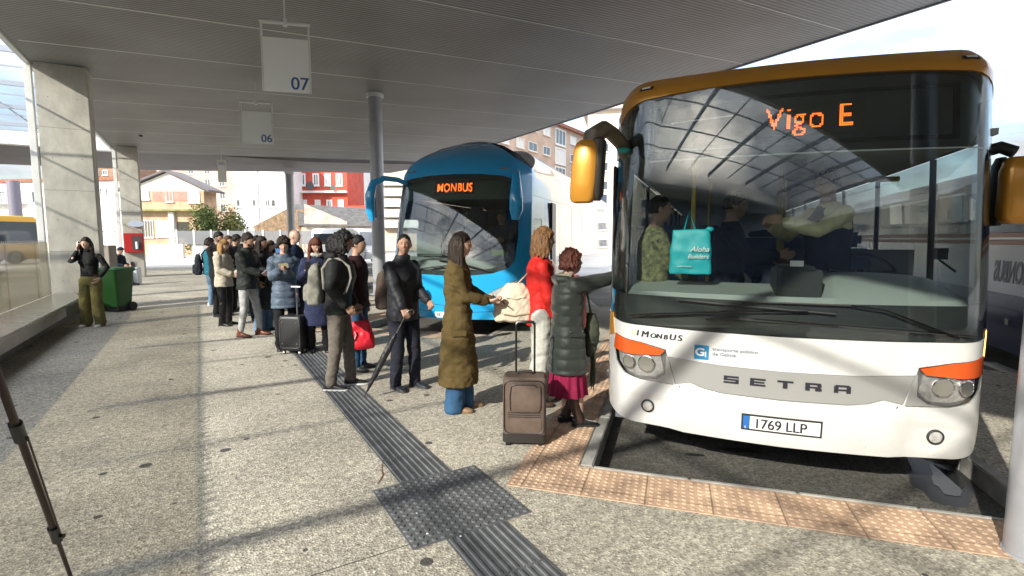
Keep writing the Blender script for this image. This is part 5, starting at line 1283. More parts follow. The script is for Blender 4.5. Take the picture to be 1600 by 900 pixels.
# 14
p14 = person(gp(346, 494), 1.78, IMG(112), 'bearded young man in a black jacket behind the blonde woman', 'mid', ('short', 'black'), dict(m=blk, hem=-.10, bulk=1.15, hood=True), ('trousers', blk, -.02), (M['black'], soleb), look=(R(-5), R(-8)), arms=(None, dict(t=(.05, .26, 1.15), curl=.6)), detail=2, beard='black')
# 15
p15 = person(gp(330, 478), 1.64, IMG(60), 'person in a teal jacket with a dark backpack at the left edge of the queue', 'mid', ('bob', 'dark'), dict(m=fab('teal_jacket', (.02, .14, .20)), hem=-.10, bulk=1.1), ('trousers', ldenim, -.02), (M['white'], solew), detail=2, extras=(straps(blk),))
back = ((360, 488, 1.70, 105, 'light', ('short', 'brown'), char, 'brown-haired person seen between the bearded man and the man with the paper'),
        (372, 484, 1.72, 100, 'mid', ('thick', 'black'), navyc, 'black-haired man in navy behind the man with the paper, further back in the queue'),
        (386, 492, 1.76, 95, 'mid', ('thick', 'dark'), blk, 'tall dark-haired person directly behind the head of the man with the paper'),
        (405, 500, 1.68, 120, 'light', ('wavy', 'dark'), fab('plum_cloth', (.05, .02, .03)), 'dark wavy-haired woman right of the man with the paper'),
        (424, 496, 1.60, 110, 'light', ('long', 'brown'), fab('grey_parka', (.11, .12, .13)), 'woman in a grey parka between the paper reader and the quilted coat'))
for (px, py, h_, a_, sk_, hr_, mt_, lb_) in back:
    person(gp(px, py), h_, IMG(a_), lb_, sk_, hr_, dict(m=mt_, hem=-.12, bulk=1.12, hood=px % 2 == 0), ('trousers', navyc if px % 2 else char, -.02), (M['black'], soleb), detail=3, female='woman' in lb_, look=(R(px % 7*9-25), R(-(px % 5)*5)), lean=R(px % 3*2), arms=(None, dict(t=(.06, .27, 1.05+.04*(px % 4)), curl=.7)))
# 19 -- woman on the phone by the column
p19 = person(gp(147, 510), 1.66, IMG(176), 'woman in a black turtleneck and olive trousers talking on a phone by the column', 'light', ('long', 'dark'),
    dict(m=fab('black_knit', (.012, .012, .013)), hem=.08, bulk=.98, sleeve=.050, stand=True, name='sweater'), ('wide', fab('olive_trousers', (.16, .145, .055)), -.02), (mat('white_sneaker', (.65, .65, .62), .6), solew),
    look=(R(-8), R(-2)), arms=(dict(t=(-.215, .06, .97), pole=(-.8, -.7, 0), curl=.5), dict(t=(.115, .12, 1.50), dir=(-.1, -.1, 1), palm=(-1, 0, 0), curl=.6, pole=(.25, .3, -1))), female=True, detail=1, stance=.13, group='people by the columns')
b = MB(); T = p19['T']; b.loft([[T(v.x, v.y, z) for v in ring((0, 0), .158, .118, 0, 24, .9)] for z in (.085, .115)]); b.build('belt', mat('belt_tan', (.12, .07, .03), .5), p19['root'], smooth=True)
# 20 -- seated person behind the bin
p20p = at(179, 18.2); p20 = person((p20p.x, p20p.y, 0), 1.70, IMG(95), 'seated person in a cap and dark jacket behind the green bin', 'mid', ('short', 'black'), dict(m=navyc, hem=.0, bulk=1.15), ('trousers', fab('grey_jog', (.22, .23, .25)), -.02), (M['black'], soleb), seated=.45, detail=2, lean=R(12), look=(0, R(-10)),
    arms=(dict(t=(-.12, .38, .72)), dict(t=(.12, .38, .72))), group='people by the columns')
b = MB(); Hm = p20['Hm']; b.ball(Hm@Vector((0, -.005, .055)), .098, .105, .075, 18, 10); b.loft([ring((0, 0), .07, .05, 0, 14, M=Hm@Matrix.Translation((0, .11, .055))), ring((0, 0), .07, .05, .008, 14, M=Hm@Matrix.Translation((0, .11, .055)))]); b.build('cap', navyc, p20['root'], smooth=True)
b = MB(); bb0 = empty('bench_block', (p20p.x, p20p.y, 0), IMG(0)*-1, 'low concrete seat block under the person in the cap', 'seat'); b.box(-.5, .5, -.3, .3, 0, .44); b.box(-.5, .5, -.3, -.24, .445, .49); b.build('block', M['bench'], bb0, bevel=.02)

# ---- people inside the buses (coordinates of the bus, then world)
def inbus(bus, x, y, z): return bus.matrix_world@Vector((x, y, z)) if False else Matrix.Translation(bus.location)@Matrix.Rotation(bus.rotation_euler.z, 4, 'Z')@Vector((x, y, z))
hb0 = R(51.5)
# boarding passenger in camouflage top, facing the driver
camo = mat('camouflage', (.16, .15, .07), .9, var=.8, vs=26, col2=(.03, .035, .02))
l_ = inbus(wb, -.93, .74, .40); person(l_, 1.74, hb0+R(75), 'passenger in a camouflage top just inside the white bus door', 'mid', ('crop', 'dark'), dict(m=camo, hem=-.12, bulk=1.08), ('trousers', navyc, -.02), (M['black'], soleb), look=(0, 0), arms=(None, dict(t=(.10, .32, 1.02), curl=.6)), detail=1, group='people inside the buses')
# driver with cream sleeves, body turned to the door
cream = fab('cream_shirt', (.80, .72, .42))
l_ = inbus(wb, .40, .98, .95); dr = person(l_, 1.72, hb0+R(-120), 'bus driver in cream sleeves and dark vest seated in the white bus', 'mid', ('short', 'dark'), dict(m=cream, hem=.02, bulk=1.05, sleeve=.060, name='shirt'), ('trousers', navyc, -.02), (M['black'], soleb), seated=.46, detail=1, group='people inside the buses',
    arms=(dict(t=(-.02, .42, .98), curl=.7, pole=(-.8, -.2, -1)), dict(t=(.26, .34, .96), curl=.7, pole=(.8, -.2, -1))))
b = MB(); T = dr['T']; b.loft([[T(v.x, v.y, z) for v in ring((0, .005), rx, ry, 0, 28, .88)] for z, rx, ry in ((.01, .188, .142), (.2, .172, .132), (.33, .186, .142), (.44, .176, .136), (.50, .12, .11), (.545, .09, .085))]); b.build('vest', navyc, dr['root'], smooth=True)
# another passenger waiting at the driver in dark clothes
l_ = inbus(wb, -.32, 1.45, .42); person(l_, 1.78, hb0+R(95), 'dark-clothed passenger standing at the ticket machine in the white bus', 'mid', ('short', 'black'), dict(m=navyc, hem=-.12, bulk=1.1), ('trousers', navyc, -.02), (M['black'], soleb), detail=1, group='people inside the buses', arms=(dict(t=(-.1, .36, 1.15), curl=.5), dict(t=(.1, .40, 1.20), curl=.4)))
l_ = inbus(bb, .62, 1.12, .86); person(l_, 1.72, R(48)+R(180), 'driver in dark uniform behind the blue coach windscreen', 'tan', ('short', 'black'), dict(m=navyc, hem=.0, bulk=1.1), ('trousers', navyc, -.02), (M['black'], soleb), seated=.46, detail=2, group='people inside the buses', arms=(dict(t=(-.15, .36, .85)), dict(t=(.15, .36, .85))))
# ---------------------------------------------------------------- luggage, bags and other loose things
def mk(name, p, rz, label, cat, group=None): return empty(name, p, rz, label, cat, group)
def pouch(rings, m, name, parent, disp=None, vox=.010, sm=2):
    q = MB(); q.loft(rings); return obj(name, remesh(q, vox, sm, disp or (lambda c, n: noise.noise(Vector((c.x*9, c.y*9, c.z*9)))*.012+noise.noise(c*24)*.005)), m, parent)
def rbox(w, d, z0, z1, pw=.35, n=28, c=(0, 0), taper=1.0):
    H_ = z1-z0
    return [ring(c, w/2*f*(1+(taper-1)*t), d/2*f*(1+(taper-1)*t), z0+H_*t, n, pw) for t, f in ((0, .9), (.02, .97), (.06, 1), (.5, 1.0), (.94, 1), (.98, .97), (1, .9))]
# brown suitcase
sp = gp(820, 690); brown = mat('suitcase_brown', (.13, .090, .068), .85, var=.25, vs=9, bump=.5, bs=240); dk = mat('suitcase_dark', (.022, .019, .017), .5)
su = mk('suitcase', sp, -PSI-R(4), 'brown fabric trolley suitcase standing beside the red-jacketed woman', 'suitcase', 'trolley suitcases')
b = MB(); b.loft(rbox(.345, .22, .045, .56, .22)); b.build('shell', brown, su, smooth=True)
b = MB(); b.loft(rbox(.350, .226, .030, .105, .22)); b.build('base_guard', dk, su, smooth=True)
def frame_loop(w, z0, z1, y, r, m, name, parent, rr=.05, th=.007, flat=1):
    pts = [Vector((x, y, z)) for x, z in rect(-w/2, w/2, z0, z1, rr, 5)]; b = MB(); b.tube(pts+[pts[0], pts[1]], th, 6, cap=False, flat=flat); return b.build(name, m, parent, smooth=True)
frame_loop(.318, .11, .535, -.108, 0, dk, 'piping', su, .05, .006)
b = MB(); b.loft([[Vector((v.x, y, v.y)) for v in ring((.005, .40), .125*f, .115*f, 0, 28, .3)] for y, f in ((-.100, 1), (-.122, 1), (-.126, .95))]); fp = b.build('front_pocket', brown, su, smooth=True)
b = MB(); pts = [Vector((x, -.127, z)) for x, z in ((-.108, .30), (-.112, .42), (-.10, .495), (-.07, .508), (.08, .508), (.105, .49))]; b.tube(pts, .005, 6); b.build('zip', dk, fp)
b = MB()
for z in (.245, .262, .279): b.tube([(-.13, -.1105, z), (0, -.113, z), (.13, -.1105, z)], .004, 5)
b.build('rib', dk, su); b = MB(); b.loft([[Vector((v.x, y, v.y)) for v in ring((.0, .185), .135, .05, 0, 24, .3)] for y in (-.1, -.113)]); b.build('lower_pocket', brown, su, smooth=True)
b = MB()
for x in (-.075, .075): b.tube([(x, .06, .555), (x, .06, .955)], .0085, 8)
b.tube([(-.075, .06, .955), (-.06, .06, .975), (.06, .06, .975), (.075, .06, .955)], .013, 8); b.build('pull_handle', M['black'], su, smooth=True)
b = MB(); b.tube([(-.06, 0, .562), (-.05, 0, .59), (.05, 0, .59), (.06, 0, .562)], .010, 8); b.build('grip', dk, su, smooth=True)
for x in (-.13, .13):
    b = MB(); b.tube([(x-.015, .08, .028), (x+.015, .08, .028)], .028, 16); b.build('wheel', M['rubber'], su, smooth=True)
    b = MB(); b.box(x-.02, x+.02, -.09, -.06, 0, .04); b.build('foot', M['black'], su)
# black spinner case
sp = gp(461, 552); bc = mk('suitcase', sp, -PSI-R(8), 'black four-wheeled cabin suitcase at the feet of the quilted-coat woman', 'suitcase', 'trolley suitcases')
hs = mat('case_black', (.016, .016, .018), .45, bump=.2, bs=60)
b = MB(); b.loft(rbox(.34, .24, .06, .55, .25)); b.build('shell', hs, bc, smooth=True); frame_loop(.30, .10, .52, -.118, 0, mat('case_trim', (.10, .10, .105), .4), 'piping', bc, .05, .005)
b = MB(); b.tube([(.02, .06, .55), (.02, .06, .95)], .012, 8); b.tube([(-.05, .06, .955), (.09, .06, .955)], .014, 8); b.build('pull_handle', M['chrome'], bc, smooth=True)
b = MB()
for z in (.16, .46):
    for x in (-.11, .11): b.ball((x, -.122, z), .01, nu=8, nv=5)
b.build('rivet', M['chrome'], bc)
for x in (-.12, .12):
    for y in (-.07, .07):
        b = MB(); b.tube([(x-.012, y, .024), (x+.012, y, .024)], .024, 12); b.box(x-.016, x+.016, y-.02, y+.02, .035, .062); b.build('wheel', M['sheet'], bc, smooth=True)
# cream bag over the red-jacketed woman's shoulder
ri = redw; cp = worldpt(ri, ri['T'](.0, -.25, .12)); cbm = mat('cream_bag', (.66, .58, .44), .85, var=.14, vs=5, bump=.3, bs=90)
cb = mk('shoulder_bag', cp, ri['root'].rotation_euler.z, 'large soft cream bag hanging behind the red-jacketed woman', 'bag')
pouch([[Vector((v.x, v.y, v.z)) for v in ring((0, 0), rx, ry, z, 28, .8)] for z, rx, ry in ((-.20, .06, .15), (-.18, .09, .20), (-.10, .10, .215), (.0, .10, .20), (.08, .09, .165), (.14, .07, .12), (.18, .04, .07))], cbm, 'pouch', cb, disp=lambda c, n: noise.noise(Vector((c.x*5, c.y*13+c.z*7, c.z*5)))*.015+noise.noise(Vector((c.x*9, c.y*26-c.z*16, c.z*11)))*.007, vox=.008, sm=1)
b = MB(); b.tube([(.112, -.14, -.10), (.12, -.02, -.125), (.115, .12, -.10)], .004, 6); b.tube([(.10, -.10, .05), (.108, 0, .03), (.10, .09, .05)], .004, 6); b.build('seam', mat('cream_seam', (.42, .34, .24), .8), cb)
b = MB(); b.tube([(.0, .02, .16), (.03, .12, .27), (.05, .22, .37), (.06, .30, .415), (.07, .36, .40), (.08, .42, .30), (.09, .40, .15)], [.016, .014, .013, .013, .013, .012, .01], 8, flat=.5); b.build('strap', mat('strap_cream', (.60, .42, .27), .8), cb, smooth=True)
# pocket flaps and buttons on the near coats
b = MB(); T = coatw['T']; b.box(-.002, .004, -.07, .07, -.025, .025); fl_ = b.build('pocket_flap', tweed, coatw['root'], bevel=.002); fl_.location = T(.198, .02, -.12); fl_.rotation_euler = (0, R(-8), R(4))
b = MB(); b.box(-.002, .004, -.07, .07, -.014, .014); fl_ = b.build('pocket_flap', puf, oldw['root'], bevel=.002); fl_.location = oldw['T'](.206, .04, .03)
for dz_ in (.03, .0): 
    b = MB(); b.ball((0, 0, 0), .007, nu=8, nv=5); o_ = b.build('button', M['chrome'], oldw['root']); o_.location = oldw['T'](.208, .09-dz_*4, .07)
b = MB(); b.box(-.002, .004, -.06, .06, -.012, .012); fl_ = b.build('pocket_flap', MT['navy_shell'], umbm['root'], bevel=.002); fl_.location = umbm['T'](.10, .142, .02); fl_.rotation_euler = (0, 0, R(75))
# papers, phones
def slab(name, info, hand_i, size, m, label, cat, rot=(0, 0, 0), off=(0, 0, 0), group=None, pm=None):
    w_ = info['A'][hand_i][2]+info['A'][hand_i][3].normalized()*.09*info['s']+Vector(off); p = worldpt(info, w_)
    o = empty(name, p, 0, label, cat, group); o.rotation_euler = (rot[0], rot[1], rot[2]+info['root'].rotation_euler.z)
    b = MB(); b.box(-size[0]/2, size[0]/2, -size[1]/2, size[1]/2, -size[2]/2, size[2]/2); c = b.build(pm or 'sheet', m, o, bevel=min(size)*.3 if min(size) > .004 else 0); return o
paper = mat('paper_white', (.72, .72, .74), .8); phm = mat('phone_black', (.02, .02, .025), .2)
slab('paper', redw, 1, (.004, .21, .05), paper, 'folded white paper held low by the red-jacketed woman', 'paper', off=(-.02, .07, .05))
slab('leaflet', p11, 1, (.19, .14, .004), mat('paper_lilac', (.55, .53, .68), .8), 'pale lilac papers held open by the bearded man in grey trousers', 'paper', rot=(R(38), R(-10), 0), off=(0, .02, .06))
slab('phone', coatw, 1, (.075, .15, .009), phm, 'dark phone in the hands of the tweed-coated woman', 'phone', rot=(R(-35), 0, 0), off=(0, .02, .02), pm='case')
slab('phone', p7, 1, (.075, .009, .15), phm, 'phone held close by the auburn-haired woman in navy', 'phone', rot=(R(15), 0, 0), off=(0, .02, .02), pm='case')
slab('phone', p8, 1, (.13, .009, .07), mat('phone_case', (.35, .33, .2), .4), 'phone with a light case held by the quilted-coat woman', 'phone', rot=(R(20), 0, 0), off=(0, .02, .0), pm='case')
slab('phone', p19, 1, (.012, .075, .15), phm, 'phone at the ear of the woman in the turtleneck', 'phone', rot=(R(20), 0, 0), off=(.0, -.01, .0), pm='case')
# folded umbrella
hd_w = worldpt(umbm, umbm['A'][1][2]+umbm['A'][1][3].normalized()*.07); tip = gp(568, 622, .005)
um = empty('umbrella', tip, 0, 'long black folded umbrella with its tip on the dark guiding strip', 'umbrella')
d_ = hd_w+Vector((0, 0, .0))-tip; b = MB(); Lq = d_.length; dn = d_.normalized()
b.tube([dn*0, dn*.06, dn*.12, dn*.3*Lq, dn*.55*Lq, dn*.72*Lq, dn*.78*Lq], [.004, .008, .016, .030, .036, .028, .012], 12); obj('canopy', remesh(b, .006, 1, lambda c, n: noise.noise(Vector((c.x*50, c.y*50, c.z*6)))*.006), mat('umbrella_black', (.012, .012, .014), .5), um)
b = MB(); b.tube([dn*.77*Lq, dn*Lq], .006, 8); b.build('shaft', M['chrome'], um)
b = MB(); hk = dn*Lq; sd2 = Vector((dn.x, dn.y, 0)).normalized(); b.tube([hk-dn*.05, hk, hk+dn*.04+sd2*.01, hk+dn*.05+sd2*.04, hk+dn*.03+sd2*.07, hk-dn*.0+sd2*.075], .010, 8); b.build('handle', mat('handle_dark', (.05, .03, .02), .3), um, smooth=True)
# red carrier bag
rb = empty('carrier_bag', worldpt(p6, (.27, .14, .50)), -PSI+R(10), 'bright red carrier bag with a white curved mark', 'bag')
redm = mat('bag_red', (.62, .012, .03), .45, var=.12, vs=6)
pouch([ring((0, 0), rx, ry, z, 28, .55) for z, rx, ry in ((-.17, .17, .06), (-.14, .185, .075), (0, .175, .07), (.12, .13, .045), (.16, .115, .03))], redm, 'sack', rb)
b = MB(); b.tube([(-.10, 0, .15), (-.07, 0, .26), (-.02, 0, .32), (.03, 0, .26), (.07, 0, .15)], .008, 8, flat=.5); b.build('handle', redm, rb)
b = MB(); b.tube([(-.16+.0, -.082, .04), (-.14, -.084, -.02), (-.10, -.086, -.055), (-.05, -.086, -.045), (-.03, -.084, .01), (-.045, -.08, .05)], .011, 6, flat=.5); b.tube([(-.17, -.08, .045), (-.13, -.083, .02)], .009, 6, flat=.5); b.build('printed_mark', M['white'], rb)
# backpacks
def backpack(info, m, label, w=.30, h=.44, d=.17, z=.27, yo=-.23, pocket=None, dz=0):
    p = worldpt(info, info['T'](0, yo, z)); r = empty('backpack', p, info['root'].rotation_euler.z, label, 'backpack', 'backpacks')
    pouch([ring((0, -.01*(1-t)), w/2*f, d/2*f2, -h/2+h*t, 26, .6) for t, f, f2 in ((0, .7, .6), (.04, .92, .95), (.25, 1, 1.05), (.6, .97, .95), (.85, .85, .75), (.97, .6, .5), (1, .35, .3))], m, 'sack', r)
    pouch([ring((0, -d*.50), w*.36*f, d*.26*f, -h*.40+h*.42*t, 20, .6) for t, f in ((0, .8), (.08, 1), (.8, .95), (1, .6))], m, 'pocket', r, vox=.009)
    b = MB(); b.tube([(-.04, .02, h/2-.03), (-.03, .03, h/2+.03), (.03, .03, h/2+.03), (.04, .02, h/2-.03)], .009, 6); b.tube([(-w*.33, -d*.52, h*.18), (0, -d*.56, h*.25), (w*.33, -d*.52, h*.18)], .004, 5); b.build('webbing', pocket or M['black'], r)
    return r
backpack(curm, fab('pack_grey', (.24, .235, .20)), 'light grey backpack on the curly-haired man', z=.24)
backpack(umbm, fab('pack_brown', (.085, .062, .050)), 'brown backpack slung behind the man with the umbrella', z=.20, yo=-.24, w=.32)
backpack(p15, fab('pack_dark', (.022, .025, .035)), 'dark backpack on the person in the teal jacket', z=.16, h=.5)
backpack(p12, fab('pack_black', (.02, .02, .022)), 'black backpack beside the man with the paper', z=.18)
hb2 = empty('holdall', gp(425, 520)+Vector((0, 0, .62)), -PSI, 'bulky black bag hanging between the paper reader and the quilted coat', 'bag')
pouch([ring((0, 0), rx, ry, z, 24, .7) for z, rx, ry in ((-.2, .12, .09), (-.16, .17, .12), (0, .19, .13), (.14, .15, .10), (.2, .08, .05))], fab('bag_black', (.016, .018, .02)), 'sack', hb2)
b = MB(); b.tube([(-.1, 0, .17), (-.05, 0, .42), (.05, 0, .42), (.1, 0, .17)], .01, 6); b.build('strap', M['black'], hb2)
# dark handbag and long tassels hanging in front of the woman at the door
hw = worldpt(oldw, oldw['T'](-.05, .27, .05)); hb3 = empty('handbag', hw, oldw['root'].rotation_euler.z, 'dark green handbag with a long shawl hanging at the older woman\'s front', 'bag')
pouch([ring((0, 0), rx, ry, z, 20, .7) for z, rx, ry in ((-.26, .03, .03), (-.2, .06, .05), (-.05, .09, .065), (.08, .08, .06), (.13, .05, .04))], fab('bag_olive', (.045, .05, .035)), 'sack', hb3)
b = MB()
for k in range(7): x = -.05+k*.016; b.tube([(x, .02, -.2), (x+.006, .03, -.35), (x-.004+.002*k, .02, -.50-.03*(k % 3))], [.012, .009, .004], 6, flat=.6)
b.tube([(0, 0, .12), (.01, -.05, .36), (.02, -.12, .46)], .010, 6); b.build('shawl', fab('shawl_green', (.075, .085, .05)), hb3, smooth=True)
# teal carrier bag on the dashboard
tl = empty('carrier_bag', inbus(wb, -.62, .34, zz(1.38)), wb.rotation_euler.z, 'turquoise carrier bag standing on the dashboard of the white bus', 'bag')
teal = mat('bag_teal', (.008, .36, .40), .5, var=.08, vs=5)
b = MB(); b.loft([ring((0, 0), .150*f, .045*g, .335*t, 24, .35) for t, f, g in ((0, 1, 1), (.03, 1.02, 1), (.5, .98, .9), (.9, .90, .5), (1, .88, .3))]); obj('sack', remesh(b, .008, 1, lambda c, n: noise.noise(c*14)*.006), teal, tl)
b = MB(); b.ball((.13, -.01, .335), .03, .02, .02, 10, 6); b.tube([(-.05, 0, .33), (-.02, 0, .47), (.03, 0, .33)], .006, 6); b.build('handle', teal, tl, smooth=True)
t = text('Aloha', .055, M['white'], tl, bold=.0004, shear=.3); t.location = (.0, -.058, .17); t = text('Builders', .045, M['white'], tl, bold=.0003, shear=.3); t.location = (-.02, -.060, .12)
t = text('supermercado', .018, M['white'], tl); t.location = (-.09, -.060, .055)
# wheelie bin
bp = gp(184, 486); bi = empty('wheelie_bin', bp, -PSI-R(6), 'green two-wheeled rubbish bin with a dark lid', 'bin')
gm = mat('bin_green', (.02, .10, .025), .45, var=.15, vs=4); gd = mat('bin_lid', (.018, .075, .03), .45)
b = MB(); b.loft([ring((0, 0), w_/2, d_/2, z, 24, .22) for z, w_, d_ in ((.12, .40, .40), (.16, .41, .41), (.88, .50, .52), (.91, .54, .56), (.94, .54, .56))]); b.build('body', gm, bi, smooth=True)
b = MB(); b.loft([ring((0, -.01), w_/2, d_/2, z, 24, .25) for z, w_, d_ in ((.942, .57, .60), (.96, .58, .61), (.99, .50, .52), (1.0, .3, .3))]); b.build('lid', gd, bi, smooth=True)
b = MB(); b.tube([(-.2, .33, .92), (.2, .33, .92)], .016, 8); b.build('handle', gd, bi)
for x in (-.24, .24):
    b = MB(); b.tube([(x-.025, .16, .10), (x+.025, .16, .10)], .10, 18); b.build('wheel', M['rubber'], bi, smooth=True)
b = MB(); b.box(-.21, .21, -.18, .12, .015, .14); b.build('base', M['rubber'], bi, bevel=.01)
# red extinguisher box, notice and pale bucket by column two
ex = empty('extinguisher_box', (-2.10, 27.0, 0), 0, 'red fire extinguisher cabinet mounted on the second column', 'extinguisher box')
b = MB(); b.box(-.55, .12, -.22, .04, 1.05, 1.85); b.build('cabinet', mat('cabinet_red', (.42, .015, .015), .4), ex, bevel=.02)
b = MB(); b.box(-.28, .06, -.228, -.222, 1.15, 1.75); b.build('window', mat('cabinet_window', (.10, .07, .07), .1), ex)
b = MB(); b.tube([(-.11, -.25, 1.2), (-.11, -.25, 1.5)], .05, 10); b.build('extinguisher', M['white'], ex, smooth=True)
nt_ = empty('notice', (-2.2, 26.98, 2.25), 0, 'small pale oval notice above the red cabinet', 'notice'); b = MB(); b.loft([[Vector((v.x, y, v.y)) for v in ring((0, 0), .28, .13, 0, 18)] for y in (-.006, .006)]); b.build('plate', mat('notice_pale', (.45, .52, .62), .5), nt_)
bk = at(205, 18.4); bkt = empty('suitcase', (bk.x, bk.y, 0), -PSI, 'pale grey-white suitcase on the floor beside the seated person', 'suitcase', 'trolley suitcases')
b = MB(); b.loft(rbox(.42, .26, .05, .62, .3)); b.build('shell', mat('case_pale', (.55, .58, .60), .4), bkt, smooth=True)
b = MB(); b.box(-.12, .12, .05, .07, .62, .82); b.build('pull_handle', M['sheet'], bkt)
for x in (-.15, .15): b = MB(); b.tube([(x-.02, 0, .03), (x+.02, 0, .03)], .03, 10); b.build('wheel', M['rubber'], bkt)
pb = at(166, 14.6); bxn = empty('cabinet', (pb.x, pb.y, 0), -PSI, 'narrow grey-brown cabinet against the first column behind the woman on the phone', 'cabinet'); b = MB(); b.box(-.16, .16, -.15, .15, 0, 1.45); b.build('box', mat('cabinet_taupe', (.22, .19, .16), .6), bxn, bevel=.01)
# tripod leg in the left foreground
tf = gp(112, 905); tt_ = Vector((0, 0, 0))
tri = empty('tripod', tf, 0, 'dark photographer\'s tripod leg leaning into the bottom left corner', 'tripod')
top_ = at(-30, 1.55, 1.28)-tf; dn = top_.normalized(); Lt = top_.length
brz = mat('tripod_bronze', (.035, .018, .014), .35, metal=.4)
b = MB(); b.tube([dn*-.05, dn*.30*Lt], .009, 10); b.build('lower_tube', brz, tri, smooth=True)
b = MB(); b.tube([dn*.27*Lt, dn*Lt], .0125, 12); b.build('upper_tube', brz, tri, smooth=True)
b = MB(); b.tube([dn*.26*Lt, dn*.335*Lt], .020, 12); b.tube([dn*.285*Lt, dn*.285*Lt+RT*.035], .010, 8); b.build('clamp', M['black'], tri, smooth=True)
b = MB(); b.tube([dn*.74*Lt, dn*.80*Lt], .020, 12); b.build('clamp', M['black'], tri, smooth=True)
b = MB(); b.tube([dn*.32*Lt+RT*.022, dn*.75*Lt+RT*.026], .0035, 6); b.build('brace_rod', brz, tri)
b = MB(); b.tube([dn*-.052, dn*-.02], .014, 10); b.build('rubber_foot', M['rubber'], tri)
# small litter scraps
for k, (px, py) in enumerate(((668, 834), (651, 802), (720, 838), (585, 894))):
    c = gp(px, py, .016 if k < 3 else .004); o = empty('paper_scrap', c, k*1.3, ('tiny white scrap on the lower edge of the dark dome tiles', 'tiny white scrap lying among the dark domes', 'tiny white scrap where dome tiles meet the lower ribbed strip', 'white scrap on bare concrete at the bottom of the picture')[k], 'litter', 'paper scraps')
    b = MB(); b.add([(-.008, -.004, 0), (.006, -.006, .002), (.008, .005, 0), (-.005, .006, .003), (0, 0, .006)], [(0, 1, 4), (1, 2, 4), (2, 3, 4), (3, 0, 4), (0, 3, 2, 1)]); b.build('scrap', M['white'], o)
# ---------------------------------------------------------------- buildings and things beyond the station
def zpx(y, d): return CAM_H+(372-y)/FPX*d
def wallmat(name, c, v=.25, s=.6): return mat(name, c, .85, var=v, vs=s, bump=.2, bs=8)
winm = mat('window_glass_far', (.06, .075, .09), .08, spec=.8); winl = mat('window_blind', (.60, .60, .58), .5); frm = mat('window_frame_far', (.66, .66, .64), .5)
class Bld:
    """box building whose front runs from picture column a (at depth da) to column b (at depth db)"""
    def __init__(s, name, label, a, da, b, db, ytop, m, depth=10, zt=None, roof=None, ov=.3, cat='building'):
        s.A, s.B = at(a, da, ROADZ), at(b, db, ROADZ); s.da, s.db, s.a, s.b = da, db, a, b
        s.d = (s.B-s.A); s.w = s.d.length; s.u = s.d/s.w; s.n = Vector((-s.u.y, s.u.x, 0))
        if s.n.dot(FW) < 0: s.n = -s.n
        s.h = (zt if zt else zpx(ytop, (da+db)/2))-ROADZ
        s.r = empty(name, s.A, math.atan2(s.u.y, s.u.x), label, cat); s.m = m; s.sg = 1 if Vector((-s.u.y, s.u.x, 0)).dot(s.n) > 0 else -1
        b_ = MB(); b_.box(0, s.w, 0, depth, 0, s.h) if s.sg > 0 else b_.box(0, s.w, -depth, 0, 0, s.h); b_.build('wall', m, s.r); s.depth = depth
        if roof:
            b_ = MB(); b_.box(-ov, s.w+ov, -ov, depth+ov, s.h+.002, s.h+.35); b_.build('roof', roof, s.r)
    def X(s, px):   # picture column -> distance along the front
        lo, hi = -20.0, s.w+20
        def col(x):
            p = s.A+s.u*x; return 800+FPX*(p.dot(RT))/(p.dot(FW)*math.cos(PITCH))
        for _ in range(40):
            m = (lo+hi)/2
            if col(m) < px: lo = m
            else: hi = m
        return lo
    def Z(s, x, y):
        p = s.A+s.u*x; return zpx(y, p.dot(FW))-ROADZ
    def win(s, x0, x1, y0, y1, m=None, sill=True, f=.09, mull=1, name='window', frame=None):
        """window given by its picture rectangle"""
        X0, X1 = s.X(x0), s.X(x1); xm = (X0+X1)/2; s.winr(X0, X1, s.Z(xm, y1), s.Z(xm, y0), m, f, mull, name, frame)
    def winr(s, X0, X1, z0, z1, m=None, f=.09, mull=1, name='window', frame=None):
        b_ = MB(); b_.box(X0, X1, -.10, -.002, z0, z0+f); b_.box(X0, X1, -.10, -.002, z1-f, z1); b_.box(X0, X0+f, -.10, -.002, z0+f, z1-f); b_.box(X1-f, X1, -.10, -.002, z0+f, z1-f)
        for k in range(mull): x = X0+(X1-X0)*(k+1)/(mull+1); b_.box(x-f*.35, x+f*.35, -.08, -.002, z0+f, z1-f)
        b_.box(X0-.08, X1+.08, -.18, -.002, z0-.09, z0-.002)
        w_ = b_.build(name, frame or frm, s.r); g = MB(); g.box(X0+f, X1-f, -.03, -.004, z0+f, z1-f); g.build('pane', m or winm, w_)
redroof = wallmat('roof_tile', (.26, .10, .06), .4, 3)
def B(*a, **k): return Bld(*a, **k)
# far left white building
q = B('white_building', 'long white building with rows of small windows at the far left', -70, 66, 200, 62, 286, wallmat('wall_white', (.66, .65, .62)), roof=redroof)
for x in (148, 162, 171): q.win(x, x+4, 295, 308, mull=0)
for x in (147, 157, 167, 174): q.win(x, x+6, 348, 353); q.win(x, x+6, 356, 360)
for x in (6, 18, 56): q.win(x, x+9, 300, 318); q.win(x, x+9, 340, 356)
b = MB(); X0, X1 = q.X(-5), q.X(48); z = q.Z(q.X(20), 318); b.box(X0, X1, -1.0, -.01, z-.15, z); 
for k in range(24): x = X0+(X1-X0)*k/23; b.box(x-.02, x+.02, -1, -.96, z, z+1)
b.box(X0, X1, -1.02, -.94, z+1.001, z+1.06); b.build('balcony', frm, q.r)
q = B('brown_building', 'brown brick building showing above the white one on the left', 100, 92, 215, 92, 262, wallmat('wall_brown', (.25, .16, .11), .4)); q.win(152, 162, 268, 276); q.win(168, 176, 268, 276)
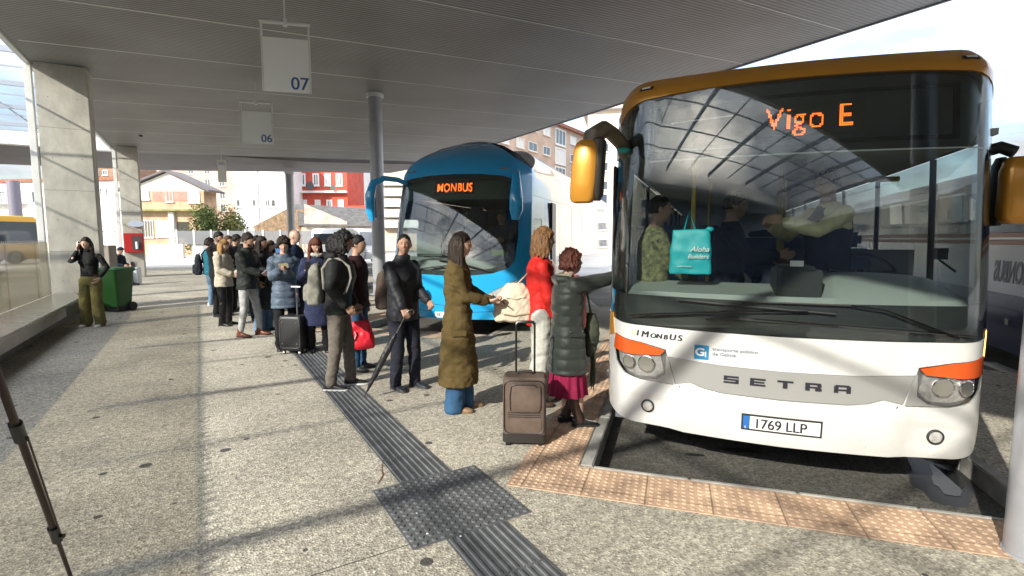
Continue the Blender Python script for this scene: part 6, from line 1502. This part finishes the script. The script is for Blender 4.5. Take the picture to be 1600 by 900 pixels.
# gable house
ow = wallmat('wall_ochre', (.46, .32, .21), .35, .8)
q = B('gable_house', 'ochre and pink house with a low pediment behind the second column', 200, 56, 322, 56, 300, ow, depth=2.4)
zt = q.h; b = MB(); w2 = q.w; hh = q.Z(q.X(270), 272)
b.add([(-.2, -.05, zt), (w2+.2, -.05, zt), (w2*.55, -.05, hh), (-.2, 2.4, zt), (w2+.2, 2.4, zt), (w2*.55, 2.4, hh)], [(0, 1, 2), (3, 5, 4), (0, 3, 4, 1)]); g = b.build('gable', wallmat('wall_cream', (.66, .63, .56)), q.r)
b = MB()
for (xa, za, xb, zb) in ((-.7, zt-.05, w2*.55, hh+.08), (w2*.55, hh+.08, w2+.8, zt-.1)): b.add([(xa, -.5, za), (xb, -.5, zb), (xb, 2.7, zb), (xa, 2.7, za), (xa, -.5, za+.22), (xb, -.5, zb+.22), (xb, 2.7, zb+.22), (xa, 2.7, za+.22)], [(0, 3, 2, 1), (4, 5, 6, 7), (0, 1, 5, 4), (2, 3, 7, 6), (0, 4, 7, 3), (1, 2, 6, 5)])
b.build('roof', wallmat('roof_slate', (.12, .11, .11)), q.r)
b = MB(); b.box(q.X(243), q.X(297), -.04, -.002, q.Z(9, 315), q.Z(9, 300)); b.build('painted_band', wallmat('wall_pink', (.50, .20, .16), .3, 2), q.r)
q.win(222, 238, 294, 313, winl, mull=0); q.win(298, 316, 300, 318, winl, mull=0); q.win(264, 275, 298, 316, mat('door_blue', (.25, .30, .38), .5), f=.05)
q.win(224, 241, 345, 371, f=.05, mull=3); q.win(246, 266, 345, 370, winl, mull=0); b = MB(); b.box(q.X(268), q.X(276), -.35, -.01, 0, q.Z(9, 332)); b.build('pillar', frm, q.r)
b = MB(); b.box(q.X(278), q.X(297), -.03, -.003, q.Z(9, 372), q.Z(9, 347)); b.build('opening', mat('dark_opening', (.03, .028, .025), .8), q.r)
b = MB(); b.box(-.2, w2+.3, -.9, -.01, q.Z(9, 331), q.Z(9, 328.5)); b.build('ledge', wallmat('ledge_moss', (.20, .20, .06), .4, 2), q.r)
# pink flats behind
q = B('apartment_block', 'pink apartment block with stacked balconies behind the gable house', 222, 98, 374, 98, 236, wallmat('wall_rose', (.52, .36, .30), .3, .4))
for r_ in range(4):
    for x in (236, 262, 300, 325, 347): q.win(x, x+9, 262+r_*19, 274+r_*19)
# white modern flats
q = B('white_flats', 'plain white flats with long window bands above the bush', 370, 74, 449, 74, 236, wallmat('wall_pure', (.68, .70, .72), .12))
for (x0, x1) in ((372, 403), (408, 440)):
    for y0 in (250, 271, 306): q.win(x0, x1, y0, y0+18, winl if y0 != 306 else mat('pane_pale', (.38, .42, .48), .2), mull=4, f=.12)
for x0 in (373, 418, 427, 398): q.win(x0, x0+6, 313, 325, mull=0, f=.05)
b = MB(); b.box(q.X(405)-.15, q.X(405)+.15, -.2, -.01, 0, q.h); b.build('pilaster', frm, q.r)
# red house
rm = wallmat('wall_red', (.46, .075, .045), .25, .8)
q = B('red_building', 'bright red building with white framed windows right of the thin pole', 464, 80, 545, 80, 236, rm, depth=9)
for x0 in (471, 492, 510, 528): q.win(x0, x0+10, 273, 292, winl if x0 == 510 else None, f=.22)
for x0 in (473, 494, 512, 530): q.win(x0, x0+9, 313, 325, winl if x0 % 4 else None, f=.22)
b = MB(); zb_ = q.Z(8, 303); b.box(0, q.w, -.9, -.01, zb_, zb_+.3); b.box(q.X(487), q.X(531), -1.0, -.9, zb_+.3, zb_+1.1) if False else None; b.build('cornice', frm, q.r)
for xa, xb, hh_ in ((484, 500, 1.5), (522, 533, 1.0)):
    b = MB(); cx_ = (q.X(xa)+q.X(xb))/2; b.loft([[Vector((cx_+rr*math.cos(a*math.pi/8), yy, zb_+.95*hh_*.7+rr*math.sin(a*math.pi/8))) for a in range(16)] for yy, rr in ((-1.3, .62*hh_/1.5), (-1.2, .45*hh_/1.5), (-1.12, .08))]); b.build('satellite_dish', mat('dish_dark', (.06, .06, .065), .5), q.r, smooth=True)
b = MB(); b.box(q.w, q.w+3.2, 0, 6, 0, q.Z(8, 322)); b.build('annex', rm, q.r)
q = B('cream_building', 'narrow cream building left of the red one', 445, 82, 464, 82, 250, wallmat('wall_peach', (.60, .42, .30), .2))
q = B('white_tower', 'tall blank white building just right of the red one', 545, 90, 567, 90, 240, wallmat('wall_blank', (.68, .66, .63), .1))
q = B('grey_tower', 'grey tower block between the white one and the thick pole', 566, 100, 600, 100, 232, wallmat('wall_grey', (.36, .35, .33), .2)); 
for r_ in range(6):
    for x in (570, 581): q.win(x, x+6, 250+r_*14, 258+r_*14)
q = B('terrace_block', 'beige block with long terraces framed by the coach mirror arm', 598, 76, 668, 76, 250, wallmat('wall_beige', (.55, .46, .37), .2))
for r_ in range(5):
    z = q.Z(3, 290+r_*16); b = MB(); b.box(0, q.w, -1.2, -.01, z-.2, z); b.box(0, q.w, -1.2, -1.1, z+.001, z+.9); b.build('terrace', frm, q.r)
    for x in (603, 616, 630, 645): q.win(x, x+8, 279+r_*16, 288+r_*16)
# stone barn with dark roof and ivy-grown gable
st = wallmat('wall_stone', (.50, .40, .30), .45, 1.6)
q = B('stone_barn', 'low stone building with a dark sloping roof behind the minibus', 476, 58, 590, 62, 352, st, depth=8)
b = MB(); za = q.Z(1, 324); zb_ = q.Z(q.w, 346)
b.add([(-.3, -.5, q.h-.1), (q.w+.3, -.5, q.h-.1), (q.w+.3, 4, za+.2), (-.3, 4, za+.5), (-.3, 8.4, q.h-.1), (q.w+.3, 8.4, q.h-.1)], [(0, 1, 2, 3), (3, 2, 5, 4), (0, 3, 4), (1, 5, 2), (0, 4, 5, 1)]); b.build('roof', wallmat('roof_dark', (.10, .095, .095), .4, 2), q.r)
b = MB(); b.add([(-.1, -.12, 0), (4.6, -.12, 0), (4.6, -.12, q.Z(2, 346)), (.1, -.12, za+.3), (-.1, -.02, 0), (4.6, -.02, 0), (4.6, -.02, q.Z(2, 346)), (.1, -.02, za+.3)], [(0, 1, 2, 3), (4, 7, 6, 5), (3, 2, 6, 7), (0, 3, 7, 4), (1, 5, 6, 2)]); b.build('gable', wallmat('stone_pale', (.60, .52, .42), .4, 1.5), q.r)
q = B('brown_gable', 'low building with a brown creeper-covered gable behind the thin pole', 398, 60, 478, 60, 356, wallmat('creeper_brown', (.22, .15, .09), .6, 3), depth=7)
b = MB(); zp = q.Z(2, 328); b.add([(-.4, -.02, q.h), (q.w, -.02, q.h), (q.w, -.02, zp), (q.w*.62, -.02, zp), (-.4, 7, q.h), (q.w, 7, q.h), (q.w, 7, zp), (q.w*.62, 7, zp)], [(0, 1, 2, 3), (4, 7, 6, 5), (0, 3, 7, 4), (3, 2, 6, 7), (1, 5, 6, 2)]); b.build('gable', q.m, q.r)
# right hand apartment block with red chimneys, seen over the coach
br = wallmat('wall_brick_pale', (.46, .35, .28), .22, .5)
q = B('apartment_block', 'long brick apartment block with red chimneys rising above the blue coach', 770, 64, 935, 92, 232, br, depth=12, zt=18.0)
tops = []
for (c0, c1, kind) in ((806, 818, 0), (825, 838, 1), (847, 858, 1), (866, 882, 2), (889, 898, 1), (905, 914, 1), (779, 795, 0)):
    X0, X1 = q.X(c0), q.X(c1)
    for fl in range(6):
        z0 = 2.2+fl*2.75
        if kind == 2: 
            q.winr(X0, X1, z0-.5, z0+1.9, winm if fl % 2 else winl, mull=2, f=.2)
        else: q.winr(X0, X1, z0+.3, z0+1.5, None if (fl+c0) % 3 else winl, mull=1)
b = MB(); b.box(-.4, q.w+.4, -.6, 12.4, q.h, q.h+.45); b.build('roof', redroof, q.r)
b = MB()
for c0 in (812, 836, 868, 884, 820): X0 = q.X(c0); b.box(X0, X0+.9, 3, 4, q.h+.4, q.h+1.9+.7*(c0 % 3)); b.tube([(X0+.45, 3.5, q.h+2.2), (X0+.45, 3.5, q.h+3.0)], .2, 8)
b.build('chimney', wallmat('chimney_red', (.42, .13, .08), .2, 2), q.r)
cr_ = wallmat('wall_cream_tall', (.60, .53, .46), .10, .4)
q = B('tall_apartment', 'tall cream apartment block beside the white bus and its orange mirror', 916, 62, 1190, 58, 172, cr_, depth=14, zt=16.3)
for fl in range(7):
    z0 = .9+fl*2.15
    for c0, c1 in ((931, 949), (962, 975), (1000, 1018), (1045, 1063), (1090, 1108)): q.winr(q.X(c0), q.X(c1), z0, z0+1.05, None if fl % 3 else mat('w_warm', (.5, .42, .3), .5) if (fl, c0) == (0, 931) else None, mull=1)
b = MB(); b.box(-.7, q.w+.4, -.8, 14.4, q.h, q.h+.5); b.box(1.2, q.w-3, 2, 12, q.h+.5, q.h+3); b.build('roof', cr_, q.r)
q = B('low_pale_block', 'pale low building between the coach and the tall apartments', 905, 70, 932, 70, 330, wallmat('wall_pale_pink', (.56, .50, .50), .1))
# station hall behind and left of the camera, seen in the windscreen
hm = bpy.data.materials.new('ribbed_cladding'); hm.use_nodes = True; t_ = hm.node_tree; bs_ = t_.nodes['Principled BSDF']; tc_ = t_.nodes.new('ShaderNodeTexCoord'); wv_ = t_.nodes.new('ShaderNodeTexWave'); wv_.bands_direction = 'DIAGONAL'; wv_.inputs['Scale'].default_value = 1.6
rr_ = t_.nodes.new('ShaderNodeValToRGB'); rr_.color_ramp.elements[0].color = (.055, .07, .11, 1); rr_.color_ramp.elements[1].color = (.11, .135, .19, 1); t_.links.new(tc_.outputs['Object'], wv_.inputs['Vector']); t_.links.new(wv_.outputs[0], rr_.inputs[0]); t_.links.new(rr_.outputs[0], bs_.inputs['Base Color'])
hall = empty('station_hall', (-24, -4, 0), 0, 'station hall clad in blue-grey ribs behind the camera', 'building')
b = MB(); b.box(-12, 9, -30, 29, -.1, 5.35); b.box(9.002, 34, -30, -12, -.1, 5.0); b.build('wall', hm, hall)
b = MB()
for k in range(14): b.box(9.01, 9.04, -10+k*2.7, -8+k*2.7, .4, 2.6)
b.build('window', winm, hall)
# boundary wall, mesh fence, bush
wl = empty('boundary_wall', at(233, 47, ROADZ), 0, 'low stained white wall across the road below the gable house', 'wall'); W0 = at(233, 47, 0); W1 = at(300, 47, 0); W2 = at(480, 48, 0)
def seg_box(b, P, Q, z0, z1, th, org):
    d = (Q-P); n = Vector((-d.y, d.x, 0)).normalized()*th/2
    pts = [(P-n-org), (Q-n-org), (Q+n-org), (P+n-org)]; b.prism([(p.x, p.y) for p in pts], z0, z1)
b = MB(); seg_box(b, W0, W1-RT*.8, 0, 1.25, .3, W0); b.build('wall', wallmat('wall_stained', (.62, .56, .47), .35, 1.2), wl)
b = MB(); seg_box(b, W1, at(342, 47.2, 0), .12, 1.12, .3, W0); b.build('grey_blocks', wallmat('block_grey', (.33, .33, .34), .4, .8), wl)
b = MB(); seg_box(b, W1-RT*.5, W2, -.0, .11, .5, W0); b.build('plinth', M['kerb'], wl)
fn = empty('mesh_fence', at(275, 47.5, ROADZ), 0, 'grey mesh fence with white posts behind the queue', 'fence'); O = at(275, 47.5, 0)
b = MB(); seg_box(b, O, at(490, 49, 0), 1.2, 2.45, .02, O); b.build('mesh', glass('fence_mesh', (.62, .65, .68), .02, .2, rough=.4, diff=.35, dcol=(.34, .35, .37)), fn)
for px in range(276, 500, 27):
    b = MB(); p = at(px, 47.5+(px-275)/150, 0)-O; b.box(p.x-.07, p.x+.07, p.y-.07, p.y+.07, 0, 2.55); b.build('post', frm, fn)
def leafy(name, c, rx, ry, rz, n, m, label, size=.22, cat='bush', seed=1):
    rnd = random.Random(seed); r = empty(name, (c.x, c.y, ROADZ), 0, label, cat); b = MB()
    cl = [(rnd.uniform(-.7, .7)*rx, rnd.uniform(-.7, .7)*ry, rz*(.35+.5*rnd.random()), rnd.uniform(.35, .6)) for _ in range(14)]
    for k in range(n):
        cx_, cy_, cz_, cr_2 = cl[k % 14]; v = Vector((rnd.gauss(0, 1), rnd.gauss(0, 1), rnd.gauss(0, 1))).normalized()*(rnd.random()**.4)
        p = Vector((cx_+v.x*cr_2*rx, cy_+v.y*cr_2*ry, max(.05, cz_+v.z*cr_2*rz*.8))); u = Vector((rnd.gauss(0, 1), rnd.gauss(0, 1), rnd.gauss(0, 1))).normalized(); w_ = u.cross(Vector((0, .3, 1))).normalized(); s_ = size*rnd.uniform(.6, 1.3)
        b.add([p-u*s_*.5, p+w_*s_*.3, p+u*s_*.5, p-w_*s_*.3], [(0, 1, 2, 3)], k % 2)
    b.build('foliage', m, r); b = MB()
    for k in range(7): a = k*.9; b.tube([(0, 0, 0), (.3*rx*math.cos(a), .3*ry*math.sin(a), rz*.4), (.6*rx*math.cos(a), .6*ry*math.sin(a), rz*.7)], [.08, .05, .02], 6)
    b.build('branch', mat('bark', (.10, .075, .05), .9), r); return r
gl_ = [mat('leaf_green', (.06, .10, .022), .7), mat('leaf_olive', (.13, .14, .035), .7)]
leafy('bush', at(346, 51), 2.5, 1.6, 4.5, 9000, gl_, 'big rounded green bush behind the fence and the queue')
leafy('bush', at(312, 50), 1.5, 1.0, 2.5, 1800, [mat('leaf_yellow', (.20, .17, .05), .7), gl_[1]], 'smaller yellowish bush left of the big green one', seed=4)
# white minibus, blue car, dark and yellow coach at the far left
def vehicle(name, loc, rz, prof, width, m, label, cat, wins, wheels, group=None, wr=.36, nose=None):
    r = empty(name, loc, rz, label, cat, group); b = MB(); n = len(prof)
    rings = []
    for y_, k in ((-width/2, .97), (-width/2+.06, 1.0), (width/2-.06, 1.0), (width/2, .97)):
        cxm = sum(p[0] for p in prof)/n; czm = sum(p[1] for p in prof)/n
        rings.append([Vector((cxm+(x-cxm)*k, y_, czm+(z-czm)*k)) for x, z in prof])
    b.loft(rings); b.build('body', m, r, bevel=.03, smooth=True)
    gm_ = mat('vehicle_glass', (.03, .04, .05), .05, spec=.9)
    for poly in wins:
        b = MB(); 
        for s_ in (-1, 1): b.add([(x, s_*(width/2+.004), z) for x, z in poly], [tuple(range(len(poly)))])
        b.build('side_window', gm_, r)
    for x in wheels:
        for s_ in (-1, 1):
            b = MB(); b.loft([[Vector((x+rr*math.cos(a*math.pi/10), s_*(width/2-.2+dd), wr+rr*math.sin(a*math.pi/10))) for a in range(20)] for dd, rr in ((0, wr), (.21, wr), (.22, wr*.6), (.215, .02))]); b.build('wheel', M['rubber'], r, smooth=True)
            b = MB(); b.loft([[Vector((x+rr*math.cos(a*math.pi/10), s_*(width/2+.022), wr+rr*math.sin(a*math.pi/10))) for a in range(20)] for rr in (wr*.58, .03)]); b.build('rim', M['sheet'], r)
    return r, gm_
vw = mat('minibus_white', (.68, .68, .67), .2, coat=.6)
mp_ = at(545, 37, ROADZ)
r, gm_ = vehicle('minibus', mp_, -PSI-R(28), [(-2.6, .35), (2.35, .35), (2.55, .7), (2.45, 1.25), (1.75, 2.25), (1.4, 2.45), (-2.5, 2.45), (-2.65, 2.2)], 2.0, vw, 'white minibus with a dark window band behind the curly-haired man', 'minibus',
    [[(-2.4, 1.35), (.7, 1.35), (.7, 2.1), (-2.4, 2.1)], [(.8, 1.35), (1.95, 1.35), (1.55, 2.1), (.8, 2.1)]], (-1.7, 1.6))
b = MB(); b.add([(2.42, -.85, 1.32), (2.42, .85, 1.32), (1.80, .80, 2.2), (1.80, -.80, 2.2)], [(0, 1, 2, 3)]); b.v = [(x+.03, y, z+.02) for x, y, z in b.v]; b.build('windscreen', gm_, r)
for s_ in (-1, 1):
    b = MB(); b.ball((2.52, s_*.72, .85), .06, .18, .12); b.build('headlight', M['chrome'], r, smooth=True)
cp_ = at(424, 43, ROADZ)
r, gm_ = vehicle('parked_car', cp_, -PSI+R(20), [(-2.0, .3), (2.0, .3), (2.1, .65), (1.9, .85), (1.1, .95), (.45, 1.42), (-1.1, 1.45), (-1.8, 1.0), (-2.1, .8)], 1.72, mat('car_blue', (.05, .12, .26), .2, coat=.8), 'small blue car parked beyond the queue by the fence', 'car',
    [[(-1.5, .98), (.85, .98), (.38, 1.34), (-1.05, 1.36)]], (-1.25, 1.3), wr=.31)
b = MB(); b.add([(1.12, -.7, .97), (1.12, .7, .97), (.50, .62, 1.40), (.50, -.62, 1.40)], [(0, 1, 2, 3)]); b.v = [(x+.02, y, z+.015) for x, y, z in b.v]; b.build('windscreen', gm_, r)
yb = at(-95, 33, ROADZ)
r, gm_ = vehicle('yellow_coach', yb, -PSI+R(70), [(-5, .35), (5, .35), (5.1, 1.2), (4.8, 3.0), (4.4, 3.3), (-5, 3.3)], 2.5, mat('coach_yellow', (.55, .30, .02), .3, coat=.5), 'yellow and black coach just visible at the left edge above the screen', 'coach',
    [[(-4.8, 1.4), (4.7, 1.4), (4.5, 2.9), (-4.8, 2.9)]], (-3, 3.2), wr=.48)
b = MB(); b.add([(5.08, -1.1, 1.3), (5.08, 1.1, 1.3), (4.80, 1.0, 2.95), (4.80, -1.0, 2.95)], [(0, 1, 2, 3)]); b.v = [(x+.03, y, z) for x, y, z in b.v]; b.build('windscreen', gm_, r)
tp = at(940, 24, ROADZ); r = empty('totem_sign', tp, -PSI, 'slim blue and white upright sign behind the older woman', 'sign')
b = MB(); b.box(-.32, .32, -.06, .06, 0, 1.55); b.build('panel', M['white'], r); b = MB(); b.box(.02, .24, -.066, -.0605, .1, 1.45); b.build('blue_stripe', mat('totem_blue', (.03, .12, .32), .5), r)
